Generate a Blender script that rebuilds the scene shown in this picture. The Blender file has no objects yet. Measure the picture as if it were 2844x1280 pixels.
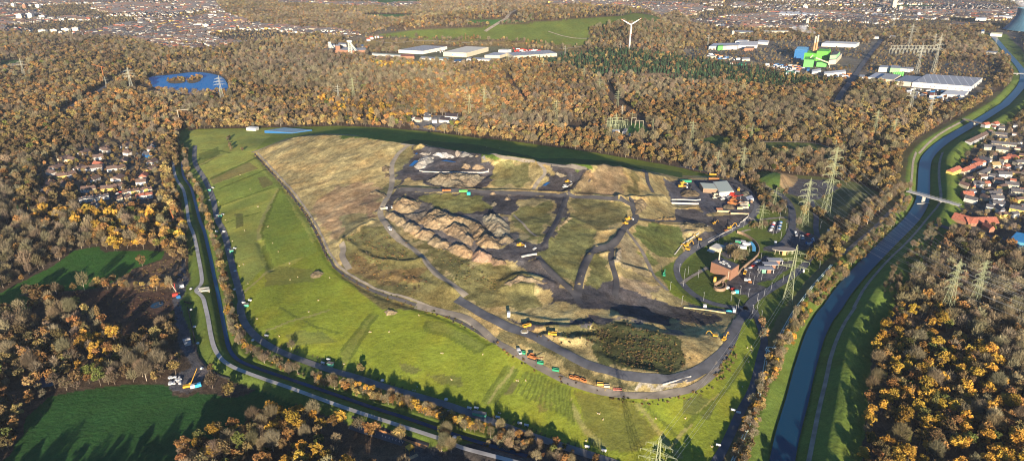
import bpy, math, random
import numpy as np
from mathutils import Vector, Matrix
random.seed(7); rng = np.random.default_rng(7)
D2R = math.radians
# ---------------------------------------------------------------- camera
H = 320.0; FPX = 1896.0; PIT = math.atan(820/1896.0); CP, SP = math.cos(PIT), math.sin(PIT)
scene = bpy.context.scene; COL = scene.collection
cam_d = bpy.data.cameras.new('camera'); cam = bpy.data.objects.new('camera', cam_d); COL.objects.link(cam)
cam_d.sensor_width = 36; cam_d.lens = 24; cam_d.clip_start = 1; cam_d.clip_end = 60000
cam.location = (0, 0, H); cam.rotation_euler = (math.pi/2-PIT, 0, 0); scene.camera = cam

CR = dict(W=(0,0,2575/2844.), A=(0,0,2.714), B=(948,0,2.714), C=(1896,0,2.714), D=(0,427,2.714), E=(948,380,2.714), F=(1896,427,2.714),
          G=(0,853,2.714), H=(948,853,2.714), I=(1896,853,2.714), J1=(1820,470,8.05), J2=(1920,610,6.44), J3=(1840,740,8.05),
          J4=(90,390,5.52), J5=(2544,330,3.133), J6=(1960,70,6.44), J7=(2300,0,3.996), J8=(900,80,3.903), K1=(440,740,3.22),
          K2=(1380,870,4.829), K3=(1060,440,3.864), K4=(1300,1100,4.293), K5=(920,1130,6.44), K6=(2550,690,6.1),
          K7=(1580,200,5.793), K8=(540,330,6.817))
def c(k, *pts):
    ox, oy, s = CR[k]
    return [(ox+a/s, oy+b/s) for a, b in pts]
def onplane(px, py, z):
    dx = px-1422.0; v = py-640.0
    dy = FPX*CP - v*SP; dz = -FPX*SP - v*CP
    t = (z-H)/dz
    return dx*t, dy*t
def project(x, y, z):
    d = y*CP-(z-H)*SP; u = y*SP+(z-H)*CP
    return 1422+FPX*x/d, 640-FPX*u/d
# ---------------------------------------------------------------- polyline / polygon tools
def inpoly(X, Y, poly):
    r = np.zeros(X.shape, bool); n = len(poly)
    xs = [p[0] for p in poly]; ys = [p[1] for p in poly]
    m = (X >= min(xs)) & (X <= max(xs)) & (Y >= min(ys)) & (Y <= max(ys))
    if not m.any(): return r
    x = X[m]; y = Y[m]; a = np.zeros(x.shape, bool)
    for i in range(n):
        x1, y1 = poly[i][:2]; x2, y2 = poly[i-1][:2]
        if y1 == y2: continue
        a ^= ((y1 > y) != (y2 > y)) & (x < (x2-x1)*(y-y1)/(y2-y1)+x1)
    r[m] = a
    return r
def pldist(X, Y, pl, maxd, val=None):
    """distance, signed offset (+ right of travel) and optional value along a polyline"""
    D = np.full(X.shape, 1e9); S = np.zeros(X.shape); V = np.zeros(X.shape)
    for i in range(len(pl)-1):
        x1, y1 = pl[i][:2]; x2, y2 = pl[i+1][:2]
        m = (X > min(x1, x2)-maxd) & (X < max(x1, x2)+maxd) & (Y > min(y1, y2)-maxd) & (Y < max(y1, y2)+maxd)
        if not m.any(): continue
        x = X[m]; y = Y[m]; dx, dy = x2-x1, y2-y1; L2 = dx*dx+dy*dy+1e-9
        t = np.clip(((x-x1)*dx+(y-y1)*dy)/L2, 0, 1)
        ex = x-(x1+t*dx); ey = y-(y1+t*dy); d = np.hypot(ex, ey)
        s = np.sign(ex*dy-ey*dx)*d
        b = d < D[m]
        idx = np.flatnonzero(m.ravel())[b]
        D.ravel()[idx] = d[b]; S.ravel()[idx] = s[b]
        if val is not None: V.ravel()[idx] = (val[i]+(val[i+1]-val[i])*t)[b]
    return D, S, V
def smooth_pl(p, it=2):
    for _ in range(it):
        q = [p[0]]
        for i in range(len(p)-1):
            a, b = p[i], p[i+1]
            q.append(tuple(a[j]*.75+b[j]*.25 for j in range(len(a)))); q.append(tuple(a[j]*.25+b[j]*.75 for j in range(len(a))))
        q.append(p[-1]); p = q
    return p
def resample(p, step):
    out = [p[0]]; acc = 0
    for a, b in zip(p[:-1], p[1:]):
        L = math.hypot(b[0]-a[0], b[1]-a[1]); s = step-acc
        while s <= L:
            t = s/L; out.append(tuple(a[j]+(b[j]-a[j])*t for j in range(len(a)))); s += step
        acc = (acc+L) % step
    out.append(p[-1])
    return out
# cheap tiling value noise
_N = rng.random((256, 256))
def vnoise(x, y, s):
    x = np.asarray(x, float)/s+1000.3; y = np.asarray(y, float)/s+1000.7
    xi = np.floor(x).astype(int); yi = np.floor(y).astype(int); fx = x-xi; fy = y-yi
    fx = fx*fx*(3-2*fx); fy = fy*fy*(3-2*fy)
    g = lambda a, b: _N[a % 256, b % 256]
    return (g(xi, yi)*(1-fx)+g(xi+1, yi)*fx)*(1-fy)+(g(xi, yi+1)*(1-fx)+g(xi+1, yi+1)*fx)*fy
def fbm(x, y, s, o=4):
    r = 0; a = 1; t = 0
    for i in range(o):
        r = r+a*vnoise(np.asarray(x)+i*71.7, np.asarray(y)-i*37.3, s/2**i); t += a; a *= .55
    return r/t
# ---------------------------------------------------------------- landfill relief: lines of known height, smooth between
def P(k, z, *pts): return [onplane(px, py, z)+(z,) for px, py in c(k, *pts)]
def PZ(k, *pts): return [onplane(*c(k, (a, b))[0], z)+(z,) for a, b, z in pts]
C0 = P('W', 0, (474,332),(495,325),(650,322),(850,317),(960,321),(1100,334),(1200,347),(1300,357),(1400,371),(1500,385),(1600,402),(1700,420),(1790,442),
       (1862,465),(1900,500),(1912,540),(1890,575),(1850,592),(1800,612),(1722,655),(1700,680),(1700,705),(1720,738),(1767,766),(1835,784),(1868,786),
       (1897,806),(1917,869),(1890,959),(1860,1049),(1806,1159),(1790,1200),(1640,1196),(1550,1160),(1400,1103),(1290,1060),(1130,1018),
       (1000,972),(820,905),(690,868),(645,835),(618,770),(594,680),(562,600),(535,525),(512,470),(492,440),(486,380))
CREST = PZ('W',(640,385,8),(741,345,27),(814,338,45),(900,342,53),(1018,361,59),(1142,377,62),(1342,406,63),(1460,420,61),(1559,417,54),(1609,431,38),(1680,444,17))
LINES = [ PZ('W',(505,340,1.5),(560,340,2),(620,340,2.5),(660,350,4)), PZ('W',(510,400,3),(570,395,5),(630,395,8)),
 PZ('W',(640,385,8),(700,450,15),(760,520,17),(800,590,18),(830,660,19),(880,700,19),(960,740,19),(1080,775,20),(1160,805,21),(1230,850,21),(1287,882,20),
    (1362,917,18),(1437,955,17),(1530,985,16),(1624,998,15),(1700,988,14),(1783,951,11),(1813,908,7),(1840,860,4),(1857,815,1)),
 PZ('W',(1250,799,27),(1343,851,25),(1437,896,23),(1530,934,21),(1624,952,20),(1718,942,17),(1783,906,13),(1827,849,7),(1857,800,2)), CREST,
 PZ('W',(560,430,4),(600,540,6),(640,650,7),(690,760,8),(760,830,8)),
 PZ('W',(930,420,42),(990,470,40),(960,520,37),(900,560,31),(860,610,25)),
 PZ('W',(1030,400,50),(1200,400,51)), PZ('W',(1020,440,46),(1240,440,46)), PZ('W',(1010,478,43),(1200,490,43),(1400,490,43),(1560,495,38),(1640,500,26)),
 PZ('W',(960,560,35),(1060,640,31),(1120,720,28),(1250,780,27)), PZ('W',(1150,600,38),(1300,640,38),(1250,660,36),(1200,640,37)),
 PZ('W',(1400,500,43),(1370,620,38),(1400,720,31),(1480,780,27)), PZ('W',(1560,500,38),(1560,600,31),(1530,660,28),(1550,740,21)),
 PZ('W',(1460,640,32),(1460,730,29)), PZ('W',(1600,580,27),(1640,680,13),(1690,745,7)),
 PZ('W',(1400,820,26),(1500,800,26),(1560,815,25),(1660,840,23),(1750,850,15)),
 PZ('W',(1530,755,20),(1600,775,11),(1700,785,5),(1780,790,3)), PZ('W',(1640,815,10),(1740,822,6),(1810,815,3)),
 PZ('W',(1450,880,22),(1600,920,20),(1740,890,16)),
 PZ('W',(1680,450,10),(1780,447,9),(1850,462,8),(1886,510,7),(1870,545,7),(1790,540,8),(1700,520,8),(1680,450,10)),
 PZ('W',(1760,480,9),(1800,500,9),(1830,500,8)), PZ('W',(1700,545,5),(1790,562,4),(1850,575,3)), PZ('W',(1640,560,22),(1700,580,12),(1780,585,6)), PZ('W',(1650,620,14),(1700,630,6)),
]
_far = sorted([(p[0], p[1]) for p in C0[1:14]])
def _mid(f, zf): return [(p[0], p[1]+f*(float(np.interp(p[0], [q[0] for q in _far], [q[1] for q in _far]))-p[1]), p[2]*zf) for p in CREST[3:10]]
LINES += [_mid(.30, .52), _mid(.6, .14)]
GX0, GX1, GY0, GY1, GS = -1000., 1400., 250., 1650., 2.0
def solve_relief():
    Z = None
    for st, its in ((32, 300), (16, 150), (8, 120), (4, 80), (2, 30)):
        nx = int((GX1-GX0)/st)+1; ny = int((GY1-GY0)/st)+1
        X, Y = np.meshgrid(GX0+np.arange(nx)*st, GY0+np.arange(ny)*st)
        if Z is None: Z = np.zeros((ny, nx))
        else:
            yi = np.clip(np.arange(ny)*.5, 0, Z.shape[0]-1.001); xi = np.clip(np.arange(nx)*.5, 0, Z.shape[1]-1.001)
            a = yi.astype(int); b = xi.astype(int); fy = (yi-a)[:, None]; fx = (xi-b)[None]
            Z = (Z[a][:, b]*(1-fx)+Z[a][:, b+1]*fx)*(1-fy)+(Z[a+1][:, b]*(1-fx)+Z[a+1][:, b+1]*fx)*fy
        out = ~inpoly(X, Y, C0); fix = out.copy(); FV = np.zeros_like(Z)
        for L in LINES:
            for p in resample(L, st*.7):
                i = int(round((p[1]-GY0)/st)); j = int(round((p[0]-GX0)/st))
                if 0 <= i < ny and 0 <= j < nx and not out[i, j]: fix[i, j] = True; FV[i, j] = p[2]
        Z[fix] = FV[fix]
        for _ in range(its):
            Q = Z.copy(); Q[1:-1, 1:-1] = .25*(Z[:-2, 1:-1]+Z[2:, 1:-1]+Z[1:-1, :-2]+Z[1:-1, 2:]); Q[fix] = FV[fix]; Z = Q
    return X, Y, Z
GXX, GYY, GZ = solve_relief()
for _ in range(3):
    GZ[1:-1, 1:-1] = (GZ[1:-1, 1:-1]*2+GZ[:-2, 1:-1]+GZ[2:, 1:-1]+GZ[1:-1, :-2]+GZ[1:-1, 2:])/6
INS = inpoly(GXX, GYY, C0)
PLW = [onplane(px, py, z) for (px, py), z in zip(c('W', (645,385),(741,346),(900,343),(1018,362),(1342,407),(1460,421),(1559,418),(1640,436),(1680,520),(1640,600),(1640,700),(1700,765),(1830,800),(1813,908),(1700,988),(1530,985),(1437,955),(1287,882),(1160,805),(960,740),(830,660),(760,520),(700,450)),
      (8,27,53,59,63,61,54,30,9,22,12,6,3,7,14,16,17,20,21,19,19,17,15))]
PIN = inpoly(GXX, GYY, PLW); GZ += (INS*(fbm(GXX, GYY, 120, 3)-.5)*1.6+PIN*((fbm(GXX, GYY, 46, 3)-.5)*5.0+(fbm(GXX, GYY, 12, 2)-.5)*1.6))*np.clip(GZ/8, 0, 1)
# far hill ---------------------------------------------------------------
HILL = P('W', 0, (760,112),(900,120),(1000,126),(1250,130),(1430,133),(1480,150),(1560,158),(1700,150),(1780,120),(1800,95),(1760,70),(1700,52),(1500,45),(1150,62),(930,85))
HILL2 = P('W', 0, (1440,150),(1480,135),(1560,130),(1640,135),(1720,150),(1800,175),(1790,215),(1650,225),(1500,205),(1430,180))
def poly_in_dist(X, Y, poly, md):
    D, _, _ = pldist(X, Y, poly+[poly[0]], md)
    return np.where(inpoly(X, Y, poly), np.minimum(D, md), 0)
def sstep(t): t = np.clip(t, 0, 1); return t*t*(3-2*t)
def farz(X, Y):
    z = np.zeros(X.shape)
    m = Y > 1500
    if m.any():
        x = X[m]; y = Y[m]
        d = poly_in_dist(x, y, HILL, 330); zz = 78*sstep(d/330)
        d = poly_in_dist(x, y, HILL2, 160); zz = np.maximum(zz, 22*sstep(d/160))
        z[m] = zz
    return z
# channels and dikes -------------------------------------------------------
def carve(pl, prof):
    md = max(abs(a) for a, _ in prof)
    D, S, _ = pldist(GXX, GYY, pl, md+2)
    m = D < md
    GZ[m] += np.interp(S[m], [a for a, _ in prof], [b for _, b in prof])
def berm(pl, h, w):
    D, S, _ = pldist(GXX, GYY, pl, w*3)
    m = D < w*3
    GZ[m] += h*np.exp(-(D[m]/w)**2)
PATH = c('D',(1310,60),(1310,130),(1335,210),(1380,260),(1400,340),(1415,450),(1425,530),(1455,590),(1478,680),(1500,800),(1522,920),(1522,985),(1480,1020),(1475,1040),(1530,1075),(1550,1159))+c('G',(1570,90),(1590,220),(1620,330),(1700,430),(1900,512),(2200,612),(2570,750))+c('H',(300,848),(620,950),(800,1010),(900,1060),(1100,1110),(1400,1190))
PATH_W = smooth_pl([onplane(px, py, 3.5) for px, py in PATH], 2)
CANAL = c('D',(1372,60),(1375,150),(1400,200),(1440,250),(1460,320),(1480,400),(1505,500),(1540,580),(1562,680),(1590,800),(1615,930),(1640,1040),(1662,1159))+c('G',(1700,200),(1725,320),(1790,400),(1900,445),(2150,530),(2573,672))+c('H',(250,760),(500,835),(800,940),(1050,1020),(1400,1120))
CANAL_W = smooth_pl([onplane(px, py, -1.2) for px, py in CANAL], 2)
PERIM = c('D',(1470,-60),(1462,40),(1480,100),(1530,170),(1575,260),(1610,350),(1620,410),(1640,510),(1680,570),(1705,650),(1735,780),(1765,900),(1800,1020),(1825,1110))+c('G',(1808,-20),(1822,80),(1870,160),(1960,250),(2100,330),(2300,405),(2500,475))+c('H',(120,525),(300,590),(700,705),(1000,805),(1300,920),(1600,1022),(2000,1150),(2300,1260),(2500,1400))
PERIM_W = smooth_pl([onplane(px, py, .5) for px, py in PERIM], 2)
RIVER = c('J7',(1800,380),(1900,500),(2000,620),(2090,720),(2150,800),(2172,870),(2150,950),(2080,1040),(1960,1159))+c('C',(2440,780),(2330,850),(2235,910),(2100,985),(1960,1070),(1870,1150))+c('F',(1830,50),(1820,130),(1818,250),(1812,340),(1790,400),(1740,480),(1680,545),(1580,640),(1480,740),(1380,840),(1280,950),(1190,1060),(1130,1159))+c('I',(1075,60),(1000,200),(960,330),(910,500),(870,680),(820,850),(780,1000),(750,1159),(720,1300),(690,1500))
RIVER_W = smooth_pl([onplane(px, py, -2.5) for px, py in RIVER], 2)
carve(PATH_W[::-1], [(-30,0),(-12,1.2),(-3,3.5),(3,3.5),(13,0)][::1] if False else [(-10,0),(-2.6,3.6),(2.6,3.6),(12,1.2),(30,0)])
D_, S_, _ = pldist(GXX, GYY, CANAL_W, 9); m_ = D_ < 5.2; k_ = np.clip((5.2-D_[m_])/3.4, 0, 1); GZ[m_] = GZ[m_]*(1-k_)+(-1.9)*k_
# river flows towards the camera: + offset is to the camera-left side
for _k, _pts, _h, _w in (('F', ((515,165),(600,140),(720,145),(860,175),(870,215),(790,270),(700,262),(600,240),(505,200)), 11, 26), ('F', ((1100,400),(1140,330),(1230,270),(1290,265),(1470,310),(1420,400),(1250,525),(1180,480)), 9, 24)):
    _P = [onplane(px, py, 3) for px, py in c(_k, *_pts)]; _d = poly_in_dist(GXX, GYY, _P, 60); GZ += _h*sstep(_d/_w)
carve(RIVER_W, [(-46,-.5),(-32,5.5),(-26,5.5),(-8,-4),(8,-4),(20,1.5),(24,1.5),(34,0)])
BERMS = [
 (c('E',(590,80),(900,105),(1090,150),(1450,185)), 3.0, 4), (c('E',(1500,185),(1700,220),(1850,240),(2000,235),(2100,212)), 3.5, 5),
 (c('E',(440,400),(900,410),(1430,425),(1700,443),(1960,458),(2180,510)), 3.4, 6),
 (c('E',(0,790),(60,800),(130,860),(200,920),(400,945),(610,940)), 2.2, 3), (c('E',(380,1050),(700,1120),(900,1180)), 1.5, 4),
 (c('E',(1210,1110),(1350,1050),(1450,1070),(1570,1110)), 3, 6), (c('E',(1220,1150),(1330,1120),(1480,1160)), 3, 5),
 (c('E',(1870,910),(1940,895),(2010,875)), 2.0, 2.5), (c('E',(2050,950),(2200,1000),(2320,1030)), 3.0, 3),
 (c('E',(1740,610),(1850,660),(1940,720),(2060,700)), 1.2, 2.5), (c('E',(1930,730),(1910,840)), 1.5, 2.5),
 (c('E',(2090,460),(2180,462),(2300,470),(2450,470)), 3.0, 3.5), (c('E',(2260,640),(2573,670)), 1.2, 2.5),
 (c('E',(1840,270),(1830,330),(1750,400),(1710,430)), 4.5, 5), (c('E',(600,265),(730,275),(900,270),(1060,268),(1110,255)), 1.6, 3),
 (c('K2',(430,185),(620,205),(1000,205),(1300,170)), 3.2, 3), (c('K2',(630,310),(830,345),(1050,390),(1300,330)), 2.6, 3),
 (c('K2',(1600,60),(1900,110),(2200,190)), 3.2, 4), (c('K2',(200,30),(700,120),(960,120)), 1.5, 4),
 (c('D',(1955,660),(2000,770),(2050,870)), -2.0, 3.5), (c('D',(1990,640),(1960,560),(2010,430),(2100,270)), .5, 3),
 (c('W',(645,388),(700,455),(760,525),(800,595),(830,660),(880,705),(960,745),(1080,782),(1160,812),(1230,856)), -1.8, 3.5),
 (c('E',(330,640),(500,840),(660,1000),(830,1160)), 2.2, 3), (c('E',(1700,460),(1660,600),(1600,720),(1540,820)), 2.4, 3), (c('E',(2110,720),(2060,800),(1890,860),(1850,950),(1790,1120)), 3.0, 3.5), (c('E',(2080,870),(2090,950),(2110,1060)), 2.4, 3), (c('E',(1440,200),(1500,260),(1440,380)), 2.2, 3),
 (c('E',(230,640),(120,690),(0,780)), 2.2, 3), (c('E',(1490,940),(1600,1030),(1740,1160)), 2.4, 3), (c('J2',(-60,250),(60,235),(220,225)), 3, 4), (c('K2',(1100,340),(1300,430),(1250,520),(1500,640),(1800,760),(2100,800)), 2, 5),
 (c('J1',(430,870),(900,860)), 1.5, 3), (c('E',(1100,330),(1140,260)), 1.5, 3), (c('E',(2270,250),(2360,440)), 1.2, 3)]
def gz(X, Y):
    X = np.asarray(X, float); Y = np.asarray(Y, float)
    fx = np.clip((X-GX0)/GS, 0, GZ.shape[1]-1.001); fy = np.clip((Y-GY0)/GS, 0, GZ.shape[0]-1.001)
    j = fx.astype(int); i = fy.astype(int); fx = fx-j; fy = fy-i
    z = (GZ[i, j]*(1-fx)+GZ[i, j+1]*fx)*(1-fy)+(GZ[i+1, j]*(1-fx)+GZ[i+1, j+1]*fx)*fy
    ins = (X > GX0) & (X < GX1) & (Y > GY0) & (Y < GY1)
    return np.where(ins, z, farz(X, Y))
def zat(x, y): return float(gz(np.array([x]), np.array([y]))[0])
def U(pts):
    """photo points -> world points on the relief"""
    px = np.array([p[0] for p in pts], float); py = np.array([p[1] for p in pts], float)
    zs = np.concatenate([np.linspace(95, -6, 300)])
    res = np.zeros((len(pts), 3)); done = np.zeros(len(pts), bool); pz = zs[0]
    hit_lo = np.full(len(pts), -6.); hit_hi = np.full(len(pts), 95.)
    for z in zs[1:]:
        x, y = onplane(px, py, z); b = (gz(x, y) >= z) & ~done
        hit_lo[b] = z; hit_hi[b] = pz; done |= b; pz = z
    for _ in range(16):
        m = (hit_lo+hit_hi)/2; x, y = onplane(px, py, m); b = gz(x, y) >= m
        hit_lo = np.where(b, m, hit_lo); hit_hi = np.where(b, hit_hi, m)
    x, y = onplane(px, py, hit_lo)
    return [(float(a), float(b), float(d)) for a, b, d in zip(x, y, gz(x, y))]
for pl, h, w in BERMS:
    L = [(p[0], p[1]) for p in U(pl)]
    berm(smooth_pl(L, 1), h, w)
# ---------------------------------------------------------------- objects bookkeeping
def tag(o, label=None, cat=None, group=None, kind=None):
    if label: o['label'] = label
    if cat: o['category'] = cat
    if group: o['group'] = group
    if kind: o['kind'] = kind
    return o
def link(o, parent=None):
    COL.objects.link(o)
    if parent is not None: o.parent = parent
    return o
def mesh_np(name, V, F, mats, cols=None, smooth=False, fm=None):
    """V n*3, F list of equal-length faces array or list"""
    me = bpy.data.meshes.new(name)
    V = np.asarray(V, np.float32)
    if isinstance(F, np.ndarray):
        k = F.shape[1]; n = F.shape[0]
        me.vertices.add(len(V)); me.vertices.foreach_set('co', V.ravel())
        me.loops.add(n*k); me.loops.foreach_set('vertex_index', F.astype(np.int32).ravel())
        me.polygons.add(n); me.polygons.foreach_set('loop_start', np.arange(0, n*k, k, dtype=np.int32))
        me.update(calc_edges=True)
    else:
        me.from_pydata([tuple(map(float, v)) for v in V], [], F)
    for m in (mats if isinstance(mats, (list, tuple)) else [mats]): me.materials.append(m)
    if fm is not None: me.polygons.foreach_set('material_index', np.asarray(fm, np.int32))
    if cols is not None:
        a = me.color_attributes.new('col', 'FLOAT_COLOR', 'POINT')
        cc = np.ones((len(V), 4), np.float32); cc[:, :cols.shape[1]] = cols
        a.data.foreach_set('color', cc.ravel())
    if smooth: me.polygons.foreach_set('use_smooth', np.ones(len(me.polygons), bool))
    me.update()
    return me
# ---------------------------------------------------------------- materials
MATS = {}
def nodes_of(m):
    m.use_nodes = True; nt = m.node_tree; b = nt.nodes['Principled BSDF']; return nt, nt.nodes, nt.links, b
def mat(name, col, rough=.8, metal=0, noise=.12, scale=.6, spec=.3, emit=None):
    if name in MATS: return MATS[name]
    m = bpy.data.materials.new(name); nt, N, L, b = nodes_of(m)
    b.inputs['Roughness'].default_value = rough; b.inputs['Metallic'].default_value = metal; b.inputs['Specular IOR Level'].default_value = spec
    tc = N.new('ShaderNodeTexCoord'); nz = N.new('ShaderNodeTexNoise'); nz.inputs['Scale'].default_value = scale; nz.inputs['Detail'].default_value = 4
    mr = N.new('ShaderNodeMapRange'); mr.inputs['From Min'].default_value = .3; mr.inputs['From Max'].default_value = .7
    mr.inputs['To Min'].default_value = 1-noise*1.4; mr.inputs['To Max'].default_value = 1+noise*1.4
    mx = N.new('ShaderNodeVectorMath'); mx.operation = 'SCALE'; mx.inputs[0].default_value = col[:3]
    L.new(tc.outputs['Object'], nz.inputs['Vector']); L.new(nz.outputs['Fac'], mr.inputs['Value']); L.new(mr.outputs['Result'], mx.inputs['Scale'])
    L.new(mx.outputs['Vector'], b.inputs['Base Color'])
    MATS[name] = m
    return m
def tint_mat(name, base_attr='tint', rough=.9, trans=False, lo=.6, hi=1.35):
    """vertex value 'col' (brightness of each clump) times the tree's own tint"""
    m = bpy.data.materials.new(name); nt, N, L, b = nodes_of(m)
    b.inputs['Roughness'].default_value = rough; b.inputs['Specular IOR Level'].default_value = .1
    a = N.new('ShaderNodeAttribute'); a.attribute_type = 'INSTANCER'; a.attribute_name = base_attr
    v = N.new('ShaderNodeAttribute'); v.attribute_type = 'GEOMETRY'; v.attribute_name = 'col'
    mx = N.new('ShaderNodeVectorMath'); mx.operation = 'MULTIPLY'
    L.new(a.outputs['Color'], mx.inputs[0]); L.new(v.outputs['Color'], mx.inputs[1]); L.new(mx.outputs['Vector'], b.inputs['Base Color'])
    return m
def ground_mat(nm='ground', k=1.0):
    m = bpy.data.materials.new(nm); nt, N, L, b = nodes_of(m)
    b.inputs['Roughness'].default_value = .95; b.inputs['Specular IOR Level'].default_value = .1
    v = N.new('ShaderNodeAttribute'); v.attribute_type = 'GEOMETRY'; v.attribute_name = 'col'
    g = N.new('ShaderNodeNewGeometry'); cur = v.outputs['Color']
    for sc, amp, det in ((.022, .30, 5), (.16, .38, 5), (.9, .34, 3)):
        nz = N.new('ShaderNodeTexNoise'); nz.inputs['Scale'].default_value = sc; nz.inputs['Detail'].default_value = det; nz.inputs['Roughness'].default_value = .65
        mr = N.new('ShaderNodeMapRange'); mr.inputs['From Min'].default_value = .32; mr.inputs['From Max'].default_value = .68
        mr.inputs['To Min'].default_value = 1-amp*k; mr.inputs['To Max'].default_value = 1+amp*k
        mx = N.new('ShaderNodeVectorMath'); mx.operation = 'SCALE'
        L.new(g.outputs['Position'], nz.inputs['Vector']); L.new(nz.outputs['Fac'], mr.inputs['Value']); L.new(mr.outputs['Result'], mx.inputs['Scale'])
        L.new(cur, mx.inputs[0]); cur = mx.outputs['Vector']
    # slight hue drift between greener and drier patches
    nz = N.new('ShaderNodeTexNoise'); nz.inputs['Scale'].default_value = .035; nz.inputs['Detail'].default_value = 6
    mr = N.new('ShaderNodeMapRange'); mr.inputs['From Min'].default_value = .45; mr.inputs['From Max'].default_value = .7; mr.inputs['To Max'].default_value = .45
    mm = N.new('ShaderNodeMix'); mm.data_type = 'RGBA'; mm.blend_type = 'MULTIPLY'; mm.inputs['B'].default_value = (1.35, .98, .75, 1)
    L.new(g.outputs['Position'], nz.inputs['Vector']); L.new(nz.outputs['Fac'], mr.inputs['Value']); L.new(mr.outputs['Result'], mm.inputs['Factor']); L.new(cur, mm.inputs['A'])
    L.new(mm.outputs['Result'], b.inputs['Base Color'])
    nb = N.new('ShaderNodeTexNoise'); nb.inputs['Scale'].default_value = .35; nb.inputs['Detail'].default_value = 6
    bp = N.new('ShaderNodeBump'); bp.inputs['Strength'].default_value = .5; bp.inputs['Distance'].default_value = 1.2
    L.new(g.outputs['Position'], nb.inputs['Vector']); L.new(nb.outputs['Fac'], bp.inputs['Height']); L.new(bp.outputs['Normal'], b.inputs['Normal'])
    return m
M_GROUND = ground_mat(); M_GRASS = ground_mat('grass', .45)
# ---------------------------------------------------------------- zones of the ground (world polygons)
ZN = []   # name, colour, tree density 0..1, poly, object name
def zone(name, col, dens, k, *pts, ob='forest_floor', z=None, pl=None):
    pp = pl if pl is not None else ([p[:2] for p in U(c(k, *pts))] if z is None else [onplane(px, py, z) for px, py in c(k, *pts)])
    ZN.append((name, col, dens, pp, ob))
GREEN = (.185,.225,.026); GREEN2 = (.13,.155,.03); DGREEN = (.04,.12,.02); TAN = (.28,.225,.10); SOIL = (.19,.13,.075); ASH = (.052,.05,.054)
SAND = (.42,.31,.19); BROWN = (.085,.062,.042); OLIVE = (.13,.118,.045); GRAVEL = (.11,.105,.105); LGRN = (.14,.15,.03)
TOWN = (.085,.075,.06)
# far things first, later ones lie on top
zone('town', TOWN, .36, 'W', (-400,-20),(-300,95),(0,85),(210,95),(330,100),(420,128),(520,128),(640,112),(700,100),(800,88),(900,105),(1020,108),(1060,92),(1000,80),(860,78),(640,62),(560,30),(520,-20), ob='town_ground')
zone('town', TOWN, .36, 'W', (860,105),(900,118),(985,105),(1120,80),(1000,75),(880,82), ob='town_ground')
zone('town', TOWN, .36, 'W', (1380,-30),(1380,8),(1500,25),(1420,40),(1560,38),(1700,30),(1740,62),(1900,78),(2100,80),(2200,80),(2330,70),(2900,60),(2900,-30), ob='town_ground')
zone('town', TOWN, .36, 'W', (690,-20),(700,12),(1000,22),(1060,18),(1060,8),(900,-5), ob='town_ground')
for P_ in (((930,36),(1060,38),(1080,42),(990,50),(900,44)), ((1170,52),(1320,50),(1330,56),(1240,62),(1180,60)), ((900,-4),(1060,0),(1080,5),(960,12)), ((1440,50),(1520,46),(1540,52),(1450,58)), ((2240,12),(2350,14),(2350,20),(2250,20))):
    zone('field', (.045,.12,.03), 0, 'W', *P_, ob='grass_field')
zone('forest', BROWN, 1, 'W', (1430,120),(1480,85),(1560,75),(1800,80),(1810,210),(1700,235),(1460,215))
zone('grass', (.10,.135,.028), 0, 'W', (930,92),(1000,82),(1090,72),(1180,70),(1300,62),(1400,52),(1500,45),(1560,42),(1680,52),(1700,64),(1600,66),(1500,68),(1478,78),(1490,105),(1440,118),(1390,112),(1300,102),(1190,100),(1080,100), ob='grass_slope')
zone('heath', (.15,.12,.05), .12, 'W', (860,110),(960,100),(1090,102),(1190,103),(1300,106),(1400,114),(1470,112),(1480,140),(1440,136),(1380,125),(1250,118),(1100,112),(1000,125),(930,130), ob='hill_heath')
zone('yard', (.12,.125,.075), .03, 'W', (920,135),(1000,134),(1010,120),(1250,118),(1440,132),(1400,148),(1240,160),(1100,158),(930,150), ob='industrial_ground')
zone('yard', (.135,.125,.10), .32, 'C', (0,370),(200,350),(620,310),(1130,305),(1380,330),(1440,300),(1500,300),(1330,520),(1300,620),(900,585),(560,510),(330,480),(0,440), ob='industrial_ground')
zone('yard', (.125,.11,.085), .42, 'J7', (480,700),(640,480),(1250,520),(1330,560),(1240,640),(1320,680),(1650,700),(1900,690),(1960,900),(1700,1100),(1400,1170),(850,1100),(800,960),(350,900),(300,830), ob='industrial_ground')
zone('lot', (.10,.09,.08), .03, 'J7', (1850,330),(2174,360),(2174,560),(1980,560),(1850,500), ob='industrial_ground')
zone('mead', (.05,.10,.025), 0, 'A', (0,460),(150,450),(160,480),(0,500), ob='grass_field')
zone('lot', (.3,.26,.18), 0, 'A', (0,495),(130,475),(250,500),(240,515),(0,530), ob='industrial_ground')
zone('lake', (.05,.06,.05), 0, 'A', (1085,600),(1150,572),(1300,562),(1430,543),(1530,543),(1640,563),(1700,590),(1735,640),(1735,705),(1600,710),(1480,722),(1290,705),(1165,675), ob='lake_bed')
zone('clear', BROWN, .02, 'B', (1680,925),(1870,930),(1900,960),(1800,1010),(1700,990))
zone('clear', BROWN, .02, 'B', (2020,700),(2060,760),(2180,860),(2060,850),(1990,760))
zone('sub', (.08,.10,.05), 0, 'K7', (560,900),(600,790),(880,790),(950,790),(1200,800),(1240,900),(1430,1010),(1300,1020),(1150,1035),(930,1000),(700,1010),(570,960), ob='substation_yard')
zone('mead', DGREEN, 0, 'K7', (1000,830),(1190,830),(1240,900),(1360,1000),(1150,1025),(930,985), ob='grass_field')
zone('mead', (.06,.11,.025), .02, 'C', (150,1050),(250,1020),(340,1030),(380,1110),(300,1130),(150,1125), ob='grass_field')
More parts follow.
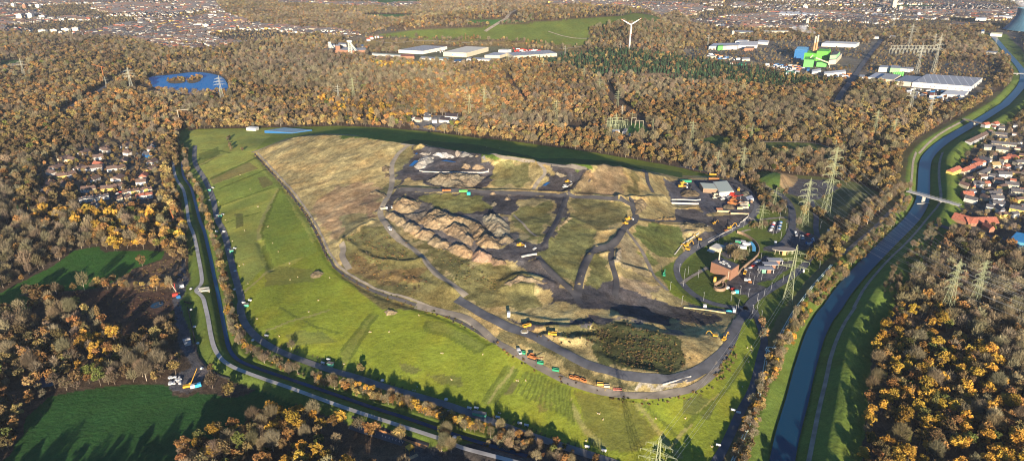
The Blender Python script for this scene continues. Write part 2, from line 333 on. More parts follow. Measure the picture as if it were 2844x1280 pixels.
zone('mead', (.1,.13,.035), .01, 'C', (540,1070),(800,1075),(1000,1080),(1140,1120),(1130,1190),(900,1180),(600,1160), ob='grass_field')
zone('village', TOWN, .62, 'W', (90,425),(170,370),(330,345),(400,350),(410,420),(415,480),(400,530),(200,530),(190,480),(95,480), ob='village_ground')
zone('yard', (.2,.19,.17), .1, 'B', (500,905),(700,868),(890,875),(900,950),(740,990),(530,970), ob='village_ground')
zone('village', TOWN, .42, 'W', (2380,420),(2400,370),(2480,310),(2800,300),(2800,580),(2560,620),(2440,600),(2380,560),(2400,510), ob='village_ground')
zone('field', DGREEN, 0, 'D', (-300,1160),(20,1040),(150,970),(380,860),(560,730),(740,700),(790,745),(850,738),(1100,728),(1245,735),(1225,790),(1000,870),(870,960),(700,1020),(500,1030),(360,1040),(200,1045),(60,1100),(-100,1159), ob='grass_field')
zone('field', DGREEN, 0, 'D', (-300,1140),(0,1080),(200,1070),(260,1110),(240,1159),(100,1190),(-300,1300), ob='grass_field')
zone('reed', (.17,.11,.065), 0, 'D', (870,965),(1000,880),(1220,800),(1300,790),(1350,820),(1330,1010),(1100,1040),(900,1030),(850,1000), ob='scrub_land')
zone('reed', (.085,.05,.034), 0, 'D', (280,1120),(600,1040),(900,1030),(1310,1040),(1310,1159),(1290,1250),(1100,1400),(980,1420),(900,1330),(750,1250),(600,1180), ob='scrub_land')
zone('field', (.028,.085,.02), 0, 'G', (380,670),(600,625),(850,595),(1170,580),(1290,590),(1300,660),(1380,690),(1500,640),(1640,660),(1760,690),(1950,600),(2250,740),(2100,800),(1800,900),(1600,1000),(1450,1050),(1330,1130),(1310,1300),(-200,1500),(-100,1250),(60,1120),(170,960),(200,820),(330,700), ob='grass_field')
zone('yard', (.095,.092,.095), 0, 'K1', (110,285),(180,60),(200,-60),(240,-60),(250,80),(290,200),(210,300),(300,340),(345,560),(375,820),(480,930),(400,1000),(380,1060),(250,1140),(100,1090),(90,1010),(230,930),(300,900),(230,800),(160,620),(140,430), ob='construction_yard')
zone('yard', (.095,.092,.095), 0, 'D', (1210,520),(1330,480),(1400,500),(1300,560),(1230,560), ob='construction_yard')
CORR = [p[:2] for p in U(c('W', (452,330),(472,322),(486,380),(492,440),(512,470),(535,525),(562,600),(594,680),(618,770),(645,835),(690,868),(820,905),(1000,972),(1130,1018),(1290,1060),(1400,1103),(1550,1160),(1640,1200),(1800,1300),(1500,1320),(1150,1159),(1000,1105),(900,1075),(760,1020),(600,965),(530,930),(500,890),(470,820),(452,760),(478,700),(470,640),(468,560),(450,500),(436,450),(445,400)))]
zone('corr', (.115,.16,.03), 0, None, pl=CORR, ob='canal_bank')
zone('plough', (.12,.082,.05), 0, 'K5', (330,400),(800,560),(1300,690),(1240,966),(1210,1100),(100,1100),(130,930),(200,750), ob='ploughed_field')
zone('yard', (.07,.065,.06), .03, 'H', (480,1159),(560,1000),(660,1040),(860,1050),(1100,1010),(1300,960),(1500,1010),(1800,1100),(2000,1180),(2000,1400),(480,1400), ob='construction_yard')
# inside the ring: grass slope, then what lies on top of it
zone('slope', GREEN, 0, None, pl=[p[:2] for p in C0], ob='grass_slope')
zone('t', (.255,.28,.055), 0, 'W', (474,328),(700,322),(640,385),(700,452),(760,525),(800,600),(760,650),(700,690),(600,640),(560,600),(535,525),(512,470),(492,440),(486,380), ob='grass_slope')  # drier grass, colour also lightened to offset the weaker sun on this slope
for q, cc in ((('D',(1590,240),(1950,120),(2110,250),(1640,400)), (.175,.22,.038)), (('D',(1640,420),(2080,270),(2060,330),(1660,480)), (.19,.23,.045)), (('D',(1700,600),(1960,560),(1940,650),(1990,860),(1850,1000)), (.195,.225,.05)), (('D',(2000,440),(2130,270),(2290,560),(2400,740),(2060,860),(1990,650)), (.16,.215,.032))): zone('t', cc, 0, *q, ob='grass_slope')
zone('t', GREEN2, 0, 'D', (1580,180),(1870,60),(1950,110),(1600,235), ob='grass_slope'); ZN[-1] = ('t', (.19,.165,.05), 0, ZN[-1][3], 'grass_slope')
for q, cc in ((('D',(1500,0),(1620,-40),(1640,-60),(1660,0),(1560,80),(1490,90)), GREEN2), (('H',(640,95),(760,110),(900,190),(1000,240),(1095,285),(1020,350),(900,270),(780,210),(640,170)), (.15,.18,.035)),
              (('H',(1250,425),(1340,450),(1130,740),(1060,720)), (.15,.185,.035)), (('H',(0,330),(100,190),(230,50),(270,50),(180,200),(60,400),(0,470)), (.155,.18,.035)),
              (('H',(1750,620),(1960,660),(2230,720),(2260,800),(2400,960),(2200,1100),(1900,1050),(1850,900)), (.135,.145,.03)),
              (('H',(1280,560),(1340,560),(1290,640),(1220,660)), (.125,.125,.04)),(('H',(440,420),(620,460),(540,500),(450,470)), (.13,.14,.035)),(('H',(640,500),(900,520),(920,600),(780,590)), (.13,.145,.035)),
              (('D',(2000,840),(2360,870),(2360,960),(2000,1000)), (.15,.17,.035)), (('D',(1770,450),(1830,450),(1840,540),(1790,560)), (.13,.14,.035)), (('G',(2150,200),(2400,180),(2560,260),(2200,300)), (.13,.16,.035)),
              (('I',(0,690),(120,650),(260,720),(200,850),(0,800)), (.12,.14,.035)), (('D',(1940,180),(2010,170),(2060,230),(1980,260)), (.15,.14,.04)),(('H',(1500,560),(1660,600),(1600,760),(1480,800)),(.155,.155,.04))):
    zone('t', cc, 0, *q, ob='grass_slope')
def band_poly(pl, a, b):
    L, R = [], []
    for i, p in enumerate(pl):
        q = pl[min(i+1, len(pl)-1)]; o = pl[max(i-1, 0)]; dx, dy = q[0]-o[0], q[1]-o[1]; n = math.hypot(dx, dy)+1e-9; dx /= n; dy /= n
        L.append((p[0]+dy*a, p[1]-dx*a)); R.append((p[0]+dy*b, p[1]-dx*b))
    return L+R[::-1]
LT, DK = (.24,.235,.075), (.11,.14,.022)
for k_, pts_, w_, cc in (('D',[(1960,650),(1950,570),(2005,430),(2105,265)],2.2,LT), ('D',[(1985,650),(1975,575),(2030,430),(2112,265)],1.6,DK), ('D',[(2055,870),(1950,950),(1840,1045)],2.0,LT), ('D',[(1985,690),(2010,770),(2045,865)],3.0,DK), ('D',[(1590,190),(1870,60),(1960,20)],3.0,DK), ('D',[(1640,270),(1980,130),(2040,110)],3.0,DK), ('D',[(1650,400),(2060,250)],1.8,DK), ('D',[(1700,520),(1960,440)],1.4,DK), ('D',[(1500,90),(1640,20),(1760,-30)],1.6,LT),
    ('H',[(270,50),(190,180),(60,400)],1.6,DK), ('H',[(225,45),(110,190),(0,330)],1.6,DK), ('H',[(1252,428),(1060,715)],1.4,DK), ('H',[(1300,440),(1100,735)],1.2,LT), ('H',[(1340,455),(1150,740)],1.4,DK), ('H',[(0,490),(200,560),(460,650),(700,750),(760,790)],2.2,LT), ('H',[(1690,620),(1750,760),(1850,930),(1990,1080)],2.0,LT), ('H',[(2230,720),(2330,850),(2450,1010),(2573,1150)],1.6,LT), ('H',[(2260,710),(2400,850),(2573,1010)],1.6,DK), ('H',[(640,100),(640,170),(800,215),(930,290),(1025,350),(1095,290)],1.8,DK), ('I',[(300,640),(120,800),(-100,1060)],1.4,LT), ('I',[(480,350),(380,560),(200,760),(0,900)],1.6,DK), ('G',[(2100,0),(2300,120),(2573,200)],1.4,DK), ('G',[(2000,180),(2250,90),(2500,20)],1.4,LT), ('K8',[(110,600),(400,590),(700,650)],2.0,DK)):
    zone('t', cc, 0, None, pl=band_poly(smooth_pl([p[:2] for p in U(c(k_, *pts_))], 1), -w_, w_), ob='grass_slope')
for i_ in range(26):
    f_ = i_/26; a_, b_ = (1400+330*f_, 470+150*f_), (1300+480*f_, 640+240*f_); zone('t', (.105,.13,.022) if i_ % 2 else (.15,.19,.03), 0, None, pl=band_poly([p[:2] for p in U(c('H', a_, b_))], -.8, .8), ob='grass_slope')
PLAT = ('W', (637,383),(690,362),(741,345),(814,337),(900,341),(1018,361),(1142,376),(1342,404),(1460,412),(1559,414),(1640,432),(1717,441),(1800,447),(1850,460),(1884,500),(1890,545),(1850,580),(1800,605),(1717,648),(1690,675),(1660,690),(1690,740),(1767,772),(1835,788),(1855,790),
        (1845,860),(1813,915),(1783,960),(1700,996),(1624,1004),(1530,992),(1437,962),(1362,925),(1287,890),(1230,858),(1160,813),(1080,783),(960,748),(880,708),(828,662),(798,592),(756,522),(696,452))
zone('plateau', TAN, 0, *PLAT, ob='landfill_plateau')
zone('green', (.075,.12,.022), 0, 'E', (0,0),(540,20),(1030,60),(1500,165),(1700,160),(2100,190),(2573,270),(2573,310),(2300,255),(2100,212),(1850,240),(1480,190),(1090,150),(850,100),(560,70),(480,50),(0,10), ob='grass_slope')
lf = lambda col, k, *p: zone('lf', col, 0, k, *p, ob='landfill_plateau')
lf((.26,.185,.098), 'W', (850,470),(900,460),(985,470),(960,490),(940,545),(905,565),(845,605),(800,560),(783,520))
lf((.28,.19,.10), 'E', (0,500),(170,445),(180,540),(0,600)); lf((.21,.14,.08), 'E', (180,420),(260,440),(260,600),(200,625)); lf((.17,.15,.07), 'E', (0,600),(200,560),(210,630),(0,770))
lf((.15,.135,.06), 'E', (250,430),(400,300),(380,200),(420,100),(560,60),(600,100),(440,300),(400,450))
lf(OLIVE, 'E', (0,790),(200,650),(330,700),(600,900),(700,1000),(900,1159),(900,1300),(300,1300),(0,1060))
lf((.13,.095,.04), 'E', (60,900),(150,930),(330,1000),(620,1000),(640,1100),(200,1100),(80,1010))
lf(OLIVE, 'E', (560,760),(900,900),(1000,960),(1250,990),(1500,1100),(1500,1300),(1000,1300),(800,1060),(640,900))
lf((.135,.135,.05), 'E', (1620,600),(1740,560),(1900,700),(1880,820),(1800,980),(1760,1100),(1560,980),(1490,900),(1500,830),(1600,720))
lf((.15,.14,.055), 'E', (1180,180),(1440,200),(1380,370),(1120,370),(1140,290)); lf((.14,.135,.05), 'E', (1250,590),(1340,540),(1620,480),(1570,650),(1480,790),(1330,700))
lf((.13,.12,.05), 'E', (1710,450),(1960,460),(2180,520),(2140,640),(1900,720),(1740,600)); lf((.10,.12,.035), 'E', (2200,700),(2300,650),(2573,680),(2573,900),(2400,900),(2280,830))
lf((.18,.135,.075), 'E', (1900,260),(2090,220),(2140,330),(2100,440),(1740,420),(1830,350)); lf((.13,.12,.05), 'E', (2110,220),(2200,230),(2240,440),(2180,440))
lf((.17,.14,.08), 'E', (2070,850),(2140,720),(2220,820),(2330,1000),(2350,1060),(2120,1000),(2050,950)); lf((.2,.16,.10), 'E', (2100,1080),(2260,1080),(2420,1150),(2300,1240),(2100,1200))
lf((.105,.105,.04), 'E', (1880,920),(1980,880),(2010,920),(2040,1060),(1980,1200),(1840,1100)); lf((.12,.13,.04), 'E', (2230,870),(2320,870),(2400,960),(2340,980))
lf(ASH, 'E', (590,90),(900,110),(1090,170),(1170,230),(1140,300),(1090,365),(1000,388),(800,395),(560,330),(480,305),(450,330),(450,385),(420,385),(430,280),(480,230),(540,80))
lf(ASH, 'E', (1570,200),(1800,232),(1890,262),(1830,330),(1770,350),(1710,425),(1480,405),(1540,350),(1600,270))
lf(ASH, 'E', (330,480),(440,395),(900,412),(1250,420),(1700,445),(1660,480),(1450,460),(1290,480),(1320,545),(1260,580),(1060,600),(900,585),(700,545),(640,530),(480,440),(400,470),(360,560),(260,560))
lf((.13,.13,.045), 'E', (590,440),(700,420),(900,430),(1050,450),(1120,490),(1120,530),(1060,565),(950,575),(830,562),(700,530),(620,490))
lf((.12,.11,.10), 'E', (350,580),(600,500),(700,560),(1060,600),(1230,600),(1340,790),(1100,850),(1240,950),(1150,950),(1000,920),(500,700))
lf(ASH, 'E', (1080,850),(1200,848),(1290,800),(1480,810),(1560,700),(1630,570),(1640,450),(1695,450),(1670,560),(1740,545),(1640,630),(1590,720),(1530,810),(1490,850),(1480,890),(1370,920),(1320,955),(1240,955),(1150,900))
lf((.085,.078,.075), 'E', (1330,950),(1480,895),(1560,1000),(1720,1159),(1640,1159)); lf(ASH, 'E', (1500,1080),(1620,1090),(1760,1200),(1640,1250),(1560,1150))
lf(ASH, 'K2', (1290,0),(1450,30),(1560,20),(1620,90),(1440,150),(1400,165),(1300,155),(1000,185),(620,180),(480,170),(440,210),(250,170),(100,90),(600,130),(980,140),(1200,90))
lf((.10,.09,.08), 'K2', (1560,20),(1900,80),(2200,120),(2300,190),(2450,240),(2500,290),(2350,320),(2250,310),(2300,230),(2150,150),(1900,110),(1600,60))
lf(ASH, 'E', (1580,1240),(1700,1159),(2050,1080),(2110,1120),(2300,1200),(2440,1230),(2573,1290),(2573,1330),(2300,1320),(1900,1300))
zone('pit', (.05,.048,.05), 0, 'W', (1545,752),(1640,768),(1720,775),(1800,790),(1812,800),(1800,815),(1745,812),(1700,800),(1640,815),(1560,790), ob='landfill_plateau')
lf((.062,.068,.026), 'K2', (1100,330),(1500,180),(1700,110),(1900,200),(2150,240),(2240,310),(2420,340),(2511,400),(2511,740),(2350,820),(2000,800),(1700,730),(1400,600),(1250,520),(1300,420),(1200,380))
lf((.11,.10,.042), 'K2', (500,190),(1300,160),(1600,110),(1500,200),(1250,320),(950,300),(700,230)); lf((.12,.11,.05), 'K2', (0,380),(250,420),(900,720),(1500,960),(1900,1010),(1900,940),(1500,860),(900,600),(500,380),(0,140))
lf((.075,.075,.085), 'J1', (180,200),(480,240),(700,230),(1280,240),(1420,210),(1700,240),(2100,420),(2330,720),(2300,1000),(2060,1010),(1680,990),(1380,960),(1170,1000),(1100,1050),(960,800),(360,760),(300,500),(240,420))
lf(ASH, 'J1', (420,870),(900,880),(1150,1040),(1300,1060),(2080,1030),(2000,1160),(1900,1250),(1300,1300),(430,1150))
lf((.2,.16,.09), 'J2', (-250,60),(0,50),(200,60),(350,130),(390,190),(150,230),(0,240),(-150,260)); lf(ASH, 'J2', (150,0),(640,0),(850,90),(480,290),(180,420),(0,500),(-100,420),(60,330),(220,230),(400,190),(330,110))
zone('lawn', (.095,.13,.026), 0, 'W', (1640,690),(1700,650),(1760,615),(1870,565),(1905,560),(1915,490),(1880,455),(1900,450),(1960,480),(2010,500),(2075,560),(2100,590),(2100,650),(2060,700),(2000,780),(1940,860),(1900,806),(1868,786),(1767,766),(1720,738),(1690,710), ob='lawn')
for q, cc in ((('J2',(-50,560),(60,580),(480,480),(330,900),(250,830)), (.085,.115,.026)), (('J3',(390,380),(780,130),(1050,60),(960,0),(1000,0),(460,380)), GRAVEL),):
    zone('l', cc, 0, *q, ob='lawn')
asp = lambda k, *p: zone('asph', (.085,.083,.088), 0, k, *p, ob='paved_yard')
asp('J3', (1440,320),(1640,200),(1740,100),(1830,230),(2000,330),(2330,470),(2400,510),(2300,640),(2130,760),(2060,880),(2180,1159),(1730,1159),(1600,1060),(1560,970),(1690,930),(1950,740),(1880,640),(1750,640),(1620,560),(1430,480))
asp('J2', (840,930),(1180,700),(1240,680),(1330,640),(1500,700),(1600,740),(1800,720),(1900,680),(1850,800),(1550,1000),(1450,1080),(1000,1159),(860,1100),(870,1000))
asp('J2', (1380,180),(1440,40),(1620,30),(1600,200),(1560,240),(1470,260),(1360,210)); asp('J2', (1740,-200),(1830,-160),(1850,0),(1860,120),(1960,200),(2200,260),(2300,400),(2200,540),(1950,540),(1620,570),(1300,560),(1300,490),(1600,460),(1700,250))
asp('J2', (600,400),(660,420),(800,520),(700,700),(600,680),(500,620),(600,560))
zone('open', (.10,.115,.04), .04, 'F', (760,250),(850,160),(1000,170),(1300,215),(1500,300),(1480,420),(1300,560),(1150,600),(1000,600),(860,600),(740,480),(700,280), ob='lawn')
asp('F', (870,190),(1100,200),(1180,260),(1020,350),(900,330),(750,290))
asp('J2', (1740,-200),(1830,-160),(1850,0),(1860,120),(1960,200),(2200,260),(2300,400),(2200,540),(1950,540),(1620,570),(1300,560),(1300,490),(1600,460),(1700,250))
zone('mound', (.06,.11,.025), 0, 'F', (515,150),(600,130),(720,140),(740,230),(730,260),(640,240),(510,180), ob='grass_mound'); zone('mound', (.26,.19,.1), 0, 'F', (720,140),(860,170),(870,200),(830,250),(760,270),(730,240), ob='grass_mound')
zone('mound', (.09,.10,.04), 0, 'F', (1100,400),(1140,330),(1230,270),(1290,265),(1470,310),(1420,400),(1250,525),(1180,480), ob='grass_mound')
zone('slab', (.38,.34,.26), 0, 'K2', (1750,1012),(2200,950),(2511,885),(2700,800),(2700,850),(2511,965),(2300,1030),(1950,1045),(1750,1030), ob='landfill_plateau')
RIV = [p[:2] for p in RIVER_W]
def band_poly(pl, a, b):
    L, R = [], []
    for i, p in enumerate(pl):
        q = pl[min(i+1, len(pl)-1)]; o = pl[max(i-1, 0)]; dx, dy = q[0]-o[0], q[1]-o[1]; n = math.hypot(dx, dy)+1e-9; dx /= n; dy /= n
        L.append((p[0]+dy*a, p[1]-dx*a)); R.append((p[0]+dy*b, p[1]-dx*b))
    return L+R[::-1]
zone('river', (.105,.155,.028), 0, None, pl=band_poly(RIV, -47, 24), ob='river_bank')
zone('river', (.14,.125,.05), 0, None, pl=band_poly(RIV[30:], 24, 34), ob='river_bank')
def classify(X, Y):
    zi = np.full(X.shape, -1)
    for i, z in enumerate(ZN):
        m = inpoly(X, Y, z[3]); zi[m] = i
    return zi
TS = 1.0
def terrain():
    ys = np.concatenate([np.arange(130, 330, 7.), np.arange(330, 1350, 2.0), 1350*1.006**np.arange(0, 190), 1350*1.006**190*1.12**np.arange(1, 26)])
    ax = np.arange(-2300, 2301, 3.6)/FPX/CP
    n, m = len(ys), len(ax)
    Y = np.repeat(ys[:, None], m, 1); X = Y*ax[None]*1.0+0*Y
    X = X*(1+0*Y); X += (H*SP/CP)*ax[None]*CP*1.0
    Z = gz(X, Y)
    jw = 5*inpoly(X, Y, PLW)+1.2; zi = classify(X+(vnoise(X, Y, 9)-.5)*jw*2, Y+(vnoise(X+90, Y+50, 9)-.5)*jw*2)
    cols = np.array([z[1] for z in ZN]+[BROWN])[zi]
    n1 = fbm(X, Y, 120, 4)[..., None]; n2 = fbm(X+500, Y, 22, 3)[..., None]
    n3 = fbm(X+900, Y-300, 7, 2)[..., None]; pin = inpoly(X, Y, PLW)[..., None]; cols = cols*(.7+.6*n1)*np.where(pin, 1.15*(.62+.76*n2)*(.75+.5*n3), .88+.24*n2)
    V = np.stack([X, Y, Z], -1).reshape(-1, 3); C_ = cols.reshape(-1, 3)
    idx = np.arange(n*m).reshape(n, m)
    F = np.stack([idx[:-1, :-1], idx[:-1, 1:], idx[1:, 1:], idx[1:, :-1]], -1).reshape(-1, 4)
    names = [z[4] for z in ZN]+['forest_floor']; fz = zi[:-1, :-1].reshape(-1)
    fn = np.array([sorted(set(names)).index(a) for a in names])[fz]
    for k, nm in enumerate(sorted(set(names))):
        ff = F[fn == k]
        if not len(ff): continue
        used = np.unique(ff); rm = np.zeros(len(V), np.int64); rm[used] = np.arange(len(used))
        o = bpy.data.objects.new(nm, mesh_np(nm, V[used], rm[ff], M_GRASS if nm in ('grass_slope', 'grass_field', 'lawn', 'river_bank', 'canal_bank', 'grass_mound') else M_GROUND, C_[used], smooth=True)); link(o); tag(o, kind='structure')
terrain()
# ---------------------------------------------------------------- ribbons (roads, water)
def road_mat(name, col, center=False):
    return mat(name, col, rough=.85, noise=.18, scale=.12, spec=.2)
def ribbon(name, pl, w, m, z=None, dz=.35, step=4, kind='structure', ns=4, wv=None):
    pl = resample([p[:2] for p in pl], step); V = []; n = len(pl)
    for i, p in enumerate(pl):
        q = pl[min(i+1, n-1)]; o = pl[max(i-1, 0)]; dx, dy = q[0]-o[0], q[1]-o[1]; l = math.hypot(dx, dy)+1e-9; dx /= l; dy /= l
        ww = w if wv is None else wv(i/(n-1))
        for k in range(ns+1):
            s = (k/ns-.5)*ww; V.append((p[0]+dy*s, p[1]-dx*s))
    V = np.array(V); zz = gz(V[:, 0], V[:, 1])+dz if z is None else (z(V[:, 0], V[:, 1]) if callable(z) else np.full(len(V), z))
    V = np.column_stack([V, zz]); F = []
    for i in range(n-1):
        for k in range(ns):
            a = i*(ns+1)+k; F.append((a, a+1, a+ns+2, a+ns+1))
    o = bpy.data.objects.new(name, mesh_np(name, V, np.array(F), m, smooth=True)); link(o)
    if kind: tag(o, kind=kind)
    return o
def water_mat(name, col, rough=.12):
    m = bpy.data.materials.new(name); nt, N, L, b = nodes_of(m)
    b.inputs['Base Color'].default_value = (*col, 1); b.inputs['Roughness'].default_value = rough; b.inputs['IOR'].default_value = 1.33; b.inputs['Specular IOR Level'].default_value = .25
    g = N.new('ShaderNodeNewGeometry'); nz = N.new('ShaderNodeTexNoise'); nz.inputs['Scale'].default_value = .5; nz.inputs['Detail'].default_value = 5
    bp = N.new('ShaderNodeBump'); bp.inputs['Strength'].default_value = .25; bp.inputs['Distance'].default_value = .3
    L.new(g.outputs['Position'], nz.inputs['Vector']); L.new(nz.outputs['Fac'], bp.inputs['Height']); L.new(bp.outputs['Normal'], b.inputs['Normal'])
    return m
M_WATER = water_mat('river_water', (.006,.046,.09), .3); M_LAKE = water_mat('lake_water', (.015,.15,.40), .4)
M_ASPH = road_mat('asphalt', (.085,.088,.10)); M_CONC = road_mat('pale_concrete', (.36,.34,.31)); M_GRAV = road_mat('gravel_track', (.25,.215,.165)); M_ASHR = road_mat('ash_track', (.062,.06,.064)); M_TRK = road_mat('brown_track', (.17,.15,.125))
def far_or(dzn, zf): return lambda x, y: np.where((x < GX1-3) & (y < GY1-3) & (x > GX0+3), dzn, zf)
ribbon('river', RIVER_W, 15.5, M_WATER, z=far_or(-2.4, .6), step=10)
ribbon('canal', CANAL_W, 3.3, water_mat('canal_water', (.008,.06,.13), .3), z=-1.1, step=6)
o = ribbon('dike_path', PATH_W, 3.6, M_CONC)
ribbon('service_road', PERIM_W, 6.5, road_mat('worn_asphalt', (.15,.145,.14)))
def road(name, k, pts, w, m, dz=.35, sm=1):
    return ribbon(name, smooth_pl([p[:2] for p in U(c(k, *pts))], sm), w, m, dz=dz)
road('haul_road', 'E', [(520,60),(470,90),(410,150),(375,220),(385,330),(370,420),(330,490),(290,560),(300,610),(370,720),(480,800),(590,890),(660,970),(740,1050),(840,1120),(940,1200)], 6.5, M_GRAV)
road('haul_road', 'H', [(870,-60),(960,-10),(1080,60),(1200,120),(1370,190),(1500,240),(1700,350),(1900,450),(2100,510),(2300,540),(2450,545),(2573,530),(2700,480),(2800,420),(2900,330),(2960,200),(2990,100)], 8.5, M_ASPH)
road('service_track', 'H', [(560,-10),(700,20),(880,60),(1000,110),(1080,190),(1180,270),(1300,340),(1450,430),(1560,490),(1700,560),(1850,610),(2000,650),(2200,670),(2400,670),(2573,640),(2700,590),(2790,520),(2850,430)], 5.5, M_TRK)
road('haul_road', 'E', [(1700,440),(1680,500),(1640,600),(1590,700),(1540,780)], 6, M_ASHR); road('haul_road', 'E', [(2190,465),(2200,540),(2230,620),(2130,690),(2080,770),(2020,840),(1900,845),(1850,920),(1810,1020),(1790,1100),(1780,1200)], 7.5, M_ASHR)
road('haul_road', 'E', [(2040,840),(2030,930),(2060,1030),(2080,1100),(2060,1200)], 5.5, M_ASHR); road('haul_road', 'E', [(2140,690),(2200,770),(2280,880),(2330,1000),(2360,1060),(2460,1159)], 4.5, M_TRK)
road('haul_road', 'E', [(440,400),(700,405),(1000,415),(1400,425),(1700,440),(1960,455),(2180,510)], 5.5, M_ASHR); road('haul_road', 'E', [(2230,620),(2400,635),(2573,640),(2700,650)], 5, M_ASHR)
road('haul_road', 'E', [(1480,190),(1530,240),(1540,280),(1480,340),(1440,400)], 4, M_GRAV); road('service_track', 'E', [(0,800),(20,850),(0,900),(60,1000)], 6, M_GRAV)
road('haul_road', 'E', [(1480,900),(1560,1000),(1660,1090),(1760,1180),(1800,1260)], 6, M_ASHR)
road('service_track', 'E', [(2280,250),(2300,330),(2350,420)], 5, M_ASHR); road('service_track', 'E', [(1300,590),(1380,670),(1470,750)], 2.5, M_GRAV)
road('service_track', 'W', [(632,384),(690,362),(741,345),(814,337)], 3.5, M_GRAV); road('service_track', 'E', [(450,55),(560,70),(850,100),(1090,150),(1460,188)], 3.5, M_GRAV); road('service_track', 'E', [(1500,195),(1700,225),(1850,243)], 4, M_TRK)
road('access_road', 'F', [(-20,95),(200,140),(330,170),(460,240),(540,330),(565,400),(545,450),(500,505),(430,545),(300,610),(160,680),(50,740),(-20,800),(-50,870),(-30,950),(60,1050),(180,1120),(360,1159),(490,1165)], 7, M_ASPH)
road('access_road', 'J3', [(600,900),(1000,960),(1500,1010),(1650,1020)], 9, M_ASPH, dz=.3)
road('access_road', 'F', [(-20,92),(150,95),(350,160),(560,230),(680,280),(760,320),(820,400),(835,500),(820,590),(760,680),(700,700)], 8, M_ASPH); road('access_road', 'F', [(940,820),(860,900),(700,1000),(600,1060),(520,1110),(470,1200),(400,1300),(330,1400)], 8, M_ASPH)
road('access_road', 'F', [(700,700),(640,720)], 10, M_ASPH); road('access_road', 'F', [(500,490),(650,490),(790,480)], 4, M_GRAV); road('access_road', 'F', [(960,340),(1010,450),(1000,600),(1050,640),(990,740),(940,820)], 6, M_ASPH)
road('access_road', 'I', [(540,20),(570,100),(600,190),(620,270),(590,360),(560,500),(520,640),(430,800),(350,980),(290,1100),(230,1200)], 6, M_ASPH)
road('footpath', 'J2', [(820,250),(1000,190),(1060,180)], 2.5, M_GRAV); road('footpath', 'J3', [(420,390),(620,240),(800,150),(1000,20)], 4, M_GRAV)
road('river_path', 'F', [(1960,-10),(1935,60),(1930,160),(1940,260),(1950,330),(1930,390),(1850,480),(1780,570),(1680,680),(1560,790),(1460,900),(1370,1010),(1290,1159)], 3, M_GRAV); road('river_path', 'I', [(1300,0),(1200,150),(1120,350),(1080,550),(1030,750),(990,950),(950,1159),(920,1300)], 3, M_GRAV)
road('river_path', 'F', [(1760,-10),(1735,60),(1730,170),(1715,260),(1720,290)], 3, M_GRAV); road('river_path', 'C', [(2130,905),(1950,1000),(1850,1080),(1780,1159)], 3, M_GRAV)
road('railway_track', 'F', [(1700,330),(1600,400),(1450,560),(1300,680),(1200,760)], 5, M_TRK); road('village_road', 'F', [(1900,540),(2100,570),(2300,620),(2600,680)], 7, M_ASPH)
road('village_road', 'J5', [(220,720),(380,770),(500,830)], 5, M_ASPH); road('village_road', 'J5', [(380,540),(520,480),(640,420),(800,330),(940,230)], 5, M_ASPH)
road('motorway', 'A', [(-50,670),(150,650),(420,625),(700,580),(980,540),(1300,470),(1550,425),(1800,400),(2200,355),(2573,320)], 14, M_GRAV, dz=.8); road('country_road', 'A', [(480,860),(540,800),(640,750),(760,680),(850,610),(980,550)], 8, M_ASPH, dz=.8)
road('country_road', 'C', [(1150,790),(1200,700),(1280,600),(1380,450),(1500,300)], 12, M_ASPH, dz=.8); road('country_road', 'W', [(1220,80),(1290,40),(1380,10),(1500,-8)], 12, M_GRAV, dz=.8); road('country_road', 'J7', [(400,210),(900,230),(1500,260),(2174,290)], 12, M_GRAV, dz=.8)
road('motorway', 'W', [(1440,12),(1720,22),(2100,38)], 14, M_GRAV, dz=.8); road('hill_path', 'B', [(260,310),(350,330),(480,320),(640,305),(900,325),(1100,330)], 3.5, M_GRAV, dz=.8); road('hill_path', 'B', [(1560,240),(1700,285),(1900,290)], 3.5, M_GRAV, dz=.8); road('hill_path', 'B', [(1640,370),(1800,355),(1890,335)], 3.5, M_GRAV, dz=.8)
road('racetrack', 'C', [(540,1075),(800,1070),(1000,1078),(1130,1125)], 4, M_GRAV, dz=.5)
road('rim_ditch', 'W', [(641,387),(700,452),(760,522),(800,592),(829,661),(880,703),(960,743),(1080,778),(1160,808),(1230,852)], 2.6, M_ASHR, dz=.2)
road('rim_track', 'W', [(648,384),(708,449),(768,519),(808,588),(836,655),(884,696),(962,735),(1080,769),(1160,799),(1228,842)], 2.2, M_GRAV, dz=.3)
M_GROUND_PLAIN = mat('island_soil', (.12,.085,.045), noise=.3, scale=.2)
def sheet(name, k, pts, m, z, kind='structure'):
    P_ = [onplane(a, b, z) for a, b in c(k, *pts)]; P_ = smooth_pl(P_+[P_[0]], 2)[:-1]
    me = bpy.data.meshes.new(name); me.from_pydata([(x, y, z) for x, y in P_], [], [tuple(range(len(P_)))]); me.materials.append(m)
    o = bpy.data.objects.new(name, me); link(o); return tag(o, kind=kind)
sheet('lake', 'A', [(1090,600),(1150,575),(1300,565),(1430,546),(1530,546),(1640,566),(1690,590),(1720,640),(1722,700),(1600,705),(1480,716),(1290,700),(1170,672)], M_LAKE, .9)
for q_ in ([(1262,612),(1300,595),(1350,582),(1395,600),(1400,622),(1340,632),(1275,630)], [(1405,615),(1440,600),(1470,575),(1505,570),(1520,600),(1490,622),(1430,632)]): sheet('island', 'A', q_, M_GROUND_PLAIN, 1.3)
sheet('pond', 'G', [(160,590),(220,540),(300,520),(420,545),(410,590),(320,605),(220,600)], M_WATER, .7)
sheet('pond', 'G', [(120,450),(170,430),(210,450),(200,480),(140,470)], M_WATER, .7)
sheet('pond', 'D', [(1130,1150),(1160,1120),(1220,1110),(1240,1130),(1200,1159),(1150,1165)], M_WATER, .6)
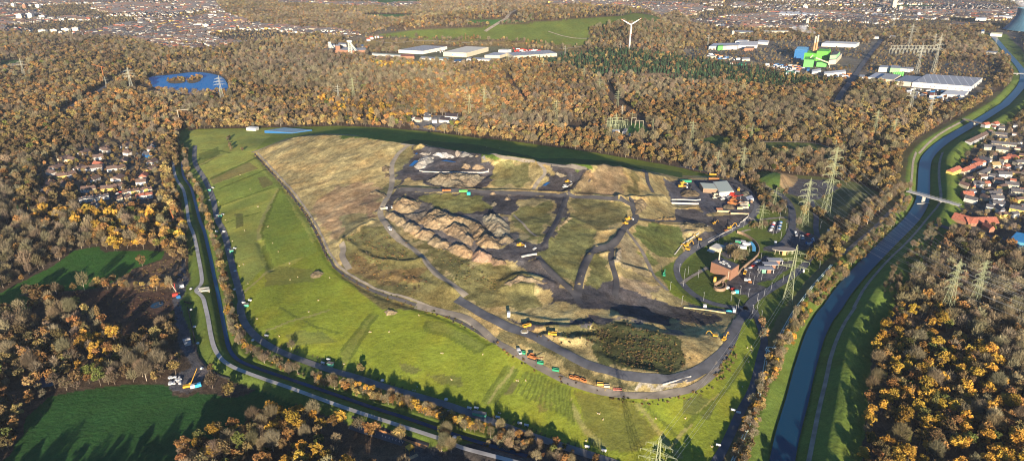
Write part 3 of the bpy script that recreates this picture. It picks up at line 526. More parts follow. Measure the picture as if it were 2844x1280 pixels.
sheet('pond', 'J7', [(1280,720),(1330,708),(1420,712),(1400,725)], M_WATER, .8); 
for q in (((510,240),(560,170),(570,160),(600,165),(540,240)), ((555,145),(565,120),(580,125),(570,145)), ((750,190),(790,183),(870,190),(850,197),(780,196)), ((1515,390),(1555,330),(1585,330),(1540,390))):
    w3 = U(c('E', *q)); zm = sum(p[2] for p in w3)/len(w3)+1.2
    me = bpy.data.meshes.new('settling_basin_water'); me.from_pydata([(p[0], p[1], zm) for p in w3], [], [tuple(range(len(w3)))]); me.materials.append(M_LAKE)
    o = bpy.data.objects.new('settling_basin_water', me); link(o); tag(o, kind='structure')
# ---------------------------------------------------------------- trees
LEAF = tint_mat('autumn_leaves'); TWIG = tint_mat('bare_twigs'); 
BARK = mat('bark', (.16,.125,.09), noise=.25, scale=2); BARKP = mat('pale_bark', (.42,.36,.27), noise=.2, scale=2)
def quads(c0, n, size, rnd, stretch=1.0, up=.0):
    """n small leaf-clump faces around centres c0 (n*3)"""
    a = rnd.normal(size=(n, 3)); a /= np.linalg.norm(a, axis=1)[:, None]; a[:, 2] *= 1-up
    b = np.cross(a, rnd.normal(size=(n, 3))); b /= np.linalg.norm(b, axis=1)[:, None]+1e-9
    s = size*(.6+.8*rnd.random(n))[:, None]
    return np.stack([c0-a*s*stretch-b*s*.5, c0+a*s*stretch*.2-b*s*.7, c0+a*s*stretch+b*s*.5, c0-a*s*stretch*.2+b*s*.7], 1).reshape(-1, 3)
def cone_seg(V, F, p, q, r0, r1, k=4):
    p = np.array(p, float); q = np.array(q, float); d = q-p; d /= np.linalg.norm(d)+1e-9
    u = np.cross(d, (0, 0, 1) if abs(d[2]) < .9 else (1, 0, 0)); u /= np.linalg.norm(u); w = np.cross(d, u); b = len(V)
    for (o_, r) in ((p, r0), (q, r1)):
        for i in range(k):
            t = 2*math.pi*i/k; V.append(tuple(o_+r*(math.cos(t)*u+math.sin(t)*w)))
    for i in range(k): F.append((b+i, b+(i+1) % k, b+k+(i+1) % k, b+k+i))
def limbs(seed, h, spread, n=7, r=.28, sub=3):
    R = random.Random(seed); V, F = [], []; tips = []
    cone_seg(V, F, (0, 0, -.5), (R.uniform(-.3, .3), R.uniform(-.3, .3), h*.45), r, r*.6, 5)
    cone_seg(V, F, (0, 0, h*.45), (R.uniform(-.6, .6), R.uniform(-.6, .6), h*.9), r*.6, .05)
    for i in range(n):
        a = 2*math.pi*(i+R.random()*.6)/n; z0 = h*R.uniform(.25, .6); l = spread*R.uniform(.6, 1.0)
        e = (math.cos(a)*l, math.sin(a)*l, min(h*.95, z0+l*R.uniform(.5, 1.2))); cone_seg(V, F, (0, 0, z0), e, r*.35, .05, 3); tips.append(e)
        for j in range(sub):
            t = R.uniform(.4, .9); s = tuple(x*t for x in e[:2])+(z0+(e[2]-z0)*t,); a2 = a+R.uniform(-1.2, 1.2); l2 = l*R.uniform(.25, .5)
            e2 = (s[0]+math.cos(a2)*l2, s[1]+math.sin(a2)*l2, s[2]+l2*R.uniform(.3, 1.3)); cone_seg(V, F, s, e2, r*.14, .03, 3); tips.append(e2)
    return V, F, tips
def crown_leafy(seed, h, rad, nleaf, size):
    r = np.random.default_rng(seed); k = r.integers(13, 19)
    cs, rs = [], []
    for i in range(k):
        a = r.random()*6.28; q = rad*.72*math.sqrt(r.random()); z = h*(.38+.46*r.random()*(1-.3*(q/rad)**2))
        cs.append((math.cos(a)*q, math.sin(a)*q, z)); rs.append(rad*(.22+.2*r.random()))
    cs.append((0, 0, h*.8)); rs.append(rad*.36); cs = np.array(cs); rs = np.array(rs); k = len(cs)
    pick = r.integers(0, k, nleaf); d = r.normal(size=(nleaf, 3)); d /= np.linalg.norm(d, axis=1)[:, None]; d[:, 2] = np.abs(d[:, 2])*.8+d[:, 2]*.3
    rr = (.55+.45*r.random(nleaf)**.4)[:, None]
    c0 = cs[pick]+d*rs[pick][:, None]*rr; br = (.75+.5*r.random(k))[pick]*(.8+.4*r.random(nleaf))
    V = quads(c0, nleaf, size, r); col = np.repeat(br, 4)[:, None]*np.ones((1, 3))
    hue = np.repeat(r.random(nleaf), 4); col[:, 1] *= .9+.25*hue
    return V, np.arange(nleaf*4).reshape(-1, 4), col
def crown_bare(seed, h, rad, n, w):
    r = np.random.default_rng(seed)
    # upward sweeping fine twigs, fanned out from the limbs
    a = r.random(n)*6.283; q = rad*np.sqrt(r.random(n)); z = h*(.35+.6*r.random(n)*(1-.45*(q/rad)**2))
    p = np.stack([np.cos(a)*q, np.sin(a)*q, z], 1)
    d = np.stack([np.cos(a)*q/rad*.8, np.sin(a)*q/rad*.8, np.full(n, 1.25)], 1)+r.normal(size=(n, 3))*.35; d /= np.linalg.norm(d, axis=1)[:, None]
    s = np.cross(d, r.normal(size=(n, 3))); s /= np.linalg.norm(s, axis=1)[:, None]
    L = (h*.08+h*.12*r.random(n))[:, None]; ww = w*(.6+.8*r.random(n))[:, None]
    V = np.stack([p-s*ww, p+s*ww, p+d*L+s*ww*.4, p+d*L-s*ww*.4], 1).reshape(-1, 3)
    br = np.repeat(.7+.6*r.random(n), 4)[:, None]*np.ones((1, 3))
    return V, np.arange(n*4).reshape(-1, 4), br
def crown_conifer(seed, h, rad, n, size):
    r = np.random.default_rng(seed); t = r.random(n)**.7; a = r.random(n)*6.283; q = rad*(1-t*.95)*(.5+.5*r.random(n))
    p = np.stack([np.cos(a)*q, np.sin(a)*q, h*(.15+.85*t)-q*.25], 1)
    V = quads(p, n, size, r, up=.5); br = np.repeat(.7+.6*r.random(n), 4)[:, None]*np.ones((1, 3))
    return V, np.arange(n*4).reshape(-1, 4), br
def crown_column(seed, h, rad, n, size):
    r = np.random.default_rng(seed); t = r.random(n); a = r.random(n)*6.283; q = rad*np.sin(np.clip(t*.9+.1, 0, 1)*math.pi)**.5*(.5+.5*r.random(n))
    p = np.stack([np.cos(a)*q, np.sin(a)*q, h*(.08+.92*t)], 1)
    V = quads(p, n, size, r, up=-.4); br = np.repeat(.7+.6*r.random(n), 4)[:, None]*np.ones((1, 3))
    return V, np.arange(n*4).reshape(-1, 4), br
HI, LO = {}, {}   # kind -> list of (crown mesh, trunk mesh) / joined far mesh
def build_kinds():
    spec = dict(leafy=(16, 5.9), bare=(18, 4.7), conifer=(16, 3.0), column=(19, 2.4), shrub=(6, 2.8))
    for kind, (h, rad) in spec.items():
        HI[kind], LO[kind] = [], []
        for v in range(4):
            sd = hash((kind, v)) % 1000 if False else sum(map(ord, kind))*7+v; rd = rad*(.85+.1*v); hh = h*(.9+.07*v)
            for lod in (0, 1):
                if kind == 'leafy': C_ = crown_leafy(sd, hh, rd, (1150, 330)[lod], (.52, .95)[lod])
                elif kind == 'shrub': C_ = crown_leafy(sd, hh, rd, (420, 130)[lod], (.42, .75)[lod])
                elif kind == 'bare': C_ = crown_bare(sd, hh, rd, (1500, 360)[lod], (.085, .2)[lod])
                elif kind == 'conifer': C_ = crown_conifer(sd, hh, rd, (800, 240)[lod], (.5, .85)[lod])
                else: C_ = crown_column(sd, hh, rd, (600, 180)[lod], (.45, .8)[lod])
                m = TWIG if kind == 'bare' else LEAF
                tv, tf, _ = limbs(sd, hh*(.95 if kind == 'bare' else .8), rd*(.95 if kind == 'bare' else .7), n=(9 if kind == 'bare' else 5) if lod == 0 else 4, sub=(4 if kind == 'bare' else 1) if lod == 0 else 0, r=.3 if kind != 'shrub' else .1)
                bm_ = BARKP if kind == 'bare' and v % 2 else BARK
                if lod == 0:
                    HI[kind].append((mesh_np(kind+'_crown', C_[0], C_[1], m, C_[2]), mesh_np(kind+'_trunk', tv, tf, bm_)))
                else:
                    V = np.concatenate([C_[0], np.array(tv)]); F = [tuple(f) for f in C_[1]]+[tuple(i+len(C_[0]) for i in f) for f in tf]
                    cc = np.concatenate([C_[2], np.ones((len(tv), 3))])
                    LO[kind].append(mesh_np(kind+'_far', V, F, [m, bm_], cc, fm=[0]*len(C_[1])+[1]*len(tf)))
build_kinds()
# where trees may stand -------------------------------------------------
ROADS_W = [(PATH_W, 6), (CANAL_W, 6), (PERIM_W, 6)]
def clear_lines():
    L = []
    for k, pts, d in (('A', [(-50,670),(150,650),(420,625),(700,580),(980,540),(1300,470),(1550,425),(1800,400),(2200,355)], 16), ('B', [(2010,640),(2060,740),(2180,840),(2300,930)], 9), ('B', [(1700,930),(1500,880),(1350,720),(1240,560)], 5), ('A', [(0,760),(300,800),(600,950),(900,1100)], 5), ('C', [(0,720),(300,760),(620,700),(900,640)], 6), ('C', [(560,1000),(1000,960),(1400,1010)], 6), ('A', [(480,860),(540,800),(640,750),(760,680),(850,610),(980,550)], 13),
                      ('C', [(1150,790),(1200,700),(1280,600),(1380,450),(1500,300)], 15), ('W', [(1220,80),(1290,40),(1380,10),(1500,-8)], 14), ('F', [(1700,330),(1600,400),(1450,560),(1300,680),(1200,760)], 4),
                      ('F', [(-20,92),(150,95),(350,160),(560,230),(680,280)], 8), ('J5', [(220,720),(380,770),(500,830)], 6), ('J5', [(380,540),(520,480),(640,420),(800,330),(940,230)], 6), ('F', [(1900,540),(2100,570),(2300,620),(2600,680)], 8),
                      ('W', [(1050,345),(1200,357),(1400,381),(1600,412),(1790,450)], 6), ('G',[(1640,560),(1850,620),(2100,700),(2300,770),(2450,830)],5)):
        L.append(([p[:2] for p in U(c(k, *pts))], d))
    return L
CLEAR = clear_lines()+[([p[:2] for p in U(c('A', (1060,650),(1160,705),(1290,735),(1480,750),(1620,738),(1730,725)))], 14)]+[(RIVER_W, 22)]
CLEARP = []   # polygons to keep free (buildings), filled by the buildings code
KP = {}       # colour / kind regions
def kreg(name, k, *pts): KP.setdefault(name, []).append([p[:2] for p in U(c(k, *pts))])
kreg('bare', 'D', (-300,300),(100,330),(250,560),(500,500),(700,560),(700,690),(450,830),(0,1030),(-300,1000)); kreg('bare', 'G', (-100,0),(250,0),(550,60),(700,180),(650,260),(350,200),(150,200),(0,250))
kreg('bare', 'F', (1700,1000),(1900,820),(2573,880),(2700,1159),(1650,1159)); kreg('bare', 'I', (1900,60),(2573,0),(2800,600),(2500,620),(2300,330),(2000,250))
kreg('bare', 'C', (700,780),(1100,700),(1500,700),(1700,760),(1600,900),(1100,980),(600,960),(0,900),(100,780)); kreg('bare', 'B', (0,540),(500,520),(800,560),(640,620),(0,680)); kreg('bare', 'A', (1750,430),(2573,400),(2573,700),(2100,680),(1800,640))
kreg('bare', 'G', (500,330),(950,400),(1350,290),(1350,400),(1100,560),(600,600),(560,480)); kreg('bare','B',(1350,880),(1700,880),(2000,1100),(1850,1050),(1500,1000),(1200,960))
kreg('gold', 'D', (250,480),(520,440),(800,430),(1200,520),(1400,560),(1400,700),(1200,740),(800,740),(700,600),(300,540)); kreg('gold', 'G', (520,230),(800,200),(940,300),(900,420),(680,600),(520,560))
kreg('gold', 'G', (1340,1159),(1350,1000),(1800,850),(2100,730),(2700,740),(2700,1300),(1300,1300)); kreg('gold', 'I', (1100,1300),(1180,700),(1300,300),(1500,30),(1900,0),(2000,200),(2300,350),(2500,640),(2573,900),(2573,1300))
kreg('gold', 'B', (200,480),(600,490),(620,530),(300,530)); kreg('gold', 'B', (-200,760),(400,800),(700,880),(900,980),(0,940)); kreg('orange', 'B', (400,640),(1500,560),(1900,800),(1700,900),(1000,870),(600,860),(200,800)); kreg('orange', 'A', (0,650),(700,640),(1300,800),(1500,1000),(900,1000),(0,830))
kreg('orange', 'C', (0,650),(500,680),(560,800),(150,860),(0,1000)); kreg('orange', 'B', (1300,480),(1500,470),(1600,600),(1300,620)); kreg('orange','E',(1300,-60),(1650,-80),(2000,40),(2573,110),(2573,200),(1900,110),(1500,60))
kreg('ochre', 'A', (1450,850),(1900,850),(2200,930),(2573,900),(2573,960),(2100,960),(1500,1000)); kreg('ochre', 'C', (1100,850),(1700,780),(2050,880),(1900,960),(1700,1100),(1300,1060),(1000,980)); kreg('ochre', 'C', (2080,760),(2500,600),(2300,840),(2000,860))
kreg('ochre', 'F', (1050,120),(1700,0),(1680,260),(1500,300),(1250,260)); kreg('ochre', 'E', (600,-40),(1300,40),(2000,110),(2573,210),(2573,160),(1800,60),(1000,-40)); kreg('ochre','D',(1150,60),(1320,150),(1330,480),(1200,520),(1130,300))
kreg('conifer', 'B', (1480,440),(1700,385),(2100,380),(2573,440),(2573,640),(2300,560),(1950,600),(1700,500),(1500,500)); kreg('conifer', 'C', (-20,440),(330,490),(900,590),(1150,640),(800,680),(300,640),(0,640)); kreg('conifer', 'D', (50,470),(290,420),(290,450),(60,520))
kreg('pinemix', 'B', (1850,180),(2573,190),(2573,380),(1950,340)); 
def tint_of(kind, n, r):
    base = dict(brown=(.13,.09,.043), orange=(.215,.115,.042), gold=(.34,.20,.035), ochre=(.205,.145,.055), bare=(.165,.135,.082), green=(.095,.10,.028), conifer=(.032,.066,.03), dark=(.09,.068,.045))[kind]
    c_ = np.array(base)[None]*(.6+.8*r.random((n, 1))); c_ = c_*(1+.18*(r.random((n, 3))-.5)); return np.clip(c_, 0, .9)
def in_any(name, X, Y):
    m = np.zeros(X.shape, bool)
    for p in KP.get(name, []): m |= inpoly(X, Y, p)
    return m
def forest_points(x0, x1, y0, y1, st, seed):
    r = np.random.default_rng(seed)
    X, Y = np.meshgrid(np.arange(x0, x1, st), np.arange(y0, y1, st)); X = X.ravel()+(r.random(X.size)-.5)*st*.95; Y = Y.ravel()+(r.random(Y.size)-.5)*st*.95
    px, py = project(X, Y, 10); m = (px > -260) & (px < 3110) & (py < 1480) & (py > -40); X, Y = X[m], Y[m]
    zi = classify(X, Y); dens = np.array([z[2] for z in ZN]+[1.0])[zi]
    gap = fbm(X+4000, Y+100, 60, 3) < .36; keep = r.random(X.size) < dens*np.where(gap & (dens > .9), .45, .94); X, Y = X[keep], Y[keep]
    ok = np.ones(X.size, bool)
    for pl, d in CLEAR+ROADS_W:
        D, _, _ = pldist(X, Y, pl, d+1); ok &= D > d
    for p in CLEARP: ok &= ~inpoly(X, Y, p)
    return X[ok], Y[ok], r
def kinds_for(X, Y, r):
    n = X.size; u = r.random(n); pn = fbm(X, Y, 160, 3); fr = np.clip((Y-1500)/1300, 0, 1); K = np.full(n, 'brown', dtype=object); T = np.full(n, 'leafy', dtype=object)
    # base mix
    K[u < .17] = 'orange'; K[(u > .13) & (u < .30)] = 'ochre'; K[(u > .30) & (u < .33)] = 'green'
    b = (u > .33) & (pn+.35*(r.random(n)-.5) > .54); K[b] = 'bare'; T[b] = 'bare'
    b = (u > .85); K[b] = 'dark'; b = r.random(n) < fr*.45; K[b] = np.where(r.random(int(b.sum())) < .5, 'dark', 'bare'); T[K == 'bare'] = 'bare'; T[b & (K != 'bare')] = 'leafy'
    for nm, mix in (('bare', (('bare', .80), ('brown', .12), ('orange', .08))), ('gold', (('gold', .34), ('orange', .24), ('green', .09), ('bare', .18), ('brown', .15))), ('orange', (('orange', .40), ('ochre', .22), ('brown', .22), ('bare', .16))),
                    ('ochre', (('ochre', .66), ('orange', .1), ('bare', .14), ('brown', .10))), ('conifer', (('conifer', .80), ('ochre', .08), ('brown', .12))), ('pinemix', (('conifer', .22), ('brown', .4), ('bare', .38)))):
        m = in_any(nm, X, Y); v = r.random(n); acc = 0
        for kk, w in mix:
            q = m & (v >= acc) & (v < acc+w); K[q] = kk; T[q] = 'bare' if kk == 'bare' else ('conifer' if kk == 'conifer' else 'leafy'); acc += w
    s = .50+.50*r.random(n)**1.3; s[K == 'gold'] *= 1.08
    zi = classify(X, Y); tw = np.isin(np.array([z[0] for z in ZN]+[''], object)[zi], ['town', 'village', 'yard', 'lot']); s[tw] *= .6
    return K, T, s
# stuff forests through geometry nodes ------------------------------------
def gn_scatter(name, pts, scl, rot, idx, tint, meshes, label, cat):
    me = bpy.data.meshes.new(name); n = len(pts); me.vertices.add(n); me.vertices.foreach_set('co', np.asarray(pts, np.float32).ravel())
    for an, ty, val in (('scl', 'FLOAT_VECTOR', scl), ('rotz', 'FLOAT_VECTOR', rot), ('tint', 'FLOAT_COLOR', tint)):
        a = me.attributes.new(an, ty, 'POINT'); a.data.foreach_set('color' if ty == 'FLOAT_COLOR' else 'vector', np.asarray(val, np.float32).ravel())
    a = me.attributes.new('vi', 'INT', 'POINT'); a.data.foreach_set('value', np.asarray(idx, np.int32))
    col = bpy.data.collections.new(name+'_kinds')
    for i, m in enumerate(meshes): col.objects.link(bpy.data.objects.new('tree_kind_%02d' % i, m))
    o = bpy.data.objects.new(name, me); link(o)
    g = bpy.data.node_groups.new(name, 'GeometryNodeTree'); g.interface.new_socket('Geometry', in_out='INPUT', socket_type='NodeSocketGeometry'); g.interface.new_socket('Geometry', in_out='OUTPUT', socket_type='NodeSocketGeometry')
    N, L = g.nodes, g.links; gi = N.new('NodeGroupInput'); go = N.new('NodeGroupOutput'); ip = N.new('GeometryNodeInstanceOnPoints'); ci = N.new('GeometryNodeCollectionInfo')
    ci.inputs['Collection'].default_value = col; ci.inputs['Separate Children'].default_value = True; ci.inputs['Reset Children'].default_value = True
    def na(nm, t):
        q = N.new('GeometryNodeInputNamedAttribute'); q.data_type = t; q.inputs['Name'].default_value = nm; return q.outputs['Attribute']
    ip.inputs['Pick Instance'].default_value = True
    L.new(gi.outputs[0], ip.inputs['Points']); L.new(ci.outputs[0], ip.inputs['Instance']); L.new(na('vi', 'INT'), ip.inputs['Instance Index'])
    er = N.new('FunctionNodeEulerToRotation'); L.new(na('rotz', 'FLOAT_VECTOR'), er.inputs[0]); L.new(er.outputs[0], ip.inputs['Rotation']); L.new(na('scl', 'FLOAT_VECTOR'), ip.inputs['Scale']); L.new(ip.outputs[0], go.inputs[0])
    md = o.modifiers.new('scatter', 'NODES'); md.node_group = g
    return tag(o, label, cat, kind='stuff')
ORD = ['first','second','third','fourth','fifth','sixth','seventh','eighth','ninth','tenth','eleventh','twelfth','thirteenth','fourteenth','fifteenth','sixteenth','seventeenth','eighteenth','nineteenth','twentieth']
def ordn(i): return ORD[i] if i < 20 else ('%dth' % (i+1) if (i+1) % 10 not in (1, 2, 3) else '%d%s' % (i+1, {1: 'st', 2: 'nd', 3: 'rd'}[(i+1) % 10]))
CN = dict(brown='brown', orange='rust-orange', gold='golden yellow', ochre='ochre', bare='bare', green='olive green', conifer='dark green', dark='dark brown')
def add_tree(x, y, kind, tk, s, tint, label, group, variant, rz, name=None):
    nm = name or dict(leafy='autumn_tree', bare='bare_tree', conifer='pine_tree', column='poplar_tree', shrub='shrub')[tk]
    root = bpy.data.objects.new(nm, None); link(root); root.location = (x, y, zat(x, y)-.2); root.rotation_euler = (0, 0, rz); root.scale = (s, s, s*(.92+.16*random.random()))
    root.empty_display_size = .1
    cm, tm = HI[tk][variant % 4]
    t = bpy.data.objects.new('trunk', tm); link(t, root); k = bpy.data.objects.new('crown', cm); link(k, root); k['tint'] = [float(v) for v in tint]+[1.0]
    tag(root, label, 'shrub' if tk == 'shrub' else 'tree', group)
    return root
def make_forest():
    X1, Y1, r = forest_points(-1700, 1700, 250, 1700, 6.7, 11); X2, Y2, r2 = forest_points(-4600, 4600, 1700, 4700, 8.4, 12)
    X = np.concatenate([X1, X2]); Y = np.concatenate([Y1, Y2]); K, T, s = kinds_for(X, Y, r)
    # extra planted rows and shrub strips
    ex = []
    def strip(k, pts, half, n, kinds, tk, s0, s1, z=None):
        L = resample(smooth_pl([p[:2] for p in U(c(k, *pts))], 1), 1.0)
        for i in range(n):
            j = r.integers(1, len(L)-1); a = L[j-1]; b = L[j]; dx, dy = b[0]-a[0], b[1]-a[1]; l = math.hypot(dx, dy)+1e-9; q = (r.random()*2-1)*half
            ex.append((b[0]+dy/l*q, b[1]-dx/l*q, kinds[r.integers(0, len(kinds))], tk[r.integers(0, len(tk))], s0+(s1-s0)*r.random()))
    strip('D', [(1400,-10),(1395,80),(1420,170),(1470,240),(1510,330),(1535,430),(1560,500),(1600,600),(1650,760),(1670,880),(1700,1000),(1735,1159)], 3, 230, ['ochre','orange','ochre','brown','brown','dark'], ['leafy','leafy','shrub','bare'], .32, .62)
    strip('D', [(1370,-50),(1345,20),(1330,110)], 3, 40, ['ochre','brown'], ['leafy'], .35, .6)
    strip('G', [(1720,0),(1760,150),(1830,290),(1920,360),(2100,440),(2300,520),(2500,590),(2573,600)], 4, 190, ['ochre','orange','gold','brown','ochre','bare'], ['leafy','bare','shrub'], .3, .52)
    strip('H', [(0,600),(150,660),(400,720),(600,780),(800,850),(1000,920),(1080,950)], 3.5, 150, ['gold','orange','gold','ochre','brown'], ['leafy','leafy','bare'], .34, .56)
    strip('H', [(1090,960),(1250,990),(1450,1080),(1700,1150),(1900,1250)], 9, 130, ['dark','brown','orange','green'], ['leafy','bare','shrub'], .28, .55)
    strip('H', [(700,1000),(830,1040),(760,1100)], 8, 12, ['brown','green'], ['leafy','bare'], .4, .7)
    strip('I', [(420,1180),(500,950),(560,750),(620,600),(680,440),(780,270),(860,120),(930,20)], 5, 230, ['ochre','orange','brown','brown','gold','bare'], ['leafy','shrub','bare','leafy'], .28, .55)
    strip('F', [(960,1140),(1080,1010),(1220,880),(1350,740),(1480,600),(1600,460),(1690,340)], 6, 300, ['ochre','brown','brown','ochre','orange'], ['leafy','shrub','bare'], .3, .55)
    strip('F', [(960,800),(1050,720),(1170,600),(1300,500),(1450,390),(1600,300),(1690,250)], 7, 300, ['ochre','brown','brown','ochre'], ['leafy','leafy','bare'], .4, .7)
    strip('F', [(950,820),(1010,760),(1080,800),(1150,740)], 10, 34, ['ochre','brown'], ['leafy'], .5, .75)
    strip('F', [(500,150),(560,250),(640,310),(700,330)], 5, 55, ['brown','bare','dark'], ['leafy','bare'], .35, .55); strip('F', [(600,330),(650,420),(720,450),(740,380)], 8, 60, ['brown','bare','orange'], ['leafy','bare','shrub'], .35, .6); strip('F', [(480,540),(570,570),(640,530)], 4, 26, ['brown','bare'], ['shrub','leafy'], .35, .6)
    strip('F', [(900,420),(1000,430),(1080,500),(1180,540)], 6, 45, ['brown','ochre'], ['shrub','leafy'], .4, .6); strip('F', [(0,60),(200,90),(450,190),(560,210)], 5, 80, ['brown','bare'], ['leafy','bare'], .35, .6)
    strip('J2', [(650,640),(760,640),(880,680),(900,760),(800,700)], 6, 40, ['dark','brown','bare'], ['shrub','bare'], .35, .7)
    strip('K2', [(1300,420),(1500,330),(1800,250),(2000,330),(2200,420),(2400,520),(2200,640),(1900,600),(1600,520),(1900,430),(2300,700),(1700,650)], 15, 560, ['green','brown','ochre','brown','dark','ochre'], ['shrub'], .14, .36)
    strip('K2', [(600,260),(900,380),(1300,300),(1500,200),(1100,260)], 9, 120, ['green','brown','dark'], ['shrub'], .15, .38)
    strip('E', [(60,760),(200,760),(380,820),(520,900),(300,900),(130,860),(200,1000),(450,1060),(600,1150)], 12, 260, ['green','brown','orange','dark','ochre'], ['shrub'], .14, .36)
    strip('E', [(700,860),(900,960),(1000,1060),(1250,1130),(850,1080)], 10, 150, ['green','brown','ochre'], ['shrub'], .14, .34)
    strip('W', [(640,388),(700,455),(760,525),(800,595),(830,660),(880,705),(960,745),(1080,782),(1160,812),(1230,858),(1300,903),(1380,943),(1500,993),(1620,1016),(1720,1004),(1790,973)], 2.5, 260, ['brown','dark','orange','green'], ['shrub'], .18, .42)
    strip('I', [(400,300),(330,450),(250,560)], 4, 40, ['brown','ochre'], ['shrub'], .3, .5)
    strip('D', [(880,980),(1000,920),(1150,860),(1280,840),(1330,900),(1250,980),(1000,1010)], 14, 260, ['brown','ochre','dark'], ['shrub'], .16, .38)
    strip('D', [(450,1110),(800,1060),(1250,1080),(1200,1250),(1000,1350),(850,1250),(1250,1159),(700,1150)], 20, 300, ['dark','brown','dark','orange'], ['shrub'], .14, .34)
    strip('D', [(860,1005),(1000,1010),(1200,1010),(1300,1000)], 3, 26, ['ochre','bare','orange'], ['leafy'], .35, .5)
    strip('A', [(1275,620),(1330,605),(1390,612),(1440,612),(1480,595),(1510,590)], 11, 130, ['ochre','brown','ochre','orange'], ['leafy','shrub','leafy'], .35, .6)
    strip('K8', [(650,360),(660,480),(690,600),(850,610),(1020,600)], 2, 26, ['dark','brown'], ['shrub','leafy'], .3, .45)
    strip('F', [(1950,520),(1800,720),(1650,900),(1550,1100)], 8, 90, ['dark','brown','bare'], ['shrub','bare','leafy'], .3, .6)
    strip('C', [(2000,860),(2200,800),(2350,660),(2450,480),(2400,400)], 8, 90, ['ochre','brown'], ['leafy'], .6, .9); strip('C', [(1900,560),(1960,480),(1950,400)], 8, 30, ['ochre','brown'], ['leafy'], .6, .9)
    E = np.array([(e[0], e[1]) for e in ex]); X = np.concatenate([X, E[:, 0]]); Y = np.concatenate([Y, E[:, 1]]); K = np.concatenate([K, np.array([e[2] for e in ex], object)]); T = np.concatenate([T, np.array([e[3] for e in ex], object)]); s = np.concatenate([s, [e[4] for e in ex]])
    T[(T == 'leafy') & (K == 'bare')] = 'bare'; b = (T == 'bare') & (K != 'bare'); K[b] = 'bare'; T[K == 'conifer'] = 'conifer'
    q = (T == 'leafy') & (r.random(X.size) < .015); T[q] = 'column'
    n = X.size; Z = gz(X, Y)-.2; tint = np.zeros((n, 3))
    for kk in CN:
        m = K == kk; tint[m] = tint_of(kk, int(m.sum()), r)
    tint *= (.64+1.0*fbm(X, Y, 90, 3))[:, None]; tint[:, 2] *= .85+.3*fbm(X+999, Y, 200, 2)
    rot = r.random(n)*6.283
    # the nearest ones in view become trees of their own
    px, py = project(X, Y, Z+s*9); iv = (px > -10) & (px < 2854) & (py < 1290) & (py > 0) & (T != 'shrub')
    size = np.where(iv, s*17/np.sqrt(X*X+Y*Y+H*H), 0); near = np.argsort(-size)[:262]
    isn = np.zeros(n, bool); isn[near] = True
    zn = np.where(px[near] < 1400, 'left', 'right'); groups = {}
    for i in near:
        if px[i] > 2130: w = 'wood right of river'
        elif px[i] > 1960: w = 'strip beside river'
        elif py[i] > 1010 and px[i] > 1000: w = 'tree row by service road'
        elif px[i] > 560 and py[i] > 1100: w = 'grove at bottom edge'
        elif px[i] > 590: w = 'tree row along canal'
        elif py[i] > 1000: w = 'hedge by lower-left field'
        else: w = 'left-hand wood'
        groups.setdefault((w, K[i]), []).append(i)
    for (w, kk), L in groups.items():
        L.sort(key=lambda i: -py[i]); per = 6
        for ri in range(0, len(L), per):
            row = sorted(L[ri:ri+per], key=lambda i: px[i])
            for j, i in enumerate(row):
                kd = dict(bare='leafless grey', conifer='dark green pine').get(kk, CN[kk])
                noun = 'tree'
                lab = '%s %s in %s, %s from left, %s row' % (kd, noun, w, ordn(j), ordn(ri//per))
                add_tree(X[i], Y[i], kk, T[i], s[i], tint[i], lab, 'trees of the '+w, int(i), rot[i])
    rest = ~isn
    # one object per sort of woodland that no one could count
    for nm, sel, lab, cat in (('deciduous_forest', (T == 'leafy') | (T == 'column'), 'autumn-coloured deciduous forest stretching round the landfill to the far towns', 'forest'), ('leafless_forest', T == 'bare', 'grey-brown leafless trees mixed through the forest', 'forest'),
                              ('conifer_forest', T == 'conifer', 'dark green pine wood below the wind turbine', 'forest'), ('scrub', T == 'shrub', 'low brown and green scrub on the landfill, banks and damp ground', 'scrub')):
        m = rest & sel
        if not m.any(): continue
        ks = ['leafy', 'column'] if nm == 'deciduous_forest' else [dict(leafless_forest='bare', conifer_forest='conifer', scrub='shrub')[nm]]
        meshes = [q for kk in ks for q in LO[kk]]
        vi = (np.arange(n) % 4)+np.where((T == 'column') & (nm == 'deciduous_forest'), 4, 0)
        sc = np.stack([s, s, s*(.8+.4*r.random(n))*np.where(T == 'shrub', .62, 1)], 1); ro = np.stack([np.zeros(n), np.zeros(n), rot], 1)
        gn_scatter(nm, np.stack([X, Y, Z], 1)[m], sc[m], ro[m], vi[m], np.concatenate([tint, np.ones((n, 1))], 1)[m], meshes, lab, cat)
    print('TREES', n, int(isn.sum()))
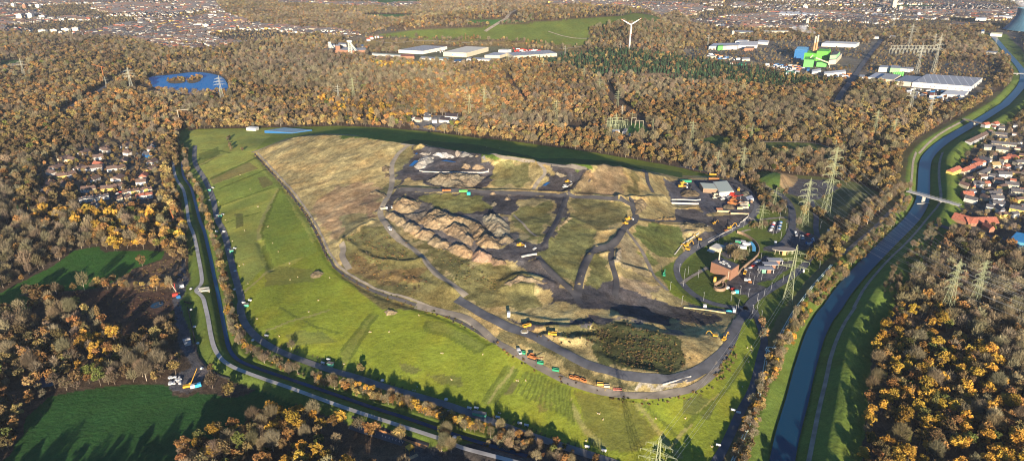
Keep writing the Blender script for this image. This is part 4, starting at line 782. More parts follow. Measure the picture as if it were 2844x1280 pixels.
# ---------------------------------------------------------------- builders for things
class MB:
    def __init__(s): s.v = []; s.f = []
    def box(s, x0, x1, y0, y1, z0, z1):
        b = len(s.v); s.v += [(x0,y0,z0),(x1,y0,z0),(x1,y1,z0),(x0,y1,z0),(x0,y0,z1),(x1,y0,z1),(x1,y1,z1),(x0,y1,z1)]
        s.f += [(b+3,b+2,b+1,b),(b+4,b+5,b+6,b+7),(b,b+1,b+5,b+4),(b+1,b+2,b+6,b+5),(b+2,b+3,b+7,b+6),(b+3,b,b+4,b+7)]; return s
    def prism(s, poly, z0, z1):
        b = len(s.v); n = len(poly); s.v += [(p[0], p[1], z0) for p in poly]+[(p[0], p[1], z1) for p in poly]
        s.f += [tuple(range(b+n-1, b-1, -1)), tuple(range(b+n, b+2*n))]+[(b+i, b+(i+1) % n, b+n+(i+1) % n, b+n+i) for i in range(n)]; return s
    def tube(s, p, q, r0, r1=None, k=4): cone_seg(s.v, s.f, p, q, r0, r0 if r1 is None else r1, k); return s
    def cyl(s, x, y, z0, z1, r0, r1=None, k=12):
        b = len(s.v); r1 = r0 if r1 is None else r1
        for z, r in ((z0, r0), (z1, r1)): s.v += [(x+r*math.cos(2*math.pi*i/k), y+r*math.sin(2*math.pi*i/k), z) for i in range(k)]
        s.f += [(b+i, b+(i+1) % k, b+k+(i+1) % k, b+k+i) for i in range(k)]+[tuple(range(b+k, b+2*k))]; return s
    def gable(s, x0, x1, y0, y1, z0, z1, ov=.3):
        ym = (y0+y1)/2; b = len(s.v); x0 -= ov; x1 += ov; y0 -= ov; y1 += ov; t = .25
        s.v += [(x0,y0,z0),(x1,y0,z0),(x1,y1,z0),(x0,y1,z0),(x0,ym,z1),(x1,ym,z1),(x0,y0,z0-t),(x1,y0,z0-t),(x1,y1,z0-t),(x0,y1,z0-t)]
        s.f += [(b,b+1,b+5,b+4),(b+2,b+3,b+4,b+5),(b+3,b,b+4),(b+1,b+2,b+5),(b+6,b+7,b+1,b),(b+7,b+8,b+2,b+1),(b+8,b+9,b+3,b+2),(b+9,b+6,b,b+3),(b+9,b+8,b+7,b+6)]; return s
    def mesh(s, name, m):
        me = bpy.data.meshes.new(name); me.from_pydata(s.v, [], s.f); me.materials.append(m); me.update(); return me
    def build(s, name, m, parent=None):
        o = bpy.data.objects.new(name, s.mesh(name, m)); return link(o, parent)
def thing(name, label, cat, x, y, rz=0, group=None, z=None, sc=1.0):
    o = bpy.data.objects.new(name, None); link(o); o.empty_display_size = .1; o.location = (x, y, zat(x, y) if z is None else z); o.rotation_euler = (0, 0, rz); o.scale = (sc,)*3
    return tag(o, label, cat, group)
def copy_thing(root, x, y, rz, label, group=None, sc=1.0, z=None):
    r = root.copy(); COL.objects.link(r); r.location = (x, y, zat(x, y) if z is None else z); r.rotation_euler = (0, 0, rz); r.scale = (sc,)*3; r['label'] = label
    if group: r['group'] = group
    for ch in root.children:
        c_ = ch.copy(); COL.objects.link(c_); c_.parent = r
        for g in ch.children: d = g.copy(); COL.objects.link(d); d.parent = c_
    return r
def at(k, x, y): return U(c(k, (x, y)))[0]
def hgt(x, y, z0, py):
    lo, hi = 0, 250
    for _ in range(30):
        m = (lo+hi)/2
        if project(x, y, z0+m)[1] > py: lo = m
        else: hi = m
    return lo
def rgb(name, col, **kw): return mat(name, col, **kw)
M_WHITE = rgb('white_render', (.56,.54,.49)); M_CREAM = rgb('cream_render', (.50,.44,.32)); M_YEL = rgb('yellow_render', (.66,.45,.12)); M_GREYW = rgb('grey_wall', (.36,.36,.36)); M_BRICK = rgb('red_brick', (.28,.145,.09), scale=1.5, noise=.2)
M_RRED = rgb('red_tile', (.32,.11,.07), noise=.2); M_RBRN = rgb('brown_tile', (.12,.08,.065), noise=.2); M_RGRY = rgb('grey_tile', (.085,.083,.09), noise=.2); M_FLAT = rgb('flat_roof', (.30,.31,.32)); M_RWHT = rgb('white_roof', (.56,.56,.54), noise=.06); M_GLASS = rgb('window_glass', (.03,.045,.06), rough=.15, spec=.6)
M_GRN = rgb('lime_cladding', (.11,.40,.05), noise=.05); M_TEAL = rgb('green_paint', (.03,.27,.14), noise=.06); M_BLUE = rgb('blue_cladding', (.02,.12,.30), noise=.06); M_ORG = rgb('orange_paint', (.40,.15,.05), noise=.1); M_YP = rgb('yellow_paint', (.52,.29,.03), noise=.1); M_RED = rgb('red_paint', (.5,.045,.03)); M_BLK = rgb('black_rubber', (.02,.02,.022)); M_STEEL = rgb('galvanised_steel', (.42,.43,.42)); M_CONCR = rgb('concrete', (.42,.40,.36)); M_PYL = rgb('green_lattice_paint', (.34,.37,.21), noise=.04, rough=.6); M_PYLG = rgb('grey_lattice_paint', (.42,.42,.34), noise=.04)  # blue cladding is darkened to carry the shade on the boiler house front
M_WOOD = rgb('timber', (.30,.19,.11)); M_CYAN = rgb('cyan_paint', (.05,.42,.5)); M_SILV = rgb('light_paint', (.5,.5,.5), rough=.4); M_DARKC = rgb('dark_car_paint', (.05,.055,.07), rough=.3); M_GRND = rgb('dark_green_cladding', (.04,.20,.08))
M_ROOFP = None
def striped(name, c1, c2, sx, sy, thr=.72):
    m = bpy.data.materials.new(name); nt, N, L, b = nodes_of(m); tc = N.new('ShaderNodeTexCoord'); br = N.new('ShaderNodeTexBrick'); br.inputs['Scale'].default_value = 1; br.offset = 0
    br.inputs['Brick Width'].default_value = sx; br.inputs['Row Height'].default_value = sy; br.inputs['Mortar Size'].default_value = thr; br.inputs['Mortar Smooth'].default_value = 0
    br.inputs['Color1'].default_value = (*c1, 1); br.inputs['Color2'].default_value = (*[v*.85 for v in c1], 1); br.inputs['Mortar'].default_value = (*c2, 1)
    L.new(tc.outputs['Object'], br.inputs['Vector']); L.new(br.outputs['Color'], b.inputs['Base Color']); b.inputs['Roughness'].default_value = .7; return m
M_SKYL = striped('roof_with_skylights', (.62,.62,.6), (.26,.27,.29), 9, 9, 2.6); M_RIB = striped('ribbed_roof', (.64,.62,.58), (.38,.36,.33), 400, 9, 1.4); M_PANEL = striped('panel_roof', (.24,.25,.27), (.5,.5,.5), 14, 7, .9)
M_FACADE = striped('windowed_facade', (.10,.11,.13), (.66,.62,.52), 3.2, 400, .9)
def frame_of(k, A, B):
    a, b = at(k, *A), at(k, *B); L = math.hypot(b[0]-a[0], b[1]-a[1]); return a, b, L, math.atan2(b[1]-a[1], b[0]-a[0])
def hall(k, A, B, C_, h, name, label, cat='building', wall=None, roof=None, parapet=.6, win=False, group=None, z=None, extra=None):
    """building on a parallelogram given by three ground points"""
    at_ = at if z is None else (lambda kk, x, y: onplane(*c(kk, (x, y))[0], z)+(z,)); a, b, d = at_(k, *A), at_(k, *B), at_(k, *C_); z0 = min(a[2], b[2], d[2]) if z is None else z
    t = thing(name, label, cat, a[0], a[1], math.atan2(b[1]-a[1], b[0]-a[0]), group, z=z0-.5)
    ca, sa = math.cos(-t.rotation_euler[2]), math.sin(-t.rotation_euler[2]); lc = lambda p: ((p[0]-a[0])*ca-(p[1]-a[1])*sa, (p[0]-a[0])*sa+(p[1]-a[1])*ca)
    q = [(0, 0), lc(b), lc(d), (lc(d)[0]-lc(b)[0], lc(d)[1])]; h += .5
    if parapet: MB().prism(q, 0, h).build('wall', wall or M_WHITE, t)
    else: MB().prism(q, 0, h).build('wall', wall or M_WHITE, t)
    cx = sum(p[0] for p in q)/4; cy = sum(p[1] for p in q)/4; s = 1-1.2/max(6, math.hypot(q[1][0], 1))
    MB().prism([(cx+(p[0]-cx)*s, cy+(p[1]-cy)*s) for p in q], h+.003, h+.25).build('roof', roof or M_FLAT, t)
    if win:
        L = q[1][0]; n = max(2, min(int(L/6), 14))
        for i in range(n): x = L*(i+.5)/n; MB().box(x-.9, x+.9, -.08, .05, h*.35, h*.35+1.4).build('window', M_GLASS, t)
    if extra: extra(t, q, h)
    return t
HOUSE_N = [0]
def house(x, y, rz, L, D, h, rh, wall, roof, label, group, name='house', detail=True, z=None):
    t = thing(name, label, 'house', x, y, rz, group, z)
    MB().box(-L/2, L/2, -D/2, D/2, -.8, h).build('wall', wall, t)
    # gable ends
    b = MB()
    for s in (-1, 1): b.prism([(0, 0)], 0, 0) if False else None
    e = .05; b.v = [(-L/2+e,-D/2+e,h),(-L/2+e,D/2-e,h),(-L/2+e,0,h+rh*.96),(L/2-e,-D/2+e,h),(L/2-e,D/2-e,h),(L/2-e,0,h+rh*.96)]; b.f = [(0,2,1),(3,4,5)]; b.build('gable', wall, t)
    rf = MB().gable(-L/2, L/2, -D/2, D/2, h, h+rh, .4).build('roof', roof, t)
    if detail:
        MB().box(L*.2, L*.2+.8, -.4, .4, h+rh*.4, h+rh+.9).build('chimney', M_BRICK, rf)
        n = max(2, int(L/4.5))
        for i in range(n):
            x_ = -L/2+L*(i+.5)/n
            MB().box(x_-.55, x_+.55, -D/2-.06, -D/2+.05, h*.5-.2, h*.5+1.1).build('window', M_GLASS, t)
    return t
def lattice(h, bw, tw, arms, m, th=.16, waist=None):
    """list of (name, MB) for a lattice pylon; arms = (height fraction, half length)"""
    body = MB(); n = 9; waist = waist or .62
    def half(t): return (bw+(tw-bw)*(t/waist) if t < waist else tw*(1-.55*(t-waist)/(1-waist)))/2
    lv = [h*(1-(1-i/n)**1.25)*.94 for i in range(n+1)]
    cs = [[(sx*half(z/h), sy*half(z/h), z) for sx, sy in ((-1,-1),(1,-1),(1,1),(-1,1))] for z in lv]
    for i in range(n):
        for j in range(4):
            body.tube(cs[i][j], cs[i+1][j], th*1.25, th*1.1, 4); k = (j+1) % 4
            body.tube(cs[i][j], cs[i+1][k], th*.6, k=3); body.tube(cs[i][k], cs[i+1][j], th*.6, k=3); body.tube(cs[i+1][j], cs[i+1][k], th*.6, k=3)
    for j in range(4): body.tube(cs[n][j], (0, 0, h), th, th*.5, 3)
    parts = [('tower_body', body)]
    for f, L in arms:
        a = MB(); z = h*f; w = half(f)
        for s in (-1, 1):
            tip = (s*L, 0, z)
            for yy in (-w, w):
                a.tube((s*w, yy, z), tip, th*.8, th*.5, 3); a.tube((s*w*.8, yy, z+h*.045), tip, th*.7, th*.4, 3)
            for q in (.2, .4, .6, .8):
                x = s*(w+(L-w)*q); yw = w*(1-q)
                a.tube((x, -yw, z), (x, yw, z), th*.45, k=3); a.tube((x, -yw, z), (x, -yw, z+h*.045*(1-q)), th*.4, k=3); a.tube((x, yw, z), (x, yw, z+h*.045*(1-q)), th*.4, k=3)
                x2 = s*(w+(L-w)*(q-.2)); a.tube((x2, -w*(1.2-q), z), (x, yw, z), th*.4, k=3)
            for q in (.45, 1.0):
                a.tube((s*L*q, 0, z), (s*L*q, 0, z-2.2), .12, k=4)
        parts.append(('crossarm', a))
    return parts
def car(name, x, y, rz, paint, label, group, L=4.4, z=None):
    t = thing(name, label, 'car', x, y, rz, group, z)
    b = MB().box(-L/2, L/2, -.9, .9, .3, .85); b.box(-L*.28, L*.34, -.78, .78, .85, 1.42); b.build('body', paint, t)
    MB().box(-L*.29, L*.35, -.72, .72, .95, 1.3).build('window', M_GLASS, t)
    for sx in (-1, 1):
        for sy in (-1, 1): MB().box(sx*L*.31-.32, sx*L*.31+.32, sy*.72-.16, sy*.72+.2, 0, .62).build('wheel', M_BLK, t)
    return t
def lorry(x, y, rz, cabm, bedm, label, L=8.5, group=None, name='tipper_truck', z=None, load=None):
    t = thing(name, label, 'truck', x, y, rz, group, z)
    MB().box(-L/2, L/2, -.9, .9, .7, 1.0).build('chassis', M_BLK, t)
    cb = MB().box(L/2-2.1, L/2, -1.2, 1.2, .9, 3.1).build('cab', cabm, t); MB().box(L/2-.9, L/2+.03, -1.05, 1.05, 1.9, 2.8).build('windscreen', M_GLASS, cb)
    b = MB(); x0, x1 = -L/2, L/2-2.4
    b.box(x0, x1, -1.25, 1.25, 1.05, 1.3); b.box(x0, x1, -1.25, -1.1, 1.3, 2.7); b.box(x0, x1, 1.1, 1.25, 1.3, 2.7); b.box(x1-.15, x1, -1.1, 1.1, 1.3, 3.0); b.box(x0, x0+.12, -1.1, 1.1, 1.3, 2.5); b.build('tipping_body', bedm, t)
    for xx in (L/2-1.2, -L/2+1.2, -L/2+2.6):
        for sy in (-1, 1): MB().tube((xx, sy*.85, .52), (xx, sy*1.2, .52), .52, k=10).build('wheel', M_BLK, t)
    return t
def excavator(x, y, rz, label, m=None, group='yellow excavators', s=1.0, up=0):
    m = m or M_YP; t = thing('excavator', label, 'excavator', x, y, rz, group, sc=s)
    for sy in (-1, 1): MB().box(-2.2, 2.2, sy*1.25-.35, sy*1.25+.35, 0, .95).build('track', M_BLK, t)
    bd = MB().box(-2.3, 1.5, -1.35, 1.35, 1.05, 2.2); bd.build('engine_housing', m, t); c_ = MB().box(.4, 1.9, .3, 1.35, 2.2, 3.2).build('cab', m, t); MB().box(.5, 1.95, .4, 1.4, 2.45, 3.0).build('window', M_GLASS, c_)
    MB().tube((1.3, -.2, 1.8), (4.2, -.2, 5.2+up), .42, .32).tube((4.2, -.2, 5.2+up), (6.0, -.2, 4.6+up), .32, .28).build('boom', m, t); MB().tube((6.0, -.2, 4.8+up), (7.2, -.2, 1.7+up), .28, .2).build('stick', m, t)
    MB().box(6.5, 7.6, -.8, .4, .6+up, 1.6+up).build('bucket', M_BLK, t); return t
def container(x, y, rz, m, label, L=6, W=2.4, h=2.6, name='container', group=None, top=None, z=None, open_=False, cat='container'):
    t = thing(name, label, cat, x, y, rz, group, z)
    if open_:
        b = MB().box(-L/2, L/2, -W/2, W/2, .1, .3); b.box(-L/2, L/2, -W/2, -W/2+.1, .3, h); b.box(-L/2, L/2, W/2-.1, W/2, .3, h); b.box(-L/2, -L/2+.1, -W/2+.1, W/2-.1, .3, h); b.box(L/2-.1, L/2, -W/2+.1, W/2-.1, .3, h); b.build('side_panels', m, t)
        MB().box(-L/2+.12, L/2-.12, -W/2+.12, W/2-.12, .32, .6).build('floor', M_BLK, t)
    else:
        b = MB().box(-L/2, L/2, -W/2, W/2, 0, h); n = int(L/1.0)
        for i in range(n): xx = -L/2+L*(i+.5)/n; b.box(xx-.12, xx+.12, -W/2-.06, -W/2, .2, h-.2)
        b.build('side_panels', m, t); MB().box(-L/2+.05, L/2-.05, -W/2+.05, W/2-.05, h+.003, h+.08).build('top_panel', top or m, t); MB().box(L/2, L/2+.06, -W/2+.1, W/2-.1, .15, h-.15).build('door', m, t)
    return t
M_HEAP = {}
def heap(k, poly, h, col, label, slope=.62, name='soil_heap', group='soil heaps on the landfill', seed=1, rough=1.0):
    W_ = U(c(k, *poly)); P_ = [p[:2] for p in W_]; xs = [p[0] for p in P_]; ys = [p[1] for p in P_]; st = max(.7, (max(xs)-min(xs))/110)
    X, Y = np.meshgrid(np.arange(min(xs)-2*st, max(xs)+2*st, st), np.arange(min(ys)-2*st, max(ys)+2*st, st))
    jx = X+(vnoise(X+seed*31, Y, 5)-.5)*3.2*rough; jy = Y+(vnoise(X, Y+seed*17, 5)-.5)*3.2*rough
    D, _, _ = pldist(jx, jy, P_+[P_[0]], 200); I_ = inpoly(jx, jy, P_); D = np.where(I_, D, -D)
    hh = np.minimum(D*slope, h*.8*(.62+.6*vnoise(X+seed, Y, 7))); hh = np.where(hh > 0, hh*(.88+.24*vnoise(X*1.3+seed*7, Y*1.3, 2.5)), hh)
    hh = np.where(hh > .3, hh+(vnoise(X*1.1+seed*3, Y*.7, 1.6)-.5)*.9+(fbm(X+seed, Y*.5, 4.5, 2)-.5)*1.6, hh); hh = np.maximum(hh, -1.0); g = gz(X, Y); cx, cy = sum(xs)/len(xs), sum(ys)/len(ys); z0 = zat(cx, cy)
    n, m = X.shape; keep = hh > -.95; V = np.stack([X-cx, Y-cy, g+hh-z0-.1*(hh < 0)], -1).reshape(-1, 3); idx = np.arange(n*m).reshape(n, m)
    F = np.stack([idx[:-1, :-1], idx[:-1, 1:], idx[1:, 1:], idx[1:, :-1]], -1).reshape(-1, 4); kk = (keep[:-1, :-1] | keep[1:, 1:] | keep[:-1, 1:] | keep[1:, :-1]).reshape(-1); F = F[kk]
    if not len(F): return None
    u = np.unique(F); rm = np.zeros(n*m, int); rm[u] = np.arange(len(u)); nz = .8+.4*vnoise(X+3, Y+seed, 4).reshape(-1)[u]
    cols = np.array(col)[None]*np.array([.68,.70,.72])*nz[:, None]
    o = bpy.data.objects.new(name, mesh_np(name, V[u], rm[F], M_GROUND, cols)); link(o); o.location = (cx, cy, z0); return tag(o, label, 'heap', group)
def poly_wall(name, k, pts, h, w, m, label, cat='wall', z=None, sm=0):
    L = [p for p in U(c(k, *pts))]
    if sm: L = smooth_pl(L, sm)
    V, F = [], []; n = len(L); x0, y0 = L[0][:2]; z0 = zat(x0, y0)
    for i, p in enumerate(L):
        q = L[min(i+1, n-1)]; o = L[max(i-1, 0)]; dx, dy = q[0]-o[0], q[1]-o[1]; l = math.hypot(dx, dy)+1e-9; dx /= l; dy /= l; g = zat(p[0], p[1]) if z is None else z
        for s in (-.5, .5): V += [(p[0]+dy*s*w-x0, p[1]-dx*s*w-y0, g-z0-.6), (p[0]+dy*s*w-x0, p[1]-dx*s*w-y0, g-z0+h)]
    for i in range(n-1):
        a = i*4; F += [(a, a+4, a+5, a+1), (a+2, a+3, a+7, a+6), (a+1, a+5, a+7, a+3)]
    F += [(0, 1, 3, 2), (n*4-4, n*4-2, n*4-1, n*4-3)]
    me = bpy.data.meshes.new(name); me.from_pydata(V, [], F); me.materials.append(m); o = bpy.data.objects.new(name, me); link(o); o.location = (x0, y0, z0); return tag(o, label, cat)
def lamp(k, x, y, label, h=9, proto=[None]):
    p = at(k, x, y)
    if proto[0] is None:
        t = thing('street_lamp', label, 'street lamp', p[0], p[1], 0, 'street lamps round the depot roads'); MB().tube((0, 0, 0), (0, 0, h), .10, .06, 6).build('pole', M_SILV, t); MB().box(-.1, 1.0, -.12, .12, h-.1, h+.06).build('lamp_head', M_SILV, t); proto[0] = t
    else: copy_thing(proto[0], p[0], p[1], random.random()*6, label)
# ---------------------------------------------------------------- pylons
TPL = {}
def pylon_parts(kind):
    if kind not in TPL:
        arms = {3: [(.62, 11.5), (.73, 11), (.85, 8)], 4: [(.52, 9.5), (.64, 11.5), (.76, 10), (.88, 7)], 5: [(.50, 10), (.61, 11), (.72, 10), (.83, 9), (.93, 7.5)], 1: [(.72, 14)], 2: [(.66, 13), (.82, 9)]}[kind % 10]
        TPL[kind] = [(n, b.mesh(n, M_PYL if kind < 10 else M_PYLG)) for n, b in lattice(50, 7.5, 2.2, arms, None, th=.10 if kind < 10 else .14)]
    return TPL[kind]
def pylon(k, bx, by, ty, kind, label, rz=0.0, group='power pylons', h=None):
    p = at(k, bx, by); ox, oy, s = CR[k]; hh = h or hgt(p[0], p[1], p[2], oy+ty/s)
    t = thing('power_pylon', label, 'power pylon', p[0], p[1], rz, group, z=p[2]-.3, sc=hh/50); t.scale = (min(hh/50, 1.15), min(hh/50, 1.15), hh/50)
    for n, me in pylon_parts(kind): o = bpy.data.objects.new(n, me); link(o, t)
    CLEARP.append([(p[0]-5, p[1]-9), (p[0]+5, p[1]-9), (p[0]+5, p[1]+5), (p[0]-5, p[1]+5)])
for a in [
 ('F',788,1120,680,3,'tall green lattice pylon in the meadow right of the brick building',-.35), ('K6',470,1090,165,4,'left of the two lattice pylons in the wood right of the river',.35), ('K6',930,985,185,5,'right of the two lattice pylons in the wood, with five crossarms',.35),
 ('F',1070,470,-60,5,'tallest lattice pylon, beside the dark covered mound',.2), ('F',905,542,180,4,'lattice pylon at the edge of the round car park',.25), ('F',585,562,368,3,'lattice pylon on the lawn left of the small car park',-.3), ('F',685,420,250,3,'lattice pylon inside the bend of the depot road',-.3),
 ('F',258,118,-30,3,'lattice pylon in the wood left above the recycling hall',0), ('F',443,142,-60,4,'larger lattice pylon in the wood right above the recycling hall',0), ('C',1440,1015,822,3,'pylon in the ochre wood, left one of the pair west of the river',.2), ('C',1580,1050,880,3,'pylon in the ochre wood, right one of the pair west of the river',.2),
 ('C',1140,1165,1045,2,'pylon behind the small racetrack',.1), ('F',1322,98,-35,3,'pylon in the wood right of the small racetrack',.1), ('C',65,1078,905,4,'pylon beside the small green clearing left of the racetrack',0), ('C',512,1070,930,1,'small pylon left of the racetrack',0), ('C',1705,850,640,13,'pylon in front of the big logistics hall, left one',.1), ('C',1855,882,700,13,'pylon in front of the big logistics hall, right one',.2),
 ('J7',978,830,480,13,'tall pylon rising behind the big logistics hall, left one',.2), ('J7',1158,832,370,13,'tall pylon rising behind the big logistics hall, right one',.2), ('J7',895,515,258,13,'pylon at the far edge of the switchyard, left',.1), ('J7',1170,520,372,14,'pylon at the far edge of the switchyard, right',.1), ('J7',1853,520,408,12,'pylon near the grey yards left of the cooling tower foot',.1),
 ('J7',722,300,170,13,'far pylon above the switchyard beside the country road',.1), ('J7',1340,335,258,12,'far pylon on the brown ground right of the long road',.1), ('J7',612,110,-10,12,'far pylon left of the white tower block',.1), ('J7',1070,190,75,12,'far pylon, left one of the three behind the town',.1), ('J7',1093,193,90,12,'far pylon, middle one of the three behind the town',.1), ('J7',1166,200,90,12,'far pylon, right one of the three behind the town',.1), ('J7',900,120,50,12,'far pylon beside the silo ball',.1),
 ('B',95,756,580,4,'pylon in the wood left of the landfill top, above the hamlet',-.1), ('B',968,886,703,4,'front pylon of the pair in the orange wood',-.1), ('B',1078,822,658,4,'rear pylon of the pair in the orange wood',-.1), ('B',1620,908,758,5,'pylon in the orange wood left of the substation',-.1), ('B',1524,540,440,4,'pylon in the wood in front of the far halls',0), ('B',1828,606,505,4,'pylon at the left edge of the pine wood',0), ('B',1944,706,588,4,'pylon below the pine wood with four wide crossarms',0),
 ('B',2081,806,678,4,'pylon in the reddish clearing behind the substation',0), ('B',2116,888,788,13,'slim pylon between clearing and substation',.3), ('B',2190,906,838,1,'short single-armed pylon behind the substation',0), ('B',2022,1037,870,4,'front pylon of the substation',.3), ('B',2066,1000,848,3,'rear pylon of the substation',.3), ('B',2345,982,890,1,'thin pylon in the wood right of the substation',.3),
 ('B',1687,416,343,12,'small grey pylon below the green far hill',0), ('B',1262,482,400,12,'small grey pylon between the far white halls',0), ('B',2102,372,320,12,'small grey pylon left of the wind turbine',0), ('B',2457,345,285,12,'small grey pylon in the far wood right of the wind turbine',0), ('A',2556,772,635,13,'pylon in the bare wood right of the lake',0), ('A',1676,752,565,13,'pylon at the right shore of the lake',.3), ('A',998,692,505,13,'pylon in the wood left of the lake',.3),
 ('A',806,662,575,12,'pylon beside the country road left of the lake',.3), ('A',186,582,440,12,'pylon beside the sand pit at the left edge',.2), ('C',190,345,255,12,'small grey pylon left of the far grey hall',0)]: pylon(*a)
p = onplane(*c('K4', (2225, 1110))[0], 9); hh = hgt(p[0], p[1], zat(*p), 1100+465/4.293)
t = thing('power_pylon', 'lattice pylon at the bottom edge on the green slope, only its top in view', 'power pylon', p[0], p[1], -.45, 'power pylons', z=zat(*p), sc=hh/50)
for n, me in pylon_parts(3): o = bpy.data.objects.new(n, me); link(o, t)
# ---------------------------------------------------------------- wind turbine, chimneys, towers
def wind_turbine():
    p = at('B', 2170, 387); h = hgt(p[0], p[1], p[2], 187/2.714); t = thing('wind_turbine', 'white wind turbine with red-tipped blades on the wooded rise', 'wind turbine', p[0], p[1], 0)
    MB().tube((0, 0, -1), (0, 0, h), 2.6, 1.3, 14).build('tower', M_RWHT, t); MB().cyl(0, 0, -.5, 5, 2.75, 2.7, 14).build('tower_foot', M_YP, t)
    MB().box(-1.8, 1.8, -3, 6, h-1.8, h+2).build('nacelle', M_RWHT, t); MB().tube((0, -3, h), (0, -5.5, h), 2, .6, 12).build('hub', M_RWHT, t); s = h/74
    for a in (32, 152, 272):
        L = 34*s; a = D2R(a); d = (math.cos(a), math.sin(a)); n_ = (-d[1], d[0]); m1, m2 = MB(), MB()
        def seg(mb, r0, r1, w0, w1):
            b = len(mb.v)
            for r, w in ((r0, w0), (r1, w1)):
                for q, yy in ((-.35, -4.4), (.65, -4.4), (.65, -4.0), (-.35, -3.9)): mb.v.append((d[0]*r+n_[0]*w*q, yy, h+d[1]*r+n_[1]*w*q))
            mb.f += [(b, b+1, b+5, b+4), (b+1, b+2, b+6, b+5), (b+2, b+3, b+7, b+6), (b+3, b, b+4, b+7), (b+4, b+5, b+6, b+7)]
        seg(m1, 1.2, L*.25, 2.0, 3.4); seg(m1, L*.25, L*.78, 3.4, 1.8); bl = m1.build('blade', M_RWHT, t); seg(m2, L*.78, L*.86, 1.8, 1.6); bl2 = MB(); seg(bl2, L*.86, L*.92, 1.6, 1.4); seg(m2, L*.92, L, 1.4, .7); m2.build('red_band', M_RED, bl); bl2.build('white_band', M_RWHT, bl)
wind_turbine()
M_ORB = rgb('orange_brown_cladding', (.50,.27,.13), noise=.05)
for bx, by, ty, lb in ((1905, 600, 205, 'left of the two orange-brown chimneys of the green power plant'), (1945, 605, 182, 'right of the two orange-brown chimneys of the green power plant')):
    p = at('J6', bx, by); h = hgt(p[0], p[1], p[2], 70+ty/6.44); t = thing('chimney', lb, 'chimney', p[0], p[1], 0, 'chimneys of the green power plant')
    MB().tube((0, 0, 0), (0, 0, h*.72), 3.0, 2.5, 16).build('lower_shaft', M_ORB, t); MB().tube((0, 0, h*.72), (0, 0, h), 2.5, 2.4, 16).build('upper_shaft', M_CREAM, t); MB().cyl(0, 0, h-.5, h+.4, 2.7, 2.7, 16).build('rim', M_STEEL, t); CHIM = (p[0], p[1], p[2]+h)
def volume_puff(name, segs, dens, label):
    m = bpy.data.materials.new(name); m.use_nodes = True; nt = m.node_tree; nt.nodes.remove(nt.nodes['Principled BSDF']); v = nt.nodes.new('ShaderNodeVolumePrincipled'); v.inputs['Color'].default_value = (.95, .96, 1, 1)
    g = nt.nodes.new('ShaderNodeTexCoord'); nz = nt.nodes.new('ShaderNodeTexNoise'); nz.inputs['Scale'].default_value = .07; nz.inputs['Detail'].default_value = 4; mr = nt.nodes.new('ShaderNodeMapRange'); mr.inputs['From Min'].default_value = .42; mr.inputs['From Max'].default_value = .68; mr.inputs['To Max'].default_value = dens
    nt.links.new(g.outputs['Object'], nz.inputs['Vector']); nt.links.new(nz.outputs['Fac'], mr.inputs['Value']); nt.links.new(mr.outputs['Result'], v.inputs['Density']); nt.links.new(v.outputs[0], nt.nodes['Material Output'].inputs['Volume'])
    b = MB(); n = 12
    for i, (x, y, z, r) in enumerate(segs):
        for j in range(n): a = 2*math.pi*j/n; b.v.append((x, y+math.cos(a)*r, z+math.sin(a)*r))
    for i in range(len(segs)-1):
        for j in range(n): b.f.append((i*n+j, i*n+(j+1) % n, (i+1)*n+(j+1) % n, (i+1)*n+j))
    b.f += [tuple(range(n-1, -1, -1)), tuple(range((len(segs)-1)*n, len(segs)*n))]
    import bmesh
    o = b.build(name, m); q = bmesh.new(); q.from_mesh(o.data); bmesh.ops.recalc_face_normals(q, faces=q.faces); q.to_mesh(o.data); q.free(); return tag(o, label, 'smoke', kind='stuff')
x, y, z = CHIM; volume_puff('smoke', [(x-3, y, z+1, 1.5), (x-12, y, z+6, 4), (x-26, y, z+12, 7), (x-44, y, z+16, 9), (x-62, y, z+19, 8), (x-76, y, z+20, 4)], .10, 'pale smoke drifting left from the power plant chimneys')
def cooling_tower():
    p = at('J7', 2195, 345); h = hgt(p[0], p[1], p[2], 95/3.996); d = p[1]*CP+H*SP; R0 = 222/3.996*d/FPX; t = thing('cooling_tower', 'huge concrete cooling tower at the top right edge', 'cooling tower', p[0], p[1], 0)
    b = MB(); n = 40; K = 14
    for i in range(K+1):
        q = i/K; r = R0*(.58+.42*((.8-q)/.8)**2 if q < .8 else .58+.02*((q-.8)/.2))
        for j in range(n): a = 2*math.pi*j/n; b.v.append((r*math.cos(a), r*math.sin(a), 4+q*(h-4)))
    for i in range(K):
        for j in range(n): b.f.append((i*n+j, i*n+(j+1) % n, (i+1)*n+(j+1) % n, (i+1)*n+j))
    o = b.build('shell', rgb('shaded_blue_concrete', (.05,.13,.19), noise=.1, scale=.05), t)  # shade on the tower is put into the dark blue-grey shell colour
    for j in range(20): a = 2*math.pi*j/20; MB().tube((R0*.98*math.cos(a), R0*.98*math.sin(a), 0), (R0*.97*math.cos(a+.1), R0*.97*math.sin(a+.1), 4.2), .8, k=4).build('support_column', M_CONCR, t)
    for a0, z0, z1, w in ((-1.75, h*.62, h*.95, .5),):
        m = MB(); V = []
        for i in range(7):
            a = a0+w*i/6
            for zz in (z0, z1):
                q = (zz-4)/(h-4); r = R0*(.58+.42*((.8-q)/.8)**2 if q < .8 else .58+.02*((q-.8)/.2))+.35; m.v.append((r*math.cos(a), r*math.sin(a), zz))
        m.f = [(2*i, 2*i+2, 2*i+3, 2*i+1) for i in range(6)]; m.build('lit_face', M_CREAM, t)  # sunlit face of the shell, put on as a cream strip
    return p, h
